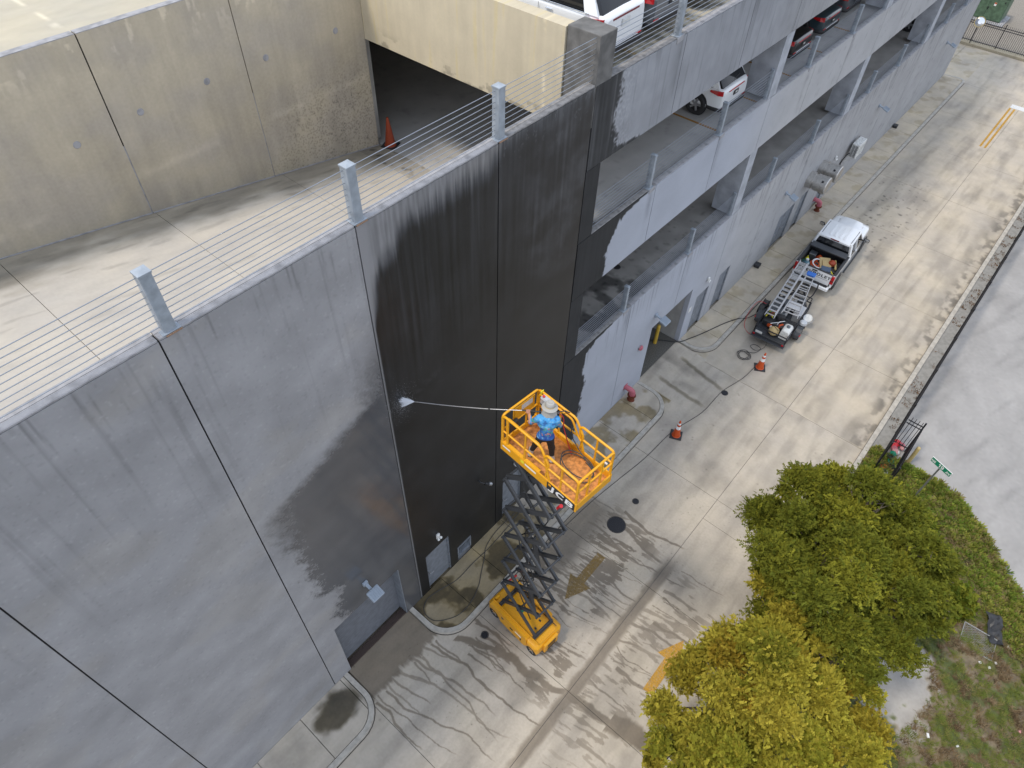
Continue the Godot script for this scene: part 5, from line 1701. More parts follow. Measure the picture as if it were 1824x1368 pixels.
func build_cars():
	var suv := {"length": 4.75, "width": 1.9, "height": 1.72, "belt": 1.06, "kind": "suv"}
	var low := {"length": 4.7, "width": 1.86, "height": 1.46, "belt": 0.94, "kind": "sedan"}
	var a := suv.duplicate()
	a["plate"] = "white_plastic"
	a["turn"] = 0.03
	a["belt"] = 1.22
	a["height"] = 1.86
	a["width"] = 1.98
	a["length"] = 4.95
	car("white_suv", "white sport utility car on the roof deck behind the corner column", Vector3(14.54, ROOF_Y + 0.002, -0.52), "car_white", a)
	var b := suv.duplicate()
	b["plate"] = "black_plastic"
	car("grey_suv", "dark grey sport utility car on the roof deck beside the white one", Vector3(16.8, ROOF_Y + 0.002, -0.62), "car_grey", b)
	var c := suv.duplicate()
	c["bar"] = "tail_red"
	c["height"] = 1.64
	car("white_suv", "white car with red tail bar parked on the upper open deck", Vector3(22.48, L2_Y + 0.002, -0.66), "car_white", c)
	var e := low.duplicate()
	e["bar"] = "tail_red"
	car("black_sedan", "black car with red tail bar behind the upper deck railing", Vector3(28.02, L2_Y + 0.002, -0.75), "car_black", e)
	var f := low.duplicate()
	f["bar"] = "tail_red"
	car("teal_sedan", "dark teal sedan with red tail bar between black and grey cars", Vector3(30.95, L2_Y + 0.002, -0.85), "car_teal", f)
	car("grey_sedan", "dark grey car next to the teal sedan on the upper deck", Vector3(33.75, L2_Y + 0.002, -1.05), "car_grey", low)
	car("grey_suv", "dark car far along the roof deck past the grey one", Vector3(19.3, ROOF_Y + 0.002, -0.7), "car_black", b)
	# the car behind the tall wall of the ramp faces the other way
	var k := low.duplicate()
	k["turn"] = -PI / 2 - 0.05
	var s = car("silver_car", "pale silver car behind the parapet above the ramp wall", Vector3(9.15, ROOF_Y + 0.002, -9.45), "car_silver", k)
	s.get_node("glasshouse").material_override = MT.glass_blue
	var w := low.duplicate()
	w["turn"] = 0.2
	car("silver_car", "pale car on the lower deck behind the far bay's railing", Vector3(48.9, L1_Y + 0.002, -0.8), "car_silver", w)

# ------------------------------------------------------------------ pickup
const TRUCK_AT := Vector3(29.62, 0.0, 2.81)
const TRUCK_TURN := -PI / 2 + 0.048
func truck_pt(p: Vector3) -> Vector3:
	return TRUCK_AT + Basis(Vector3.UP, TRUCK_TURN) * p

func build_pickup():
	var t := thing("pickup_truck", "white crew cab pickup parked along the kerb with loaded open bed", "truck", TRUCK_AT, TRUCK_TURN)
	var W: Material = MT.car_white
	var hw := 0.98
	# cab and hood below the windows
	var rings := []
	for p in [[-1.90, 0.42, 1.16, 0.99, 0.0], [-2.6, 0.38, 1.16, 1.0, 0.0], [-3.6, 0.38, 1.16, 1.0, 0.01], [-4.05, 0.40, 1.17, 0.995, 0.04], [-4.6, 0.62, 1.17, 0.985, 0.05], [-5.2, 0.58, 1.12, 0.97, 0.05], [-5.55, 0.5, 1.04, 0.92, 0.04], [-5.72, 0.5, 0.94, 0.82, 0.02]]:
		rings.append(ring_z(p[0], p[1], p[2], hw * p[3], hw * (p[3] - 0.05), 0.08, 0.10, 3, p[4]))
	part(t, "cab_body", loft(rings), W)
	# raised hood
	var hd := []
	for p in [[-4.02, 1.19, 0.55], [-4.5, 1.225, 0.60], [-5.1, 1.19, 0.60], [-5.5, 1.10, 0.5]]:
		hd.append(ring_z(p[0], p[1] - 0.06, p[1], hw * p[2] + 0.06, hw * p[2], 0.02, 0.03, 2, 0.03))
	part(t, "hood", loft(hd), W)
	# glass house
	var g := []
	for p in [[-1.96, 1.20, 1.24, 0.92, 0.90], [-2.04, 1.14, 1.78, 0.94, 0.80], [-2.14, 1.14, 1.86, 0.95, 0.78], [-2.9, 1.14, 1.90, 0.955, 0.785], [-3.48, 1.14, 1.87, 0.955, 0.77], [-3.80, 1.15, 1.56, 0.94, 0.84], [-4.12, 1.15, 1.19, 0.92, 0.89]]:
		g.append(ring_z(p[0], p[1], p[2], hw * p[3], hw * p[4], 0.015, minf(0.09, (p[2] - p[1]) * 0.45), 3, 0.02))
	part(t, "glasshouse", loft(g), MT.car_glass)
	var rf := []
	for p in [[-2.03, 1.835, 0.765], [-2.15, 1.89, 0.80], [-2.7, 1.925, 0.81], [-3.2, 1.92, 0.81], [-3.50, 1.885, 0.79]]:
		rf.append(ring_z(p[0], p[1] - 0.07, p[1], hw * p[2] + 0.02, hw * (p[2] - 0.03), 0.02, 0.035, 3, 0.02))
	var roof := part(t, "roof", loft(rf), W)
	for x in [-0.36, -0.12, 0.12, 0.36]:
		part(roof, "roof_rib", cbox(0.10, 0.016, 1.05, 0.007, Vector3(x, 1.942 - 0.02 * absf(x), -2.72)), W)
	part(t, "high_brake_light", cbox(0.42, 0.05, 0.05, 0.012, Vector3(0.0, 1.855, -1.995)), MT.tail_dark)
	for s in [-1.0, 1.0]:
		var st := st_new()
		add_bar(st, Vector3(s * hw * 0.945, 1.15, -1.99), Vector3(s * hw * 0.80, 1.84, -2.08), 0.10, 0.17)
		add_bar(st, Vector3(s * hw * 0.965, 1.15, -2.92), Vector3(s * hw * 0.81, 1.86, -2.90), 0.05, 0.10)
		add_bar(st, Vector3(s * hw * 0.93, 1.16, -4.02), Vector3(s * hw * 0.785, 1.86, -3.46), 0.07, 0.06)
		add_bar(st, Vector3(s * hw * 0.81, 1.865, -2.05), Vector3(s * hw * 0.80, 1.865, -3.48), 0.09, 0.08)
		part(t, "pillar", st.commit(), W)
		part(t, "rain_gutter", bar(Vector3(s * hw * 0.75, 1.925, -2.15), Vector3(s * hw * 0.75, 1.92, -3.35), 0.025, 0.012), MT.black_plastic)
		part(t, "belt_trim", bar(Vector3(s * hw * 0.968, 1.165, -2.05), Vector3(s * hw * 0.965, 1.165, -3.95), 0.02, 0.02), MT.black_plastic)
		for z in [-2.18, -3.12]:
			part(t, "door_handle", cbox(0.04, 0.04, 0.20, 0.014, Vector3(s * (hw + 0.003), 1.04, z)), MT.chrome)
		for z in [-1.97, -2.92, -4.0]:
			part(t, "door_seam", cbox(0.008, 0.66, 0.010, 0.002, Vector3(s * (hw * 0.982), 0.80, z)), MT.dark_gap)
		part(t, "running_board", cbox(0.16, 0.06, 2.1, 0.02, Vector3(s * (hw - 0.01), 0.40, -2.95)), MT.black_plastic)
		var m := part(t, "mirror", cbox(0.24, 0.20, 0.11, 0.04, Vector3(s * (hw + 0.19), 1.24, -3.92)), MT.black_plastic)
		part(m, "mirror_glass", cbox(0.20, 0.16, 0.012, 0.003, Vector3(s * (hw + 0.19), 1.24, -3.86)), MT.chrome)
		part(m, "mirror_arm", bar(Vector3(s * hw * 0.93, 1.18, -3.93), Vector3(s * (hw + 0.1), 1.22, -3.93), 0.05, 0.05), MT.black_plastic)
		for z in [-1.02, -4.72]:
			var ar := st_new()
			add_lathe(ar, [Vector2(0.0, 0.0), Vector2(0.47, 0.0), Vector2(0.47, 0.03), Vector2(0.0, 0.035)], 26, Vector3(s * (hw - 0.012), 0.44, z), Basis(Vector3.BACK, Vector3(s, 0, 0), Vector3.UP * (-s)).orthonormalized())
			part(t, "wheel_arch", ar.commit(), MT.black_plastic)
			wheel(t, Vector3(s * (hw - 0.10), 0.0, z), 0.40, 0.27, s, 6)
		# bed side
		var side := PackedVector2Array([Vector2(-0.02, 0.62), Vector2(-0.02, 1.34), Vector2(-1.87, 1.36), Vector2(-1.87, 0.44), Vector2(-1.55, 0.44), Vector2(-1.42, 0.75), Vector2(-1.02, 0.92), Vector2(-0.62, 0.75), Vector2(-0.5, 0.5)])
		var sb := st_new()
		add_prism(sb, side, s * (hw - 0.10), s * (hw - 0.005), to_zy)
		part(t, "bed_side", sb.commit(), W)
		part(t, "bed_rail_cap", cbox(0.13, 0.025, 1.84, 0.008, Vector3(s * (hw - 0.055), 1.362, -0.945)), MT.black_plastic)
		var tl := st_new()
		add_cbox(tl, Vector3(s * (hw - 0.065), 1.08, 0.0), Vector3(0.075, 0.22, 0.05), 0.02)
		var lamp := part(t, "tail_lamp", tl.commit(), MT.tail_red)
		part(lamp, "reverse_lamp", cbox(0.125, 0.07, 0.02, 0.006, Vector3(s * (hw - 0.065), 1.05, 0.047)), MT.tail_dark)
	part(t, "bed_front", block(Vector3(-hw + 0.10, 0.6, -1.87), Vector3(hw - 0.10, 1.36, -1.82)), MT.black_plastic)
	part(t, "bed_floor", block(Vector3(-hw + 0.10, 0.66, -1.82), Vector3(hw - 0.10, 0.72, -0.05)), MT.black_plastic)
	for s in [-1.0, 1.0]:
		part(t, "bed_liner", block(Vector3(s * (hw - 0.118) - 0.014, 0.72, -1.80), Vector3(s * (hw - 0.118) + 0.014, 1.345, -0.05)), MT.black_plastic)
	var tg := part(t, "tailgate", cbox(2 * hw - 0.30, 0.64, 0.06, 0.015, Vector3(0, 1.03, 0.0)), W)
	part(tg, "tailgate_cap", cbox(2 * hw - 0.30, 0.03, 0.10, 0.01, Vector3(0, 1.362, -0.01)), MT.black_plastic)
	part(tg, "tailgate_recess", cbox(2 * hw - 0.5, 0.012, 0.012, 0.003, Vector3(0, 0.98, 0.030)), MT.dark_gap)
	var lt := part(tg, "lettering", text_mesh("CHEVROLET", 0.15, 0.006), MT.black_plastic)
	lt.transform = Transform3D(Basis.IDENTITY.scaled(Vector3(1.42, 1.0, 1.0)), Vector3(0, 1.13, 0.034))
	part(tg, "tailgate_handle", cbox(0.26, 0.07, 0.02, 0.01, Vector3(0, 1.27, 0.033)), MT.black_plastic)
	var bm := part(t, "rear_bumper", cbox(2 * hw - 0.1, 0.22, 0.24, 0.05, Vector3(0, 0.58, 0.11)), MT.car_white)
	part(bm, "step_pad", cbox(2 * hw - 0.3, 0.015, 0.16, 0.005, Vector3(0, 0.697, 0.11)), MT.black_plastic)
	var pl := part(bm, "number_plate", cbox(0.32, 0.16, 0.01, 0.003, Vector3(0, 0.60, 0.234)), MT.plate)
	pl.set_meta("label", "pale plate on the rear bumper")
	part(t, "tow_hitch", bar(Vector3(0, 0.42, -0.2), Vector3(0, 0.42, 0.34), 0.07, 0.07), MT.black_steel)
	part(t, "front_bumper", cbox(1.7, 0.26, 0.16, 0.05, Vector3(0, 0.58, -5.70)), MT.chrome)
	# folded tonneau cover across the front of the bed
	var tn := part(t, "tonneau_cover", bar(Vector3(-hw + 0.09, 1.43, -1.64), Vector3(hw - 0.09, 1.43, -1.64), 0.40, 0.06, Vector3(0, 1, 0.0), 0.012), MT.black_plastic)
	part(tn, "tonneau_fold", bar(Vector3(-hw + 0.09, 1.495, -1.62), Vector3(hw - 0.09, 1.495, -1.62), 0.38, 0.05, Vector3(0, 1, 0.12), 0.012), MT.black_paint)
	part(t, "wiper", bar(Vector3(-0.5, 1.22, -4.12), Vector3(0.1, 1.23, -4.14), 0.02, 0.02), MT.black_plastic)
	bed_load()

func coil(c: Vector3, r: float, tube_r: float, turns: int, rise: float, sd: int, tilt := Basis.IDENTITY) -> ArrayMesh:
	var rr := RandomNumberGenerator.new()
	rr.seed = sd
	var pts := []
	var n := 14
	for i in turns * n + 1:
		var a := TAU * i / n
		var rad := r * (0.82 + 0.26 * sin(i * 0.37 + sd) * 0.5 + 0.08 * rr.randf())
		pts.append(c + tilt * Vector3(cos(a) * rad, rise * i / (turns * n) + 0.02 * rr.randf(), sin(a) * rad * 0.9))
	return tube(curve(pts, 2), tube_r, 6)

func bed_load():
	var q: Node3D
	q = thing("hose_coil", "bright orange hose coil lying in the pickup bed", "hose", truck_pt(Vector3(-0.22, 0.72, -0.72)))
	part(q, "coil", coil(Vector3(0, 0.16, 0), 0.27, 0.022, 6, 0.22, 3), MT.orange)
	part(q, "core", lathe([Vector2(0.25, 0.0), Vector2(0.27, 0.20), Vector2(0.2, 0.28), Vector2(0.0, 0.30)], 16), MT.orange)
	q = thing("hose_coil", "white hose loops draped over the orange coil in pickup bed", "hose", truck_pt(Vector3(-0.12, 1.07, -0.78)))
	part(q, "coil", coil(Vector3.ZERO, 0.36, 0.018, 3, 0.08, 8, Basis(Vector3.RIGHT, 0.2)), MT.reflective_white)
	q = thing("tote_bin", "slate blue tote bin by the tailgate in the pickup bed", "bin", truck_pt(Vector3(0.38, 0.72, -0.42)), 0.25 + TRUCK_TURN)
	part(q, "bin", cbox(0.42, 0.50, 0.34, 0.03, Vector3(0, 0.255, 0)), MT.slate_blue)
	part(q, "lid", cbox(0.46, 0.05, 0.38, 0.02, Vector3(0, 0.532, 0)), MT.slate_blue)
	q = thing("tan_board", "tan folded canvas sheet on the load in pickup bed", "canvas", truck_pt(Vector3(0.16, 1.12, -1.0)), 0.5 + TRUCK_TURN)
	var st := st_new()
	add_cbox(st, Vector3(0, 0, 0), Vector3(0.27, 0.03, 0.34), 0.015, Basis(Vector3.RIGHT, 0.25))
	add_cbox(st, Vector3(0.05, 0.045, 0.08), Vector3(0.20, 0.02, 0.2), 0.012, Basis(Vector3.RIGHT, 0.18))
	part(q, "canvas", st.commit(), MT.tan)
	q = thing("storage_crate", "black crate under the load in the pickup bed", "crate", truck_pt(Vector3(0.2, 0.72, -1.08)), TRUCK_TURN)
	part(q, "crate", cbox(0.9, 0.34, 0.6, 0.03, Vector3(0, 0.175, 0)), MT.black_plastic)
	q = thing("orange_bag", "dull orange bag next to the canvas in the pickup bed", "bag", truck_pt(Vector3(0.45, 1.07, -1.12)))
	part(q, "bag", lathe([Vector2(0.10, 0.0), Vector2(0.18, 0.06), Vector2(0.17, 0.18), Vector2(0.08, 0.26), Vector2(0.0, 0.27)], 12), MT.old_orange)
	q = thing("spirit_level", "long yellow tool lying along the bed side of pickup", "tool", truck_pt(Vector3(0.62, 1.13, -1.15)), TRUCK_TURN + 0.35)
	part(q, "bar", cbox(0.09, 0.10, 0.75, 0.02), MT.cream_bollard)
	q = thing("tool_case", "dark case along the pickup bed wall under yellow tool", "case", truck_pt(Vector3(0.70, 0.72, -1.1)), TRUCK_TURN)
	part(q, "case", cbox(0.22, 0.36, 0.9, 0.03, Vector3(0, 0.18, 0)), MT.black_plastic)
	q = thing("water_jug", "clear grey water jug wrapped in green net in pickup bed corner", "jug", truck_pt(Vector3(-0.60, 0.72, -0.55)))
	part(q, "jug", lathe([Vector2(0.18, 0.0), Vector2(0.20, 0.05), Vector2(0.20, 0.34), Vector2(0.10, 0.45), Vector2(0.06, 0.52), Vector2(0.0, 0.52)], 16), MT.glass_blue)
	part(q, "net", coil(Vector3(0, 0.1, 0), 0.24, 0.012, 4, 0.3, 14), MT.sign_green)
	part(q, "cap", lathe([Vector2(0.07, 0.50), Vector2(0.07, 0.56), Vector2(0.0, 0.56)], 10), MT.white_plastic)
	q = thing("storage_crate", "grey tote against the front wall of the pickup bed", "crate", truck_pt(Vector3(-0.60, 0.72, -1.45)), TRUCK_TURN)
	part(q, "crate", cbox(0.36, 0.42, 0.36, 0.03, Vector3(0, 0.215, 0)), MT.car_grey)
	q = thing("orange_bag", "small bright orange bundle beside the grey tote in bed", "bag", truck_pt(Vector3(-0.26, 0.72, -1.5)))
	part(q, "bag", lathe([Vector2(0.12, 0.0), Vector2(0.17, 0.10), Vector2(0.15, 0.26), Vector2(0.06, 0.36), Vector2(0.0, 0.37)], 12), MT.orange)
	q = thing("yellow_bottle", "small yellow bottle between jug and grey tote in bed", "bottle", truck_pt(Vector3(-0.72, 0.72, -1.05)))
	part(q, "bottle", lathe([Vector2(0.08, 0.0), Vector2(0.085, 0.26), Vector2(0.03, 0.33), Vector2(0.03, 0.38), Vector2(0.0, 0.38)], 12), MT.yellow_strap)
	q = thing("white_bucket", "white bucket beside the slate blue bin in pickup bed", "bucket", truck_pt(Vector3(0.68, 0.72, -0.35)))
	part(q, "pail", lathe([Vector2(0.12, 0.0), Vector2(0.15, 0.34), Vector2(0.16, 0.36), Vector2(0.14, 0.36), Vector2(0.12, 0.05), Vector2(0.0, 0.04)], 16), MT.white_plastic)
	q = thing("yellow_bottle", "yellow sprayer wand beside the white bucket in bed", "tool", truck_pt(Vector3(0.70, 1.05, -0.55)))
	part(q, "wand", tube([Vector3(-0.1, 0.0, 0.1), Vector3(0.06, 0.12, -0.2)], 0.03, 8), MT.yellow_strap)

# ------------------------------------------------------------------ trailer and its load
const TRAILER_AT := Vector3(24.72, 0.0, 3.10)
const TRAILER_TURN := -PI / 2 + 0.07
func trailer_pt(p: Vector3) -> Vector3:
	return TRAILER_AT + Basis(Vector3.UP, TRAILER_TURN) * p

func build_trailer():
	var t := thing("utility_trailer", "small black utility trailer hitched behind the white pickup", "trailer", TRAILER_AT, TRAILER_TURN)
	var B: Material = MT.black_steel
	part(t, "deck", cbox(1.46, 0.05, 3.0, 0.01, Vector3(0, 0.52, -1.5)), MT.black_paint)
	var fr := st_new()
	for x in [-0.73, 0.73]:
		add_bar(fr, Vector3(x, 0.47, 0.0), Vector3(x, 0.47, -3.0), 0.06, 0.10)
		add_bar(fr, Vector3(x, 0.86, 0.0), Vector3(x, 0.86, -3.0), 0.045, 0.045)
		for z in [-0.02, -1.0, -2.0, -2.98]:
			add_bar(fr, Vector3(x, 0.47, z), Vector3(x, 0.86, z), 0.045, 0.045)
	for z in [0.0, -3.0]:
		add_bar(fr, Vector3(-0.73, 0.47, z), Vector3(0.73, 0.47, z), 0.06, 0.10)
		add_bar(fr, Vector3(-0.73, 0.86, z), Vector3(0.73, 0.86, z), 0.045, 0.045)
	part(t, "frame", fr.commit(), B)
	var dr := st_new()
	add_bar(dr, Vector3(-0.6, 0.47, -3.0), Vector3(0, 0.47, -4.3), 0.07, 0.09)
	add_bar(dr, Vector3(0.6, 0.47, -3.0), Vector3(0, 0.47, -4.3), 0.07, 0.09)
	add_bar(dr, Vector3(0, 0.47, -4.2), Vector3(0, 0.50, -4.62), 0.09, 0.09)
	part(t, "drawbar", dr.commit(), B)
	var hoop := tube(bend([Vector3(0.42, 0.47, -3.4), Vector3(0.55, 0.52, -4.1), Vector3(0.55, 0.95, -4.35), Vector3(0.42, 1.0, -4.42)], 0.15), 0.03, 8)
	part(t, "spare_bracket", hoop, B)
	part(t, "jack", tube([Vector3(0.18, 0.08, -4.0), Vector3(0.18, 0.85, -4.0)], 0.035, 8), MT.galv)
	part(t, "rear_board", cbox(1.52, 0.16, 0.05, 0.01, Vector3(0, 0.47, 0.06)), MT.black_paint)
	part(t, "number_plate", cbox(0.32, 0.15, 0.01, 0.003, Vector3(-0.50, 0.60, 0.05)), MT.plate)
	part(t, "bumper_step", cbox(1.56, 0.03, 0.22, 0.008, Vector3(0, 0.40, 0.10)), MT.black_paint)
	for x in [-0.68, 0.68]:
		part(t, "marker_lamp", cbox(0.10, 0.08, 0.03, 0.008, Vector3(x, 0.47, 0.095)), MT.tail_red)
	for s in [-1.0, 1.0]:
		wheel(t, Vector3(s * 0.93, 0.0, -1.32), 0.31, 0.21, s, 6)
		var fd := st_new()
		var out := []
		for k in 9:
			var a := PI * k / 8.0
			out.append(Vector2(-1.32 + cos(a) * 0.44, 0.33 + sin(a) * 0.40))
		for k in 9:
			var a := PI * (8 - k) / 8.0
			out.append(Vector2(-1.32 + cos(a) * 0.41, 0.33 + sin(a) * 0.37))
		add_prism(fd, PackedVector2Array(out), s * 0.80, s * 1.06, to_zy)
		part(t, "mudguard", fd.commit(), MT.black_paint)
		part(t, "side_lamp", cbox(0.05, 0.05, 0.16, 0.01, Vector3(s * 1.07, 0.50, -0.98)), MT.tail_red)
	trailer_load()

# ladder lying flat: from a to b, half widths at each end
func ladder(t: Node3D, a: Vector3, b: Vector3, wa: float, wb: float, rungs: int, depth: float):
	var d := (b - a).normalized()
	var side := Vector3.UP.cross(d).normalized()
	for s in [-1.0, 1.0]:
		part(t, "rail", bar(a + side * s * wa, b + side * s * wb, 0.035, depth), MT.aluminium)
	for k in rungs:
		var f := (k + 0.5) / rungs
		var c := a.lerp(b, f)
		var w := lerpf(wa, wb, f)
		part(t, "rung", bar(c - side * (w - 0.018), c + side * (w - 0.018), 0.05, 0.035, d), MT.aluminium)

func trailer_load():
	var t: Node3D
	# a rack that carries the ladders
	t = thing("ladder_rack", "black steel rack frame on the trailer under the ladders", "rack", TRAILER_AT + Vector3(0, 0.545, 0), TRAILER_TURN)
	for z in [-0.75, -2.85]:
		var st := st_new()
		for x in [-0.70, 0.70]:
			add_bar(st, Vector3(x, 0.0, z), Vector3(x, 0.68, z), 0.04, 0.04)
		add_bar(st, Vector3(-0.70, 0.68, z), Vector3(0.70, 0.68, z), 0.04, 0.04)
		part(t, "frame_hoop", st.commit(), MT.black_steel)
	var base := Vector3(0, 1.285, 0)
	t = thing("extension_ladder", "long aluminium extension ladder lying over trailer towards the tailgate", "ladder")
	ladder(t, Vector3(25.05, 1.31, 2.68), Vector3(29.46, 1.55, 2.24), 0.21, 0.20, 14, 0.075)
	ladder(t, Vector3(25.25, 1.38, 2.66), Vector3(29.30, 1.60, 2.25), 0.175, 0.17, 13, 0.06)
	t = thing("step_ladder", "folded aluminium step ladder with blue top lying on trailer", "ladder")
	ladder(t, Vector3(25.7, 1.32, 3.34), Vector3(28.86, 1.42, 2.87), 0.36, 0.17, 9, 0.06)
	ladder(t, Vector3(25.9, 1.25, 3.32), Vector3(28.70, 1.35, 2.90), 0.33, 0.16, 5, 0.05)
	part(t, "blue_top", bar(Vector3(28.80, 1.43, 2.88), Vector3(29.08, 1.44, 2.84), 0.42, 0.10, Vector3.UP, 0.02), MT.blue)
	part(t, "step_tray", bar(Vector3(26.3, 1.30, 3.25), Vector3(26.75, 1.31, 3.19), 0.55, 0.03), MT.aluminium)
	# pressure washer: engine, tank, reels
	t = thing("pressure_washer", "grey engine and pump unit at the front of trailer", "machine", trailer_pt(Vector3(0.30, 0.548, -2.55)), TRAILER_TURN)
	part(t, "skid", cbox(0.6, 0.05, 0.75, 0.01, Vector3(0, 0.025, 0)), MT.black_steel)
	part(t, "engine", cbox(0.38, 0.34, 0.34, 0.05, Vector3(0.05, 0.22, -0.15)), MT.black_paint)
	part(t, "fuel_tank", cbox(0.34, 0.16, 0.24, 0.05, Vector3(0.05, 0.47, -0.15)), MT.car_grey)
	part(t, "muffler", lathe([Vector2(0.0, 0.0), Vector2(0.09, 0.0), Vector2(0.09, 0.22), Vector2(0.0, 0.22)], 14), MT.steel, Vector3(-0.2, 0.05, -0.2))
	part(t, "pump", cbox(0.20, 0.18, 0.26, 0.03, Vector3(0.0, 0.14, 0.22)), MT.steel)
	t = thing("tool_box", "bare aluminium tool box on the trailer's street side", "box", trailer_pt(Vector3(0.52, 0.548, -2.55 + 0.55)), TRAILER_TURN)
	part(t, "box", cbox(0.34, 0.42, 0.72, 0.012, Vector3(0, 0.212, 0)), MT.aluminium)
	part(t, "lid", cbox(0.37, 0.04, 0.75, 0.01, Vector3(0, 0.445, 0)), MT.aluminium)
	t = thing("water_tank", "dark water tank under the ladders in the middle of trailer", "tank", trailer_pt(Vector3(-0.25, 0.548, -1.75)), TRAILER_TURN)
	part(t, "tank", cbox(0.8, 0.52, 1.2, 0.08, Vector3(0, 0.262, 0)), MT.car_grey)
	part(t, "lid", lathe([Vector2(0.12, 0.0), Vector2(0.12, 0.04), Vector2(0.0, 0.045)], 14), MT.black_plastic, Vector3(0, 0.522, 0))
	for q in [[-1.0, -1.9, "black hose reel hung on the kerb side of trailer"], [-1.02, -1.45, "second black reel with cover on kerb side of trailer"]]:
		t = thing("hose_reel", q[2], "reel", trailer_pt(Vector3(q[0], 0.62, q[1])), TRAILER_TURN, "hose reels on the trailer")
		var bs := Basis(Vector3.BACK, Vector3.RIGHT, Vector3.UP).orthonormalized()
		var st := st_new()
		add_lathe(st, [Vector2(0.0, -0.13), Vector2(0.25, -0.13), Vector2(0.25, -0.11), Vector2(0.12, -0.11), Vector2(0.12, 0.11), Vector2(0.25, 0.11), Vector2(0.25, 0.13), Vector2(0.0, 0.13)], 20, Vector3.ZERO, bs)
		part(t, "drum", st.commit(), MT.black_plastic)
		var st2 := st_new()
		add_lathe(st2, [Vector2(0.12, -0.10), Vector2(0.20, -0.10), Vector2(0.21, 0.0), Vector2(0.20, 0.10), Vector2(0.12, 0.10)], 20, Vector3.ZERO, bs)
		part(t, "wound_hose", st2.commit(), MT.hose)
		part(t, "bracket", bar(Vector3(0.12, -0.05, 0), Vector3(0.34, -0.05, 0), 0.06, 0.08), MT.black_steel)
	# loose load at the tail
	t = thing("spray_tank", "tall white plastic tank with dark cap at the trailer's tail", "tank", trailer_pt(Vector3(0.53, 0.548, -0.40)), TRAILER_TURN)
	var rg := []
	for p in [[0.22, 0.26], [0.20, 0.28], [0.0, 0.30], [-0.30, 0.30], [-0.40, 0.26], [-0.44, 0.18]]:
		rg.append(ring_z(p[0], 0.02, 0.02 + p[1] * 1.75, 0.20, 0.19, 0.05, 0.12, 3))
	part(t, "tank", loft(rg), MT.white_plastic)
	part(t, "cap", lathe([Vector2(0.085, 0.0), Vector2(0.085, 0.045), Vector2(0.0, 0.05)], 14), MT.car_grey, Vector3(0, 0.545, -0.1))
	t = thing("yellow_buoy", "round dull yellow ball tied at the trailer's tail", "ball", trailer_pt(Vector3(0.05, 0.548, -0.26)), TRAILER_TURN)
	part(t, "ball", lathe([Vector2(0.0, 0.0), Vector2(0.16, 0.05), Vector2(0.24, 0.17), Vector2(0.22, 0.30), Vector2(0.12, 0.39), Vector2(0.0, 0.41)], 18), MT.tan)
	for k in 2:
		part(t, "strap", bar(Vector3(-0.2 + k * 0.2, 0.41, -0.15 + 0.15 * k), Vector3(0.2, 0.40 - 0.1 * k, 0.1), 0.025, 0.02), MT.black_steel)
	t = thing("traffic_cone", "orange and white cone lying tilted in the trailer's load", "cone", trailer_pt(Vector3(-0.30, 0.66, -0.62)), TRAILER_TURN + 0.6)
	cone_parts(t, 0.55, Basis(Vector3.RIGHT, 1.15), true)
	t = thing("orange_blower", "orange and white hand machine lying on the trailer's tail", "machine", trailer_pt(Vector3(0.18, 0.70, -0.72)), TRAILER_TURN - 0.5)
	part(t, "motor", cbox(0.20, 0.16, 0.34, 0.06, Vector3(0, 0.08, 0)), MT.orange)
	part(t, "handle", tube(bend([Vector3(-0.1, 0.12, 0.15), Vector3(-0.12, 0.26, 0.05), Vector3(-0.05, 0.24, -0.25), Vector3(-0.3, 0.12, 0.35)], 0.06), 0.02, 7), MT.reflective_white)
	t = thing("strap_heap", "heap of yellow straps and harness at the ladder's foot", "straps", trailer_pt(Vector3(-0.42, 0.87, -1.02)))
	for k in 6:
		var rr := RandomNumberGenerator.new()
		rr.seed = 400 + k
		var pts := []
		for i in 5:
			pts.append(Vector3(rr.randf_range(-0.28, 0.28), rr.randf_range(0.0, 0.22), rr.randf_range(-0.2, 0.2)))
		part(t, "strap", tube(curve(pts, 4), 0.022, 5), [MT.yellow_strap, MT.yellow_strap, MT.orange, MT.black_plastic, MT.yellow_strap, MT.sign_green][k])
	t = thing("storage_crate", "black crate at the trailer's tail under the loose tools", "crate", trailer_pt(Vector3(-0.15, 0.548, -0.85)), TRAILER_TURN)
	part(t, "crate", cbox(0.95, 0.30, 0.55, 0.03, Vector3(0, 0.152, 0)), MT.black_plastic)
	t = thing("black_battery", "black machine box in the middle of the trailer's tail", "box", trailer_pt(Vector3(0.02, 0.86, -1.0)), TRAILER_TURN + 0.2)
	part(t, "case", cbox(0.34, 0.26, 0.30, 0.05, Vector3(0, 0.13, 0)), MT.black_plastic)
	t = thing("white_bucket", "white bucket in a wire hoop on trailer's street side", "bucket", trailer_pt(Vector3(0.95, 0.40, -2.35)), TRAILER_TURN)
	var bk := st_new()
	add_lathe(bk, [Vector2(0.15, -0.2), Vector2(0.19, 0.2), Vector2(0.20, 0.22), Vector2(0.17, 0.21), Vector2(0.0, 0.19)], 18, Vector3.ZERO, Basis(Vector3.RIGHT, 0.5))
	part(t, "pail", bk.commit(), MT.white_plastic)
	part(t, "hoop", tube(bend([Vector3(-0.25, 0.1, -0.15), Vector3(0.25, 0.1, -0.15), Vector3(0.25, 0.1, 0.25), Vector3(-0.25, 0.1, 0.25)], 0.1, 4, true), 0.012, 5), MT.galv)
	part(t, "bracket", bar(Vector3(-0.24, 0.1, 0), Vector3(-0.20, 0.1, 0.01), 0.05, 0.05), MT.black_steel)
	t = thing("grey_can", "grey can wedged on the street side mudguard of trailer", "can", trailer_pt(Vector3(0.93, 0.735, -1.52)), TRAILER_TURN)
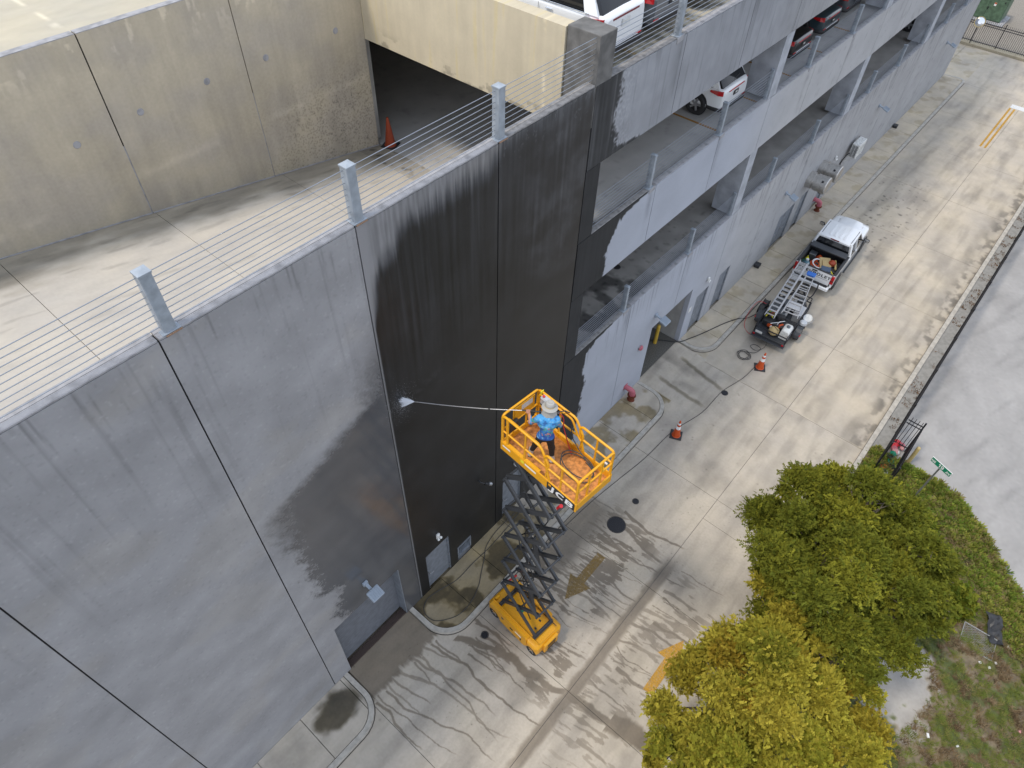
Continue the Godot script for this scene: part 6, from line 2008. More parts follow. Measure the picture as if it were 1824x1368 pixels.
	part(t, "can", lathe([Vector2(0.0, 0.0), Vector2(0.15, 0.0), Vector2(0.17, 0.03), Vector2(0.16, 0.14), Vector2(0.1, 0.18), Vector2(0.0, 0.18)], 16), MT.car_silver)

func cone_parts(t: Node3D, h: float, bs := Basis.IDENTITY, bands := true, m := "orange"):
	var st := st_new()
	add_cbox(st, bs * Vector3(0, 0.018, 0), Vector3(h * 0.26, 0.018, h * 0.26), 0.012, bs)
	part(t, "base", st.commit(), MT.black_plastic)
	var c := st_new()
	add_lathe(c, [Vector2(h * 0.2, 0.036), Vector2(h * 0.175, 0.06), Vector2(h * 0.035, h), Vector2(0.0, h + 0.005)], 18, Vector3.ZERO, bs)
	part(t, "cone", c.commit(), MT[m])
	if bands:
		for q in [[0.50, 0.68], [0.78, 0.88]]:
			var b := st_new()
			add_lathe(b, [Vector2(h * (0.175 - 0.14 * (q[0] - 0.06)/0.94) + 0.003, h * q[0]), Vector2(h * (0.175 - 0.14 * (q[1] - 0.06)/0.94) + 0.003, h * q[1])], 18, Vector3.ZERO, bs)
			part(t, "reflective_band", b.commit(), MT.reflective_white)

# ------------------------------------------------------------------ scissor lift
const LIFT_AT := Vector3(7.52, 0.0, 3.10)
const LIFT_TURN := -0.092
const DECK_Y := 9.70         # underside of the raised platform

func lift_pt(p: Vector3) -> Vector3:
	return LIFT_AT + Basis(Vector3.UP, LIFT_TURN) * p

func build_lift():
	var t := thing("scissor_lift", "yellow scissor lift raised high beside the wet dark wall", "lift", LIFT_AT, LIFT_TURN)
	var Y: Material = MT.yellow_paint
	var K: Material = MT.black_paint
	# chassis: local z from -1.15 (by the wall) to 1.15, x from -0.58 to 0.58
	var rg := []
	for p in [[-1.14, 0.30, 0.62, 0.50], [-1.10, 0.24, 0.72, 0.55], [-0.9, 0.22, 0.74, 0.56], [0.9, 0.22, 0.74, 0.56], [1.08, 0.24, 0.72, 0.55], [1.12, 0.30, 0.66, 0.50]]:
		rg.append(ring_z(p[0], p[1], p[2], p[3], p[3], 0.03, 0.03, 2))
	part(t, "chassis", loft(rg), Y)
	for s in [-1.0, 1.0]:
		# side trays swing out: long hoods along both sides
		var tray := st_new()
		add_prism(tray, PackedVector2Array([Vector2(-0.55, 0.26), Vector2(0.62, 0.26), Vector2(0.66, 0.34), Vector2(0.66, 0.80), Vector2(0.60, 0.86), Vector2(-0.98, 0.86), Vector2(-1.02, 0.80), Vector2(-1.02, 0.62), Vector2(-0.62, 0.60)]), s * 0.44, s * 0.60, to_zy)
		var tr := part(t, "side_tray", tray.commit(), Y)
		part(tr, "tray_rim", cbox(0.03, 0.05, 2.06, 0.01, Vector3(s * 0.45, 0.885, 0.0)), Y)
		part(tr, "label_plate", cbox(0.006, 0.07, 0.28, 0.001, Vector3(s * 0.603, 0.58, 0.30)), MT.reflective_white)
		part(tr, "label_plate", cbox(0.006, 0.10, 0.10, 0.001, Vector3(s * 0.603, 0.60, -0.42)), MT.slate_blue)
		part(tr, "latch", cbox(0.03, 0.05, 0.14, 0.008, Vector3(s * 0.605, 0.50, 0.0)), MT.black_plastic)
		part(tr, "latch", cbox(0.03, 0.10, 0.05, 0.008, Vector3(s * 0.605, 0.42, 0.42)), MT.black_plastic)
		part(t, "wheel_cover", cbox(0.14, 0.20, 0.42, 0.05, Vector3(s * 0.53, 0.62, 0.86)), Y)
		wheel(t, Vector3(s * 0.50, 0.0, -0.86), 0.205, 0.13, s, 4, "rubber")
		wheel(t, Vector3(s * 0.50, 0.0, 0.86), 0.205, 0.13, s, 4, "rubber")
		part(t, "pothole_guard", cbox(0.03, 0.09, 1.1, 0.008, Vector3(s * 0.56, 0.16, 0.0)), Y)
	part(t, "end_ladder", cbox(0.60, 0.50, 0.10, 0.012, Vector3(0, 0.50, 1.17)), Y)
	for k in 3:
		part(t, "step_slot", cbox(0.36, 0.06, 0.02, 0.008, Vector3(0, 0.34 + 0.15 * k, 1.222)), MT.rubber)
	for s in [-1.0, 1.0]:
		part(t, "panel_gap", cbox(0.02, 0.01, 2.0, 0.003, Vector3(s * 0.425, 0.775, 0.0)), MT.rubber)
	part(t, "top_tray", cbox(0.80, 0.03, 2.1, 0.006, Vector3(0, 0.755, 0.0)), Y)
	part(t, "top_recess", cbox(0.72, 0.02, 0.9, 0.006, Vector3(0, 0.778, 0.55)), MT.yellow_floor if false else Y)
	part(t, "manual_decal", cbox(0.14, 0.004, 0.20, 0.001, Vector3(0.02, 0.790, -0.15)), MT.sign_green)
	part(t, "beacon_box", cbox(0.18, 0.09, 0.10, 0.02, Vector3(-0.3, 0.83, -0.98)), Y)
	for q in [[-0.12, 0.5], [0.16, 0.42]]:
		part(t, "roller_stop", cbox(0.05, 0.05, 0.08, 0.01, Vector3(q[0], 0.81, q[1] + 0.1)), K)
	# scissor stack: six stages
	var n := 6
	var y0 := 0.98
	var dy := (DECK_Y - 0.08 - y0) / n
	var zl := -0.72
	var zr := 0.80
	for k in n:
		var ya := y0 + dy * k
		var yb := ya + dy
		for s in [-1.0, 1.0]:
			var xo: float = s * 0.36
			var xi: float = s * 0.27
			part(t, "scissor_arm", bar(Vector3(xo, ya, zr), Vector3(xo, yb, zl), 0.065, 0.145, Vector3.BACK, 0.012), K)
			part(t, "scissor_arm", bar(Vector3(xi, ya, zl), Vector3(xi, yb, zr), 0.065, 0.145, Vector3.BACK, 0.012), K)
		for q in [[ya, zl], [ya, zr], [(ya + yb) * 0.5, (zl + zr) * 0.5]]:
			part(t, "pivot_pin", tube([Vector3(-0.42, q[0], q[1]), Vector3(0.42, q[0], q[1])], 0.032, 10), K)
	for z in [zl, zr]:
		part(t, "pivot_pin", tube([Vector3(-0.42, y0 + dy * n, z), Vector3(0.42, y0 + dy * n, z)], 0.038, 10), K)
	# hydraulic rams and hoses
	for q in [[0, 2], [2, 4]]:
		var a := Vector3(0.0, y0 + dy * (q[0] + 0.3), zr - 0.4)
		var b := Vector3(0.0, y0 + dy * (q[1] + 0.1), zl + 0.55)
		part(t, "ram_cylinder", tube([a, a.lerp(b, 0.6)], 0.07, 12), K)
		part(t, "ram_rod", tube([a.lerp(b, 0.6), b], 0.035, 10), MT.chrome)
	for s in [-0.12, 0.12]:
		var pts := []
		for k in n + 1:
			pts.append(Vector3(s + 0.05 * sin(k * 2.0), y0 + dy * k + 0.1, 0.35 * (1 if k % 2 == 0 else -1)))
		part(t, "hydraulic_hose", tube(curve(pts, 5), 0.018, 6), MT.rubber)
	part(t, "safety_prop", bar(Vector3(-0.18, y0 + dy * 0.95, zl + 0.08), Vector3(0.16, y0 + dy * 0.95, zl + 0.12), 0.05, 0.06), MT.red)
	part(t, "safety_prop", tube([Vector3(0.05, y0 + dy * 4.9, zr - 0.1), Vector3(0.05, y0 + dy * 5.05, zr - 0.02)], 0.05, 8), MT.red)
	part(t, "support_bracket", cbox(0.84, 0.10, 0.12, 0.01, Vector3(0, y0 - 0.10, zr)), K)
	part(t, "support_bracket", cbox(0.84, 0.10, 0.12, 0.01, Vector3(0, y0 - 0.10, zl)), K)
	# platform: local x -0.575..0.575, z from zp0 to zp1
	var zp0 := -0.68
	var zp1 := 1.62
	var hw := 0.575
	var fy := DECK_Y + 0.10
	part(t, "platform_floor", block(Vector3(-hw + 0.02, DECK_Y + 0.04, zp0 + 0.02), Vector3(hw - 0.02, fy, zp1 - 0.02)), MT.yellow_floor)
	part(t, "platform_frame", block(Vector3(-hw + 0.1, DECK_Y - 0.06, zp0 + 0.1), Vector3(hw - 0.1, DECK_Y + 0.038, zp1 - 0.1)), K)
	for s in [-1.0, 1.0]:
		part(t, "toe_board", cbox(0.035, 0.30, zp1 - zp0, 0.01, Vector3(s * (hw - 0.017), DECK_Y + 0.15, (zp0 + zp1) * 0.5)), Y)
		part(t, "toe_lip", cbox(0.07, 0.03, (zp1 - zp0) * 0.52, 0.01, Vector3(s * (hw - 0.045), DECK_Y + 0.315, zp0 + (zp1 - zp0) * 0.26)), Y)
	for z in [zp0 + 0.017, zp1 - 0.017]:
		part(t, "toe_board", cbox(2 * hw - 0.075, 0.26, 0.035, 0.01, Vector3(0, DECK_Y + 0.15, z)), Y)
	# guard rails
	var top := fy + 1.10
	var mid := fy + 0.58
	var tr := 0.025
	for s in [-1.0, 1.0]:
		var x: float = s * (hw - 0.03)
		part(t, "top_rail", tube(bend([Vector3(x, fy + 0.2, zp0 + 0.05), Vector3(x, top, zp0 + 0.05), Vector3(x, top, 0.48), Vector3(x, mid + 0.12, 0.74), Vector3(x, fy + 0.24, 0.70)], 0.09), 0.029, 10), Y)
		part(t, "top_rail", tube(bend([Vector3(x - s * 0.05, fy + 0.2, zp0 + 0.12), Vector3(x - s * 0.05, top - 0.05, zp0 + 0.12), Vector3(x - s * 0.05, top - 0.05, 0.42), Vector3(x - s * 0.05, mid + 0.1, 0.62), Vector3(x - s * 0.05, mid, zp1 - 0.9)], 0.09), tr, 8), Y)
		part(t, "extension_rail", tube(bend([Vector3(x, fy + 0.2, 0.80), Vector3(x, top - 0.30, 0.62), Vector3(x, top - 0.12, 0.66), Vector3(x, top - 0.12, zp1 - 0.06), Vector3(x, fy + 0.1, zp1 - 0.04)], 0.09), 0.029, 10), Y)
		part(t, "mid_rail", tube([Vector3(x, mid, zp0 + 0.05), Vector3(x, mid, zp1 - 0.05)], tr, 8), Y)
		for z in [0.05, 1.12]:
			part(t, "rail_post", tube([Vector3(x, fy + 0.1, z), Vector3(x, (top if z < 0.4 else top - 0.12), z)], tr, 8), Y)
		part(t, "rail_post", tube([Vector3(x, fy + 0.1, zp0 + 0.20), Vector3(x, top, zp0 + 0.20)], tr, 8), Y)
	for q in [[zp0 + 0.03, top], [zp1 - 0.05, top - 0.12]]:
		part(t, "end_rail", tube(bend([Vector3(-hw + 0.03, fy + 0.1, q[0]), Vector3(-hw + 0.03, q[1], q[0]), Vector3(hw - 0.03, q[1], q[0]), Vector3(hw - 0.03, fy + 0.1, q[0])], 0.10), 0.029, 10), Y)
		part(t, "end_rail", tube([Vector3(-hw + 0.03, mid, q[0]), Vector3(hw - 0.03, mid, q[0])], tr, 8), Y)
		for x in [-0.2, 0.2]:
			part(t, "rail_post", tube([Vector3(x, fy + 0.1, q[0]), Vector3(x, q[1], q[0])], tr, 8), Y)
	# document box and plate on the wall end, control box
	part(t, "end_panel", cbox(0.62, 0.42, 0.02, 0.008, Vector3(0.10, fy + 0.86, zp0 + 0.06)), Y)
	part(t, "notice_plate", cbox(0.34, 0.16, 0.006, 0.001, Vector3(0.16, fy + 0.94, zp0 + 0.073)), MT.plate)
	part(t, "document_box", cbox(0.30, 0.30, 0.10, 0.03, Vector3(-0.32, fy + 0.62, zp0 + 0.12)), MT.black_plastic)
	part(t, "control_box", cbox(0.16, 0.22, 0.28, 0.03, Vector3(hw - 0.10, fy + 1.0, zp0 + 0.35)), MT.car_silver)
	part(t, "stop_button", lathe([Vector2(0.03, 0.0), Vector2(0.03, 0.03), Vector2(0.0, 0.035)], 10), MT.red, Vector3(hw - 0.12, fy + 1.11, zp0 + 0.28))
	part(t, "yellow_tag", cbox(0.10, 0.10, 0.02, 0.01, Vector3(hw - 0.05, fy + 1.12, zp0 + 0.16)), MT.yellow_strap)
	part(t, "gate_latch", cbox(0.03, 0.05, 0.12, 0.008, Vector3(hw - 0.05, fy + 0.45, zp1 - 0.2)), MT.reflective_white)
	part(t, "tie_down", cbox(0.04, 0.10, 0.08, 0.01, Vector3(hw - 0.06, fy + 0.28, 0.62)), Y)
	# maker's name on the long side
	var board := part(t, "name_board", cbox(0.006, 0.25, 0.80, 0.001, Vector3(-hw - 0.0045, DECK_Y + 0.15, zp1 - 0.44)), MT.black_plastic)
	var sh := Basis(Vector3(0, 0, 1), Vector3(0, 1, 0), Vector3(-1, 0, 0))
	var l := part(board, "lettering", text_mesh("JCB", 0.17, 0.004), MT.reflective_white)
	l.transform = Transform3D(sh * Basis(Vector3(1.75, 0, 0), Vector3(0.12, 1.0, 0), Vector3(0, 0, 1)), Vector3(-hw - 0.010, DECK_Y + 0.14, zp1 - 0.40))
	part(board, "logo_square", cbox(0.004, 0.07, 0.08, 0.001, Vector3(-hw - 0.008, DECK_Y + 0.215, zp1 - 0.76)), MT.yellow_paint)
	var lt := part(t, "load_mark", cbox(0.004, 0.055, 0.34, 0.001, Vector3(-hw - 0.0025, DECK_Y + 0.19, 0.27)), MT.reflective_white)
	lt.set_meta("label", "short white lettering strip on the platform side")
	part(t, "load_mark", cbox(0.004, 0.05, 0.24, 0.001, Vector3(-hw - 0.0025, DECK_Y + 0.19, zp0 + 0.2)), MT.reflective_white)
	part(t, "yellow_disc", cbox(0.004, 0.10, 0.10, 0.001, Vector3(-hw - 0.0025, DECK_Y + 0.20, 0.02)), MT.yellow_strap)
	# hose on the platform
	var pts := []
	for i in 26:
		var a := i * 0.55
		pts.append(lift_pt(Vector3(0.18 + 0.30 * cos(a) * (1.0 - 0.01 * i), fy + 0.02 + 0.012 * i, 0.95 + 0.42 * sin(a))))
	pts.append_array([lift_pt(Vector3(0.45, fy + 0.5, 0.55)), lift_pt(Vector3(0.54, top + 0.02, 0.30)), lift_pt(Vector3(0.30, fy + 1.15, 0.10))])
	var hz := thing("pressure_hose", "grey pressure hose looped on the lift platform floor", "hose")
	part(hz, "hose", tube(curve(pts, 3), 0.013, 6), MT.hose)

# ------------------------------------------------------------------ the worker
# smooth skin round tapered bones: [a, b, radius at a, radius at b]; cells of size h
func skin(st: SurfaceTool, bones: Array, h: float, k: float, tint: Callable):
	var lo := Vector3.ONE * 1e9
	var hi := -lo
	for b in bones:
		var r := Vector3.ONE * (maxf(b[2], b[3]) + 3.0 * h)
		lo = lo.min(b[0] - r).min(b[1] - r)
		hi = hi.max(b[0] + r).max(b[1] + r)
	var nx := int((hi.x - lo.x) / h) + 2
	var ny := int((hi.y - lo.y) / h) + 2
	var nz := int((hi.z - lo.z) / h) + 2
	var f := PackedFloat32Array()
	f.resize(nx * ny * nz)
	f.fill(0.5)
	for b in bones:
		var a: Vector3 = b[0]
		var d: Vector3 = b[1] - a
		var dd := maxf(d.length_squared(), 1e-9)
		var m: float = maxf(b[2], b[3]) + k + 2.0 * h
		var l0 := (a.min(b[1]) - Vector3.ONE * m - lo) / h
		var h0 := (a.max(b[1]) + Vector3.ONE * m - lo) / h
		for y in range(maxi(0, int(l0.y)), mini(ny, int(h0.y) + 2)):
			for z in range(maxi(0, int(l0.z)), mini(nz, int(h0.z) + 2)):
				var row := (y * nz + z) * nx
				for x in range(maxi(0, int(l0.x)), mini(nx, int(h0.x) + 2)):
					var p := lo + Vector3(x, y, z) * h - a
					var t := clampf(p.dot(d) / dd, 0.0, 1.0)
					var v: float = (p - d * t).length() - lerpf(b[2], b[3], t)
					var w: float = f[row + x]
					var q := maxf(k - absf(v - w), 0.0) / k
					f[row + x] = minf(v, w) - q * q * k * 0.25
	var at := {}
	var sx := 1
	var sz := nx
	var sy := nx * nz
	var verts := []
	for y in ny - 1:
		for z in nz - 1:
			for x in nx - 1:
				var i := y * sy + z * sz + x
				var c0 := f[i] < 0.0
				var same := true
				for o in [sx, sz, sx + sz, sy, sy + sx, sy + sz, sy + sx + sz]:
					if (f[i + o] < 0.0) != c0:
						same = false
						break
				if same:
					continue
				var sum := Vector3.ZERO
				var n := 0
				for e in [[0, 0, 0, 0], [0, 1, 0, 0], [0, 0, 1, 0], [0, 1, 1, 0], [1, 0, 0, 0], [1, 0, 0, 1], [1, 1, 0, 0], [1, 1, 0, 1], [2, 0, 0, 0], [2, 0, 0, 1], [2, 0, 1, 0], [2, 0, 1, 1]]:
					var p: Vector3
					var step: Vector3
					if e[0] == 0:      # along x, at (y, z) = (e1, e2)
						p = Vector3(0, e[1], e[2])
						step = Vector3(1, 0, 0)
					elif e[0] == 1:    # along y, at (x, z)
						p = Vector3(e[1], 0, e[3])
						step = Vector3(0, 1, 0)
					else:              # along z, at (x, y)
						p = Vector3(e[2], e[3], 0)
						step = Vector3(0, 0, 1)
					var ia := i + int(p.x) * sx + int(p.y) * sy + int(p.z) * sz
					var ib := ia + int(step.x) * sx + int(step.y) * sy + int(step.z) * sz
					var va := f[ia]
					var vb := f[ib]
					if (va < 0.0) != (vb < 0.0):
						sum += p + step * (va / (va - vb))
						n += 1
				at[i] = lo + (Vector3(x, y, z) + sum / maxf(n, 1)) * h
	st.set_smooth_group(0)
	for i in at:
		for ax in [[sx, sy, sz], [sy, sz, sx], [sz, sx, sy]]:
			var a: int = i
			var b: int = i + ax[0]
			if (f[a] < 0.0) == (f[b] < 0.0):
				continue
			var q := [at.get(i), at.get(i - ax[1]), at.get(i - ax[1] - ax[2]), at.get(i - ax[2])]
			if q.has(null):
				continue
			var dir := Vector3.ZERO
			if ax[0] == sx:
				dir = Vector3.RIGHT
			elif ax[0] == sy:
				dir = Vector3.UP
			else:
				dir = Vector3.BACK
			if f[a] >= 0.0:
				dir = -dir
			for t in [[0, 1, 2], [0, 2, 3]]:
				var p0: Vector3 = q[t[0]]
				var p1: Vector3 = q[t[1]]
				var p2: Vector3 = q[t[2]]
				if (p2 - p0).cross(p1 - p0).dot(dir) < 0.0:
					var s := p1
					p1 = p2
					p2 = s
				for p in [p0, p1, p2]:
					st.set_color(tint.call(p))
					st.set_normal(Vector3.UP)
					st.add_vertex(p)

const FLOOR_Y := 9.80
const FACE := Vector3(0.815, 0.0, -0.58)
const LEFTWARD := Vector3(-0.58, 0.0, -0.815)

func cloth_tint(p: Vector3) -> Color:
	var wrist := minf((p - HAND_L).length() - 0.10, (p - HAND_R).length() - 0.10)
	if p.y > 11.345 or wrist < 0.0:
		return Color(0.42, 0.20, 0.13)
	if p.y < FLOOR_Y + 0.22:
		return Color(0.46, 0.44, 0.40)
	if p.y < 10.72:
		return Color(0.012, 0.012, 0.014)
	# printed shirt: bright blue above, deep blue and bright scenery below
	var u := p.dot(LEFTWARD) * 140.0
	var v := p.y * 140.0
	var c := Color(0.06, 0.30, 0.62).lerp(Color(0.02, 0.10, 0.38), sst(11.12, 10.86, p.y + 0.10 * (nbl(u, v) - 0.5)))
	var n := nbl(u * 0.9 + 40.0, v * 0.9)
	c = c.lerp(Color(0.22, 0.48, 0.70), sst(0.58, 0.74, n) * 0.8)
	c = c.lerp(Color(0.015, 0.05, 0.22), sst(0.42, 0.30, n) * 0.7)
	if p.y < 11.14 and p.y > 10.84:
		var m := nbl(u * 1.3, v * 1.3 + 77.0)
		c = c.lerp(Color(0.55, 0.24, 0.10), sst(0.60, 0.68, m))
		c = c.lerp(Color(0.10, 0.34, 0.18), sst(0.40, 0.33, m) * 0.8)
	return c

func skin_tint(_p: Vector3) -> Color:
	return Color(0.42, 0.20, 0.13)

const HAND_L := Vector3(7.43, 11.0, 2.785)
const HAND_R := Vector3(7.665, 11.075, 3.225)

# a fist round the lance: wrist, point on the lance, lance direction
func grip(st: SurfaceTool, wrist: Vector3, c: Vector3, axis: Vector3):
	var back := (wrist - c)
	back = (back - axis * back.dot(axis)).normalized()
	var side := axis.cross(back)
	var bones := []
	for i in 4:
		var off := axis * (0.036 - 0.024 * i)
		bones.append([wrist, c + off + back * 0.038, 0.024, 0.014])      # palm
		var r := 0.028 - 0.002 * absf(i - 1.5)
		var prev: Vector3 = c + off + back * 0.036 + side * 0.008
		for q in [0.95, 1.9, 2.9]:
			var nxt: Vector3 = c + off + back * cos(q) * r + side * sin(q) * r
			bones.append([prev, nxt, 0.0095, 0.0085])
			prev = nxt
	var tb := wrist.lerp(c + back * 0.04, 0.45) + axis * 0.022
	var t1 := c + axis * 0.052 + back * 0.026 - side * 0.02
	var t2 := c + axis * 0.058 - side * 0.026 - back * 0.012
	bones.append([tb, t1, 0.016, 0.011])
	bones.append([t1, t2, 0.011, 0.009])
	skin(st, bones, 0.006, 0.008, skin_tint)

func build_worker():
	var L := LEFTWARD
	var up := Vector3.UP
	var F := FACE
	var pel := Vector3(7.335, 10.70, 3.35)
	var chest := Vector3(7.385, 11.10, 3.335)
	var neck := Vector3(7.43, 11.32, 3.318)
	var head := Vector3(7.475, 11.46, 3.29)
	var sL := Vector3(7.395, 11.22, 3.33) + L * 0.175
	var sR := Vector3(7.395, 11.22, 3.33) - L * 0.175
	var eL := Vector3(7.245, 10.985, 3.01)
	var eR := Vector3(7.60, 10.955, 3.50)
	var wL := HAND_L + (eL - HAND_L).normalized() * 0.075
	var wR := HAND_R + (eR - HAND_R).normalized() * 0.075
	var hL := pel + L * 0.09 - up * 0.06
	var hR := pel - L * 0.09 - up * 0.06
	var kL := Vector3(7.315, 10.27, 3.135)
	var kR := Vector3(7.455, 10.27, 3.455)
	var aL := Vector3(7.27, FLOOR_Y + 0.085, 3.03)
	var aR := Vector3(7.46, FLOOR_Y + 0.085, 3.49)
	var bones := [
		[pel - L * 0.07, pel + L * 0.07, 0.125, 0.125],
		[pel + up * 0.05, chest - up * 0.06, 0.135, 0.145],
		[chest - L * 0.08, chest + L * 0.08, 0.135, 0.135],
		[chest - L * 0.10 + up * 0.10, chest + L * 0.10 + up * 0.10, 0.10, 0.10],
		[sL, chest + up * 0.12, 0.075, 0.09], [sR, chest + up * 0.12, 0.075, 0.09],
		[chest + up * 0.15, neck, 0.075, 0.06], [neck, head, 0.058, 0.055],
		[sL, eL, 0.070, 0.052], [eL, wL, 0.052, 0.032],
		[sR, eR, 0.070, 0.052], [eR, wR, 0.052, 0.032],
		[hL, kL, 0.098, 0.072], [kL, aL, 0.070, 0.052],
		[hR, kR, 0.098, 0.072], [kR, aR, 0.070, 0.052],
	]
	for a in [aL, aR]:
		bones.append([a - F * 0.04 - up * 0.035, a + F * 0.16 - up * 0.048, 0.046, 0.036])
		bones.append([a, a - F * 0.03 - up * 0.03, 0.05, 0.05])
	var st := st_new()
	skin(st, bones, 0.019, 0.045, cloth_tint)
	# head with face
	var hb := [[head - F * 0.015 + up * 0.03, head + F * 0.02 + up * 0.035, 0.092, 0.088], [head + F * 0.03 - up * 0.06, head + F * 0.055 - up * 0.075, 0.058, 0.045], [neck, head - up * 0.03, 0.055, 0.06],
		[head + F * 0.10 + up * 0.015, head + F * 0.125 - up * 0.025, 0.011, 0.016], [head + F * 0.09 - up * 0.06 - L * 0.02, head + F * 0.09 - up * 0.06 + L * 0.02, 0.012, 0.012],
		[head + F * 0.085 + up * 0.02 - L * 0.035, head + F * 0.09 + up * 0.02 - L * 0.034, 0.016, 0.015], [head + F * 0.085 + up * 0.02 + L * 0.035, head + F * 0.09 + up * 0.02 + L * 0.034, 0.016, 0.015]]
	for s in [-1.0, 1.0]:
		hb.append([head + L * s * 0.092 + up * 0.025, head + L * s * 0.095 - up * 0.025, 0.020, 0.016])
	skin(st, hb, 0.009, 0.022, skin_tint)
	var axis := (HAND_L - HAND_R).normalized()
	grip(st, wL, HAND_L, axis)
	grip(st, wR, HAND_R, axis)
	st.generate_normals()
	var m := StandardMaterial3D.new()
	m.vertex_color_use_as_albedo = true
	m.roughness = 0.8
	MT["worker"] = m
	var t := thing("person", "worker in blue printed shirt and white sun hat spraying from the lift", "person")
	part(t, "body", st.commit(), m)
	# sun hat with neck flap
	var hs := st_new()
	var hat := basis_y(Vector3(0.10, 1.0, -0.03)) 
	add_lathe(hs, [Vector2(0.105, 0.03), Vector2(0.168, -0.004), Vector2(0.172, 0.006), Vector2(0.108, 0.048), Vector2(0.102, 0.10), Vector2(0.085, 0.135), Vector2(0.05, 0.148), Vector2(0.03, 0.138), Vector2(0.0, 0.135)], 26, head + up * 0.035, hat)
	var hatp := part(t, "sun_hat", hs.commit(), plain("hat", Color(0.50, 0.485, 0.45), 0.85, 0.0, MT.tan.albedo_texture, 4.0))
	var bd := st_new()
	add_lathe(bd, [Vector2(0.111, 0.046), Vector2(0.108, 0.066)], 26, head + up * 0.035, hat)
	part(hatp, "hat_band", bd.commit(), MT.tan)
	var fl := st_new()
	var rings := []
	for k in 5:
		var ring := []
		var y := 0.02 - 0.055 * k
		var r := 0.112 + 0.014 * k
		for i in 13:
			var a := deg_to_rad(-105.0 + 210.0 * i / 12.0)
			ring.append(head + up * y - F * cos(a) * r * (1.0 + 0.05 * sin(i * 2.0)) + L * sin(a) * r)
		for i in 13:
			var a := deg_to_rad(105.0 - 210.0 * i / 12.0)
			ring.append(head + up * y - F * cos(a) * (r - 0.006) + L * sin(a) * (r - 0.006))
		rings.append(ring)
	for k in 4:
		for i in 25:
			face(fl, [rings[k][i], rings[k][i + 1], rings[k + 1][i + 1], rings[k + 1][i]], head + up * -0.1 if i < 12 else head - F * 5.0)
	part(t, "neck_flap", fl.commit(), MT.hat)
	# shirt hem and boot soles
	for a in [aL, aR]:
		part(t, "boot_sole", bar(a - F * 0.085 - up * 0.072, a + F * 0.195 - up * 0.072, 0.095, 0.022, up, 0.008), MT.rubber)
	# the lance in his hands
	var tip := Vector3(6.42, 10.21, 0.30)
	var ln := thing("spray_lance", "long thin steel spray lance held by the worker towards wall", "lance")
	var rear := HAND_R - axis * 0.16 + up * 0.01
	var mid1 := HAND_L + axis * 0.9 - up * 0.06
	var path := curve([rear, HAND_R, HAND_L, mid1, mid1.lerp(tip, 0.5) - up * 0.02, tip], 5)
	part(ln, "tube", tube(path, 0.0105, 7), MT.aluminium)
	part(ln, "grip", tube([HAND_R - axis * 0.15, HAND_L + axis * 0.14], 0.0165, 8), MT.black_plastic)
	part(ln, "trigger", bar(HAND_R - axis * 0.10, HAND_R - axis * 0.09 - up * 0.06, 0.02, 0.035), MT.black_plastic)
	var td: Vector3 = (tip - path[path.size() - 3]).normalized()
	part(ln, "nozzle", tube([tip - td * 0.06, tip + td * 0.02], 0.016, 8), MT.steel)
	part(ln, "coupling", tube([HAND_L + axis * 0.85 - up * 0.052, HAND_L + axis * 0.89 - up * 0.057], 0.014, 8), MT.black_plastic)
	var hp := thing("pressure_hose", "thin red hose hanging from the spray gun on lift", "hose")
	part(hp, "hose", tube(curve([rear, rear - axis * 0.1 - up * 0.15, Vector3(7.86, 10.55, 3.45), Vector3(7.92, 10.10, 3.55), Vector3(7.85, 9.84, 3.75)], 6), 0.012, 6), MT.red)
	# fan of water
	var sp := thing("water_spray", "white fan of water spraying from the lance onto the wall", "water")
	var wm := StandardMaterial3D.new()
	wm.albedo_color = Color(0.95, 0.96, 0.98, 0.6)
	wm.transparency = BaseMaterial3D.TRANSPARENCY_ALPHA
	wm.roughness = 0.9
	var rr := RandomNumberGenerator.new()
	rr.seed = 91
	var fs := st_new()
	var o := tip + td * 0.02
	var hitp := Vector3(6.22, 10.16, 0.012)
	for i in 260:
		var w := (rr.randf() + rr.randf() - 1.0)
		var e := hitp + Vector3(w * 0.10, (rr.randf() * 2.0 - 1.0) * 0.17 , rr.randf() * 0.02)
		var l := rr.randf_range(0.6, 1.0)
		var s0 := rr.randf_range(0.0, 0.25)
		add_tube(fs, [o.lerp(e, s0), o.lerp(e, s0 + (l - s0) * 0.5), o.lerp(e, l)], [0.002, 0.005, 0.003], 4, false)
	part(sp, "jet", fs.commit(), wm)
	var ds := st_new()
	for i in 900:
		var a := rr.randf() * TAU
		var r := absf(rr.randfn(0.0, 0.30))
		var c := hitp + Vector3(cos(a) * r * 0.8, sin(a) * r * 1.1, 0.02 + rr.randf() * 0.12 * exp(-r * 2.0))
		var q := rr.randf_range(0.002, 0.0048)
		face(ds, [c + Vector3(q, 0, 0), c + Vector3(0, q, 0), c + Vector3(0, 0, q)], c)
		face(ds, [c - Vector3(q, 0, 0), c - Vector3(0, q, 0), c + Vector3(0, 0, q)], c)
		face(ds, [c - Vector3(q, 0, 0), c + Vector3(0, q, 0), c + Vector3(0, 0, q)], c)
		face(ds, [c + Vector3(q, 0, 0), c - Vector3(0, q, 0), c + Vector3(0, 0, q)], c)
	var dr := part(sp, "droplets", ds.commit(), wm)
	dr.set_meta("kind", "stuff")

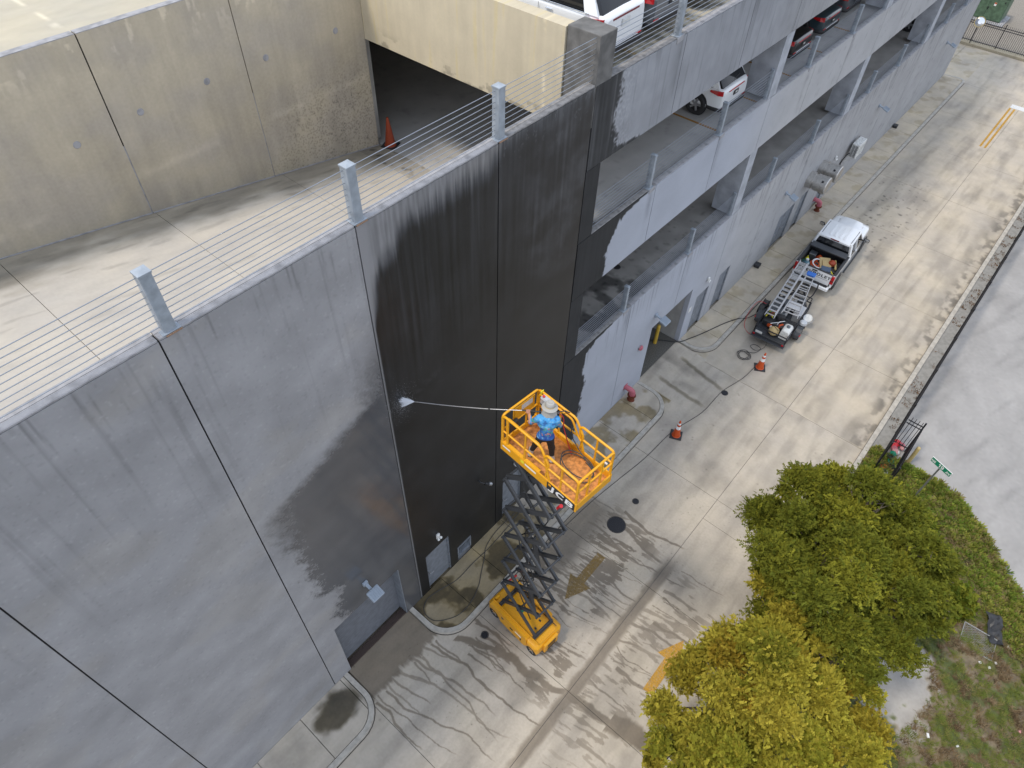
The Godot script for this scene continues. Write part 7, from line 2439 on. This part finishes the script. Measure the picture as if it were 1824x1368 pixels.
# ------------------------------------------------------------------ cones, covers, litter, hoses
func build_street_things():
	var t: Node3D
	for q in [[Vector3(23.27, 0.0, 3.55), "orange cone with two white bands beside the coiled hose"], [Vector3(17.56, 0.0, 2.75), "orange cone with white bands on drive near the lift"]]:
		t = thing("traffic_cone", q[1], "cone", q[0], rng.randf(), "orange traffic cones on the drive")
		cone_parts(t, 0.92)
	t = thing("traffic_cone", "worn plain orange cone at the dark ramp opening", "cone", Vector3(13.05, 10.705, -7.62), 0.4)
	cone_parts(t, 0.95, Basis.IDENTITY, false, "old_orange")
	# manhole and cleanout covers
	for q in [[12.56, 3.3, 0.33, "large black manhole cover on the wet drive"], [6.36, 2.4, 0.11, "small dark cleanout cover beside the lift's wheels"], [13.86, 3.27, 0.11, "small dark cleanout cover past the large manhole"], [20.91, 3.12, 0.13, "small dark cleanout cover on drive between the cones"]]:
		t = thing("manhole_cover", q[3], "cover", Vector3(q[0], 0.0, q[1]), 0.0, "round iron covers in the drive")
		var r: float = q[2]
		part(t, "ring", lathe([Vector2(r + 0.02, 0.001), Vector2(r + 0.02, 0.007), Vector2(r, 0.008), Vector2(r, 0.001)], 28), MT.black_steel)
		part(t, "lid", lathe([Vector2(r - 0.006, 0.001), Vector2(r - 0.006, 0.008), Vector2(0.0, 0.009)], 28), MT.black_steel)
		if r > 0.2:
			for k in 40:
				var a := k * 2.4
				var d := 0.044 * sqrt(k + 0.5)
				part(t, "stud", cbox(0.03, 0.006, 0.03, 0.002), MT.black_steel, Vector3(cos(a) * d, 0.0105, sin(a) * d))
	# potted plants and litter in the narrow pen
	var rr := RandomNumberGenerator.new()
	rr.seed = 321
	t = thing("bag_heap", "heap of pink cloth and bags between the two black fences", "bags", Vector3(22.75, 0.05, 9.8))
	for k in 12:
		var c := Vector3(rr.randf_range(-0.45, 0.45), 0.05, rr.randf_range(-0.18, 0.18))
		var r := rr.randf_range(0.08, 0.17)
		part(t, "bag", lathe([Vector2(r * 0.8, 0.0), Vector2(r, r * 0.5), Vector2(r * 0.7, r), Vector2(0.0, r * 1.25)], 9), [MT.pink, MT.pink_pale, MT.red, MT.sign_green, MT.white_plastic, MT.pink_pale][k % 6], c, Vector3(rr.randf() * 0.6, rr.randf() * 3.0, rr.randf() * 0.6))
	for k in 5:
		t = thing("flower_pot", ["dark pot with small flowers beside the pink heap", "green pot near the black fence end", "dark pot full of dry stems by fence", "orange pot at the end of the fence pen", "grey pot beside the orange one in the pen"][k], "pot", Vector3(22.15 - 0.22 * k, 0.05, 9.75 + 0.12 * (k % 3)))
		part(t, "pot", lathe([Vector2(0.07, 0.0), Vector2(0.11, 0.2), Vector2(0.12, 0.22), Vector2(0.10, 0.22), Vector2(0.09, 0.18), Vector2(0.0, 0.18)], 14), [MT.black_plastic, MT.sign_green, MT.black_plastic, MT.orange, MT.mesh_grey][k])
		part(t, "plant", sprig_clump(0.16, 26, 50 + k), MT.leaf_dark, Vector3(0, 0.2, 0))
	# litter in the lot
	for k in 16:
		var p := Vector3(rr.randf_range(11.5, 19.5), 0.14, rr.randf_range(11.8, 17.0))
		single("litter", "scrap of pale litter lying in the weedy lot", "litter", cbox(rr.randf_range(0.06, 0.16), 0.03, rr.randf_range(0.05, 0.12), 0.01), MT.white_plastic if k % 3 else MT.pink_pale, p, rr.randf() * 3.0, "pale litter in the lot")
	for q in [[Vector3(13.0, 0.15, 12.6), 0.4, 0.7, "longer pale broken stick on the concrete patch in lot"], [Vector3(12.2, 0.16, 13.2), 1.7, 0.4, "short pale stick in the weeds beside the concrete patch"]]:
		single("scrap_stick", q[3], "stick", cbox(q[2], 0.05, 0.07, 0.012), MT.wood, q[0], q[1], "pale sticks in the lot")
	# collapsed chain link panel
	t = thing("chain_link_panel", "collapsed chain link fence panel leaning in the weeds", "fence", Vector3(16.4, 0.06, 14.3), 0.0)
	var A := Vector3(0, 0.05, 0)
	var U := Vector3(0.75, 0.12, -0.1)
	var V := Vector3(0.05, 0.0, 1.0)
	for q in [[A, A + V], [A + U, A + U + V], [A, A + U], [A + V, A + U + V]]:
		part(t, "frame_tube", tube([q[0], q[1]], 0.017, 8), MT.mesh_grey)
	var wires := st_new()
	for k in 24:
		var f := k / 24.0
		var g0 := Vector2(f * 2.0 - 1.0, 0)
		for s in [0, 1]:
			var u0 := maxf(f * 2.0 - 1.0, 0.0)
			var v0 := maxf(1.0 - f * 2.0, 0.0)
			var l := minf(1.0 - u0, 1.0 - v0)
			var uu := u0
			var ue := u0 + l
			if s == 1:
				uu = 1.0 - u0
				ue = 1.0 - u0 - l
			add_tube(wires, [A + U * uu + V * v0, A + U * ue + V * (v0 + l)], 0.005, 4, false)
	part(t, "wire_mesh", wires.commit(), MT.mesh_grey).set_meta("kind", "stuff")
	t = thing("black_tarp", "torn black plastic sheet caught beside chain link panel", "sheet", Vector3(17.5, 0.22, 15.0), 0.4)
	var ts := st_new()
	for i in 10:
		for j in 5:
			var p := []
			for k in [[0, 0], [1, 0], [1, 1], [0, 1]]:
				var x: float = (i + k[0]) * 0.11 - 0.55
				var z: float = (j + k[1]) * 0.09 - 0.22
				p.append(Vector3(x, 0.22 * nbl(x * 60.0 + 9.0, z * 60.0) + 0.1 * sin(x * 6.0), z))
			uv_tri(ts, p[0], p[1], p[2], (p[2] - p[0]).cross(p[1] - p[0]).normalized(), null)
			uv_tri(ts, p[0], p[2], p[3], (p[3] - p[0]).cross(p[2] - p[0]).normalized(), null)
	part(t, "sheet", ts.commit(), MT.black_plastic)

func build_hoses():
	var t: Node3D
	var g := func(pts: Array, y: float) -> Array:
		var o := []
		for p in pts:
			o.append(Vector3(p[0], y, p[1]))
		return o
	t = thing("hose", "dark hose running along the drive past the cones to lift", "hose")
	var a: Array = g.call([[23.69, 3.38], [22.26, 3.31], [20.89, 3.0], [19.28, 2.94], [17.62, 2.55], [15.79, 2.44], [14.18, 2.22], [12.6, 2.02], [10.9, 1.92], [9.2, 1.95], [8.1, 2.1]], 0.016)
	part(t, "hose", tube(curve(a, 6), 0.012, 6), MT.hose)
	t = thing("hose", "coiled grey hose loops on the drive beside the orange cone", "hose")
	var lp := []
	for i in 46:
		var an := i * 0.42
		lp.append(Vector3(23.45 + 0.33 * cos(an) * (0.8 + 0.25 * sin(i * 0.7)), 0.016 + 0.0012 * i, 2.66 + 0.30 * sin(an) * (0.85 + 0.2 * sin(i * 0.5))))
	lp.append_array([Vector3(23.9, 0.04, 2.95), Vector3(24.35, 0.02, 3.05), Vector3(24.42, 0.02, 2.72), Vector3(24.2, 0.02, 2.6), Vector3(24.1, 0.02, 2.9), Vector3(24.45, 0.10, 3.15), Vector3(24.62, 0.42, 3.1)])
	part(t, "hose", tube(curve(lp, 3), 0.012, 6), MT.hose)
	t = thing("hose", "black hose from trailer across the walk into the service door", "hose")
	part(t, "hose", tube(curve([Vector3(20.9, 0.13, -1.4), Vector3(21.6, 0.13, -0.7), Vector3(22.06, 0.17, 0.05), Vector3(22.6, 0.17, 0.32), Vector3(23.28, 0.17, 0.59), Vector3(24.57, 0.17, 1.02), Vector3(25.3, 0.18, 1.36), Vector3(25.6, 0.12, 1.6), Vector3(26.0, 0.35, 1.9), Vector3(26.15, 0.62, 2.0)], 6), 0.02, 7), MT.black_plastic)
	t = thing("hose", "thin red hose arching from the trailer's reel to the kerb", "hose")
	part(t, "hose", tube(curve([Vector3(26.3, 0.85, 2.05), Vector3(26.0, 1.0, 1.75), Vector3(25.6, 0.5, 1.62), Vector3(25.2, 0.03, 1.75), Vector3(24.9, 0.02, 2.2), Vector3(25.3, 0.02, 2.35)], 6), 0.012, 6), MT.red)
	t = thing("hose", "long grey hose looped on the stained walk behind the lift", "hose")
	part(t, "hose", tube(curve(g.call([[10.9, 0.3], [9.8, 0.42], [8.74, 0.47], [7.9, 0.44], [7.12, 0.45], [6.5, 0.28], [5.97, 0.18], [5.62, 0.34], [5.52, 0.65], [5.65, 0.98], [6.2, 1.33], [6.8, 1.35], [7.4, 1.16], [7.83, 0.9], [8.3, 0.62], [8.69, 0.36], [9.4, 0.22], [10.4, 0.25]], 0.166), 6), 0.013, 6), MT.hose)

# ------------------------------------------------------------------ plants
# a small branch tip with paired leaflets, lying along +x
func sprig(n: int, size: float, sd: int) -> ArrayMesh:
	var r := RandomNumberGenerator.new()
	r.seed = sd
	var st := st_new()
	for i in n:
		var f := float(i) / n
		var base := Vector3((f - 0.3) * size * 1.6, r.randf_range(-0.15, 0.15) * size, r.randf_range(-0.12, 0.12) * size)
		var a := r.randf() * TAU
		var d := Vector3(0.55 + 0.4 * r.randf(), r.randf_range(-0.25, 0.45), sin(a)).normalized()
		var l := size * r.randf_range(0.55, 0.95)
		var w := d.cross(Vector3(r.randf_range(-0.4, 0.4), 1.0, r.randf_range(-0.4, 0.4))).normalized() * l * 0.36
		var up := w.cross(d).normalized() * l * 0.06
		var m := base + d * l * 0.5
		var e := base + d * l
		for s in [-1.0, 1.0]:
			uv_tri(st, base, m + w * s + up, e, up, null)
	return st.commit()

func sprig_clump(r: float, n: int, sd: int) -> ArrayMesh:
	var g := RandomNumberGenerator.new()
	g.seed = sd
	var st := st_new()
	for i in n:
		var d := Vector3(g.randfn(), absf(g.randfn()) + 0.2, g.randfn()).normalized()
		var b := d * r * g.randf_range(0.1, 0.5)
		var l := r * g.randf_range(0.5, 1.0)
		var w := d.cross(Vector3(g.randfn(), g.randfn(), g.randfn())).normalized() * l * 0.16
		uv_tri(st, b - w * 0.3, b + d * l * 0.5 + w, b + d * l, w.cross(d), null)
		uv_tri(st, b - w * 0.3, b + d * l, b + d * l * 0.5 - w, w.cross(d), null)
	return st.commit()

func leaf_material(called: String) -> StandardMaterial3D:
	var m := StandardMaterial3D.new()
	m.vertex_color_use_as_albedo = true
	m.roughness = 0.8
	m.metallic_specular = 0.25
	m.backlight_enabled = true
	m.backlight = Color(0.55, 0.6, 0.25)
	m.cull_mode = BaseMaterial3D.CULL_DISABLED
	MT[called] = m
	return m

func limb(st: SurfaceTool, a: Vector3, d: Vector3, l: float, r: float, depth: int, g: RandomNumberGenerator, tips: Array):
	var pts := [a]
	var rad := [r]
	var p := a
	var dir := d
	for i in 4:
		dir = (dir + Vector3(g.randfn(), g.randfn() * 0.5 + 0.12, g.randfn()) * 0.16).normalized()
		p += dir * l / 4.0
		pts.append(p)
		rad.append(r * (1.0 - 0.42 * (i + 1) / 4.0))
	add_tube(st, pts, rad, 7 if depth > 1 else 5, false)
	if depth == 0:
		tips.append(p)
		return
	for k in (3 if depth > 1 else 3):
		var az := TAU * (k + g.randf() * 0.6) / 3.0
		var out := dir.cross(Vector3(cos(az), 0.2, sin(az))).normalized()
		limb(st, pts[4 - (k % 2)], (dir * 0.75 + out * g.randf_range(0.55, 0.95)).normalized(), l * g.randf_range(0.62, 0.8), rad[4] * 0.8, depth - 1, g, tips)

# crown: lobes = [[centre, radius vector], ...]; leaf sprigs fill the outer part of each lobe
func tree(called: String, label: String, at: Vector3, lobes: Array, count: int, cols: Array, sd: int, trunk_r: float, fork: float):
	var g := RandomNumberGenerator.new()
	g.seed = sd
	var t := thing(called, label, "tree", at)
	var st := st_new()
	add_tube(st, [Vector3(0, -0.15, 0), Vector3(0.03, fork * 0.4, 0.02), Vector3(-0.02, fork, 0.05)], [trunk_r * 1.3, trunk_r, trunk_r * 0.85], 10, false)
	var tips := []
	for k in lobes.size():
		var c: Vector3 = lobes[k][0]
		var from := Vector3(-0.02, fork * (0.8 + 0.2 * ((k * 7) % 5) / 4.0), 0.05)
		var midp := from.lerp(c, 0.5) + Vector3(g.randfn(), 0.6, g.randfn()) * 0.18
		add_tube(st, curve([from, midp, c], 4), [trunk_r * 0.6, trunk_r * 0.55, trunk_r * 0.48, trunk_r * 0.38, trunk_r * 0.32, trunk_r * 0.27, trunk_r * 0.23, trunk_r * 0.18, trunk_r * 0.14], 7, false)
		for j in 7:
			var d := Vector3(g.randfn(), g.randfn() * 0.7 + 0.2, g.randfn()).normalized()
			var e: Vector3 = c + d * lobes[k][1] * 0.92
			var s0 := midp.lerp(c, g.randf_range(0.4, 1.0))
			add_tube(st, [s0, s0.lerp(e, 0.5) + Vector3(g.randfn(), g.randfn(), g.randfn()) * 0.06, e], [0.026, 0.017, 0.007], 5, false)
	part(t, "trunk", st.commit(), MT.bark)
	var mm := MultiMesh.new()
	mm.transform_format = MultiMesh.TRANSFORM_3D
	mm.use_colors = true
	mm.mesh = sprig(9, 0.07, sd)
	mm.instance_count = count
	var area := 0.0
	var acc := []
	for lb in lobes:
		area += pow(lb[1].x * lb[1].y * lb[1].z, 2.0 / 3.0)
		acc.append(area)
	for i in count:
		var pick := g.randf() * area
		var k := 0
		while acc[k] < pick:
			k += 1
		var d := Vector3(g.randfn(), g.randfn(), g.randfn()).normalized()
		if d.y < -0.35:
			d.y = -d.y
		var rad := pow(g.randf(), 0.45) * (1.0 + 0.10 * g.randfn())
		# tufts: the shell is pushed in and out in clumps
		var tuft := nbl(d.x * 36.0 + k * 57.0 + 100.0, d.z * 36.0 + d.y * 29.0 + k * 31.0 + 100.0)
		rad *= 0.52 + 0.80 * tuft
		if tuft < 0.34 and g.randf() < 0.75:
			rad *= 0.6
		var p: Vector3 = lobes[k][0] + d * lobes[k][1] * rad
		var fwd := (d * 0.8 + Vector3(g.randfn(), g.randfn() - 0.1, g.randfn()) * 0.6).normalized()
		var b := Basis.looking_at(fwd, Vector3.UP if absf(fwd.y) < 0.95 else Vector3.RIGHT) * Basis(Vector3.UP, PI / 2)
		b = b * Basis(Vector3.RIGHT, g.randfn() * 0.5)
		var s := g.randf_range(0.7, 1.25)
		mm.set_instance_transform(i, Transform3D(b.scaled(Vector3.ONE * s), p))
		var c: Color = lobes[k][2] if lobes[k].size() > 2 else cols[0]
		var h := g.randf()
		if h < 0.34:
			c = c.lerp(cols[1], g.randf())
		elif h < 0.46:
			c = c.lerp(cols[2], g.randf())
		var br := g.randf_range(0.78, 1.22)
		mm.set_instance_color(i, Color(c.r * br, c.g * br, c.b * br))
	var mi := MultiMeshInstance3D.new()
	mi.name = "crown"
	mi.multimesh = mm
	mi.material_override = MT.leaf
	mi.set_meta("kind", "stuff")
	t.add_child(mi)
	return t

func green_tone(g: RandomNumberGenerator, a: Color, b: Color, c: Color) -> Color:
	return b.lerp(c, g.randf()) if g.randf() < 0.3 else a.lerp(b, g.randf_range(0.3, 1.0))

func build_trees():
	var green := Color(0.150, 0.150, 0.016)
	var dark := Color(0.095, 0.115, 0.014)
	var lime := Color(0.255, 0.245, 0.026)
	var gold := Color(0.38, 0.31, 0.040)
	var rust := Color(0.27, 0.15, 0.015)
	# big green tree
	var g := RandomNumberGenerator.new()
	g.seed = 606
	var lobes := []
	for q in [[0.0, 5.3, 0.0, 1.5], [-1.4, 4.6, -0.8, 1.3], [-2.5, 3.9, -1.0, 1.0], [1.4, 4.8, -0.9, 1.3], [2.4, 4.1, -0.4, 1.1], [1.6, 4.4, 1.0, 1.25], [0.3, 4.6, 1.4, 1.2], [-1.3, 4.3, 1.0, 1.1], [-0.2, 4.3, -1.6, 1.2], [-2.2, 3.5, 0.2, 0.9], [0.8, 3.7, -1.7, 1.0]]:
		lobes.append([Vector3(q[0], q[1], q[2]) * 0.93, Vector3(q[3], q[3] * 0.6, q[3]) * 0.70, green_tone(g, dark, green, lime)])
	for i in 60:   # fans of foliage that stand out from the mass
		var d := Vector3(g.randfn(), absf(g.randfn()) * 0.9 - 0.15, g.randfn()).normalized()
		var c := Vector3(0, 3.8, -0.1) + d * Vector3(3.1, 1.75, 2.3) * g.randf_range(0.62, 1.20)
		var r := g.randf_range(0.26, 0.70)
		var col := green_tone(g, dark, green, lime)
		lobes.append([c, Vector3(r * g.randf_range(0.9, 1.4), r * 0.5, r * g.randf_range(0.9, 1.4)), col])
	tree("leafy_tree", "large dense green tree at the corner of drive and lot", Vector3(13.3, 0.08, 9.98), lobes, 88000, [green, dark, lime], 71, 0.17, 2.4)
	# yellow tree
	lobes = []
	for q in [[0.0, 4.8, 0.0, 1.1, 0.6], [-0.8, 4.3, 0.2, 0.9, 0.5], [-1.0, 3.6, 0.0, 1.2, 0.4], [-0.9, 4.3, -0.8, 0.95, 0.8], [-1.8, 3.9, -0.5, 0.85, 0.3], [1.0, 4.6, -0.5, 1.0, 0.5], [2.0, 4.3, -0.5, 0.85, 0.8], [0.8, 4.3, 0.9, 0.95, 0.6], [-0.6, 4.2, 1.1, 1.0, 0.3], [-1.7, 3.7, 0.9, 0.9, 0.4], [-2.6, 3.4, 0.2, 0.8, 0.3], [0.4, 3.8, -1.4, 0.85, 0.9], [0.3, 3.7, 1.8, 0.9, 0.4], [-3.2, 3.2, 0.9, 0.8, 0.5]]:
		var c: Color = lime.lerp(gold, q[4])
		lobes.append([Vector3(q[0], q[1], q[2]), Vector3(q[3], q[3] * 0.6, q[3]) * 0.70, c])
	for i in 64:
		var d := Vector3(g.randfn(), absf(g.randfn()) * 0.9 - 0.2, g.randfn()).normalized()
		var c := Vector3(-0.3, 3.5, 0.0) + d * Vector3(3.1, 1.55, 2.2) * g.randf_range(0.62, 1.20)
		if c.z < -1.9 and c.x < -0.2 and c.x > -1.8:
			continue
		var r := g.randf_range(0.22, 0.60)
		var col := lime.lerp(gold, g.randf())
		var k := g.randf()
		if k < 0.26:
			col = lime.lerp(rust, g.randf_range(0.3, 0.8))
		elif k < 0.52:
			col = green.lerp(lime, g.randf())
		lobes.append([c, Vector3(r * g.randf_range(0.9, 1.4), r * 0.55, r * g.randf_range(0.9, 1.4)), col])
	tree("leafy_tree", "yellowing leafy tree overhanging the drive in front of green one", Vector3(8.85, 0.08, 9.95), lobes, 82000, [lime, gold, green], 72, 0.14, 2.2)
	build_undergrowth()

func tuft_mesh(n: int, h: float, sd: int) -> ArrayMesh:
	var g := RandomNumberGenerator.new()
	g.seed = sd
	var st := st_new()
	for i in n:
		var a := g.randf() * TAU
		var lean := g.randf_range(0.25, 0.9)
		var l := h * g.randf_range(0.5, 1.0)
		var d := Vector3(cos(a) * lean, 1.0, sin(a) * lean).normalized()
		var b := Vector3(g.randfn() * 0.04, 0, g.randfn() * 0.04)
		var w := Vector3(-sin(a), 0, cos(a)) * 0.008
		var m := b + d * l * 0.6
		var e := b + d * l + Vector3(cos(a), -0.4, sin(a)) * l * 0.25
		uv_tri(st, b - w, b + w, m + w * 0.7, Vector3.UP, null)
		uv_tri(st, b - w, m + w * 0.7, m - w * 0.7, Vector3.UP, null)
		uv_tri(st, m - w * 0.7, m + w * 0.7, e, Vector3.UP, null)
	return st.commit()

func scatter(called: String, label: String, category: String, mesh: Mesh, pts: Array, cols: Array, smin: float, smax: float, sd: int):
	var g := RandomNumberGenerator.new()
	g.seed = sd
	var mm := MultiMesh.new()
	mm.transform_format = MultiMesh.TRANSFORM_3D
	mm.use_colors = true
	mm.mesh = mesh
	mm.instance_count = pts.size()
	for i in pts.size():
		var s := g.randf_range(smin, smax)
		mm.set_instance_transform(i, Transform3D(Basis(Vector3.UP, g.randf() * TAU).scaled(Vector3(s, s * g.randf_range(0.7, 1.2), s)), pts[i]))
		var c: Color = cols[g.randi() % cols.size()]
		var b := g.randf_range(0.75, 1.25)
		mm.set_instance_color(i, Color(c.r * b, c.g * b, c.b * b))
	var mi := MultiMeshInstance3D.new()
	mi.name = numbered(called)
	mi.multimesh = mm
	mi.material_override = MT.leaf
	add_child(mi)
	mi.set_meta("label", label)
	mi.set_meta("category", category)
	mi.set_meta("kind", "stuff")

func build_undergrowth():
	var g := RandomNumberGenerator.new()
	g.seed = 15
	var grass := []
	var dry := []
	var vine := []
	for i in 36000:
		var z := g.randf_range(9.15, 20.0)
		var lim := along([9.0, 22.4, 12.3, 22.3, 13.9, 21.1, 15.6, 19.35, 17.0, 18.2, 20.0, 18.2], z)
		var x := g.randf_range(4.0, lim - 0.05)
		var edge := lim - x
		var n := nbl(x * 22.0, z * 22.0) + 0.4 * (nbl(x * 60.0, z * 60.0) - 0.5)
		var slab := Vector2((x - 13.7) / 2.2, (z - 13.2) / 1.15).length() < 0.8
		var y := 0.04 + 0.08 * na(x * 30.0, z * 30.0)
		var p := Vector3(x, y, z)
		if edge < 1.3 + 1.4 * n and n > 0.30 and g.randf() < 0.9:
			vine.append(p)
		elif not slab and n > 0.45:
			grass.append(p)
		elif not slab and n < 0.33 and z > 12.0:
			dry.append(p)
	scatter("grass", "short green weeds and grass growing over the lot", "grass", tuft_mesh(9, 0.22, 1), grass, [Color(0.12, 0.15, 0.03), Color(0.15, 0.175, 0.04), Color(0.20, 0.18, 0.06)], 0.5, 1.1, 2)
	scatter("dry_weeds", "brown dead weeds and stalks on the bare soil", "weeds", tuft_mesh(8, 0.26, 3), dry, [Color(0.17, 0.11, 0.06), Color(0.22, 0.16, 0.09), Color(0.10, 0.07, 0.04)], 0.5, 1.2, 4)
	scatter("creeper", "bright green creeping vine along the street edge", "vine", sprig_clump(0.20, 22, 9), vine, [Color(0.13, 0.19, 0.03), Color(0.18, 0.22, 0.035), Color(0.24, 0.24, 0.05), Color(0.21, 0.18, 0.07)], 0.55, 1.25, 5)
	# shrubs
	for q in [[Vector3(20.6, 0.0, 9.75), 0.5, "small leafy shrub at the end of the kerb strip"], [Vector3(19.6, 0.0, 11.6), 0.8, "rounded green shrub around the street sign's foot"], [Vector3(17.6, 0.0, 13.6), 0.8, "green shrub between the big tree and the street edge"], [Vector3(16.7, 0.0, 12.2), 1.0, "tall shrub growing under the big green tree's outer limbs"], [Vector3(18.7, 0.0, 12.6), 0.7, "low bright shrub on the grass beside the street"]]:
		var t := thing("shrub", q[2], "shrub", q[0])
		var st := st_new()
		for k in 9:
			var a: float = TAU * k / 9.0
			add_tube(st, [Vector3(0, -0.05, 0), Vector3(cos(a) * 0.3, 0.5, sin(a) * 0.3) * q[1], Vector3(cos(a) * 0.75, 0.85 + 0.2 * sin(k * 3.0), sin(a) * 0.75) * q[1]], [0.02, 0.013, 0.004], 5, false)
		part(t, "stems", st.commit(), MT.bark)
		var mm := MultiMesh.new()
		mm.transform_format = MultiMesh.TRANSFORM_3D
		mm.use_colors = true
		mm.mesh = sprig(8, 0.13, 30)
		mm.instance_count = 1300
		for i in 1300:
			var d := Vector3(g.randfn(), absf(g.randfn()) * 0.9, g.randfn()).normalized()
			var p: Vector3 = d * q[1] * pow(g.randf(), 0.4) * (0.8 + 0.4 * nbl(d.x * 30.0 + 200.0, d.z * 30.0 + 200.0))
			mm.set_instance_transform(i, Transform3D(Basis(Vector3(g.randfn(), g.randfn(), g.randfn()).normalized(), g.randf() * TAU), p + Vector3(0, 0.08, 0)))
			var c := Color(0.085, 0.12, 0.012).lerp(Color(0.19, 0.19, 0.02), g.randf())
			mm.set_instance_color(i, c)
		var mi := MultiMeshInstance3D.new()
		mi.name = "crown"
		mi.multimesh = mm
		mi.material_override = MT.leaf
		mi.set_meta("kind", "stuff")
		t.add_child(mi)
	# shrub behind the transformer
	# fallen leaves along the strip behind the kerb
	var lv := []
	for i in 500:
		var x := g.randf_range(21.5, 46.0)
		if nbl(x * 14.0, 5.0) > 0.52:
			lv.append(Vector3(x, 0.056, g.randf_range(9.02, 9.55)))
	scatter("fallen_leaves", "brown dead leaves gathered on strip behind the kerb", "leaves", sprig_clump(0.12, 9, 12), lv, [Color(0.20, 0.11, 0.06), Color(0.15, 0.09, 0.05)], 0.5, 1.1, 8)
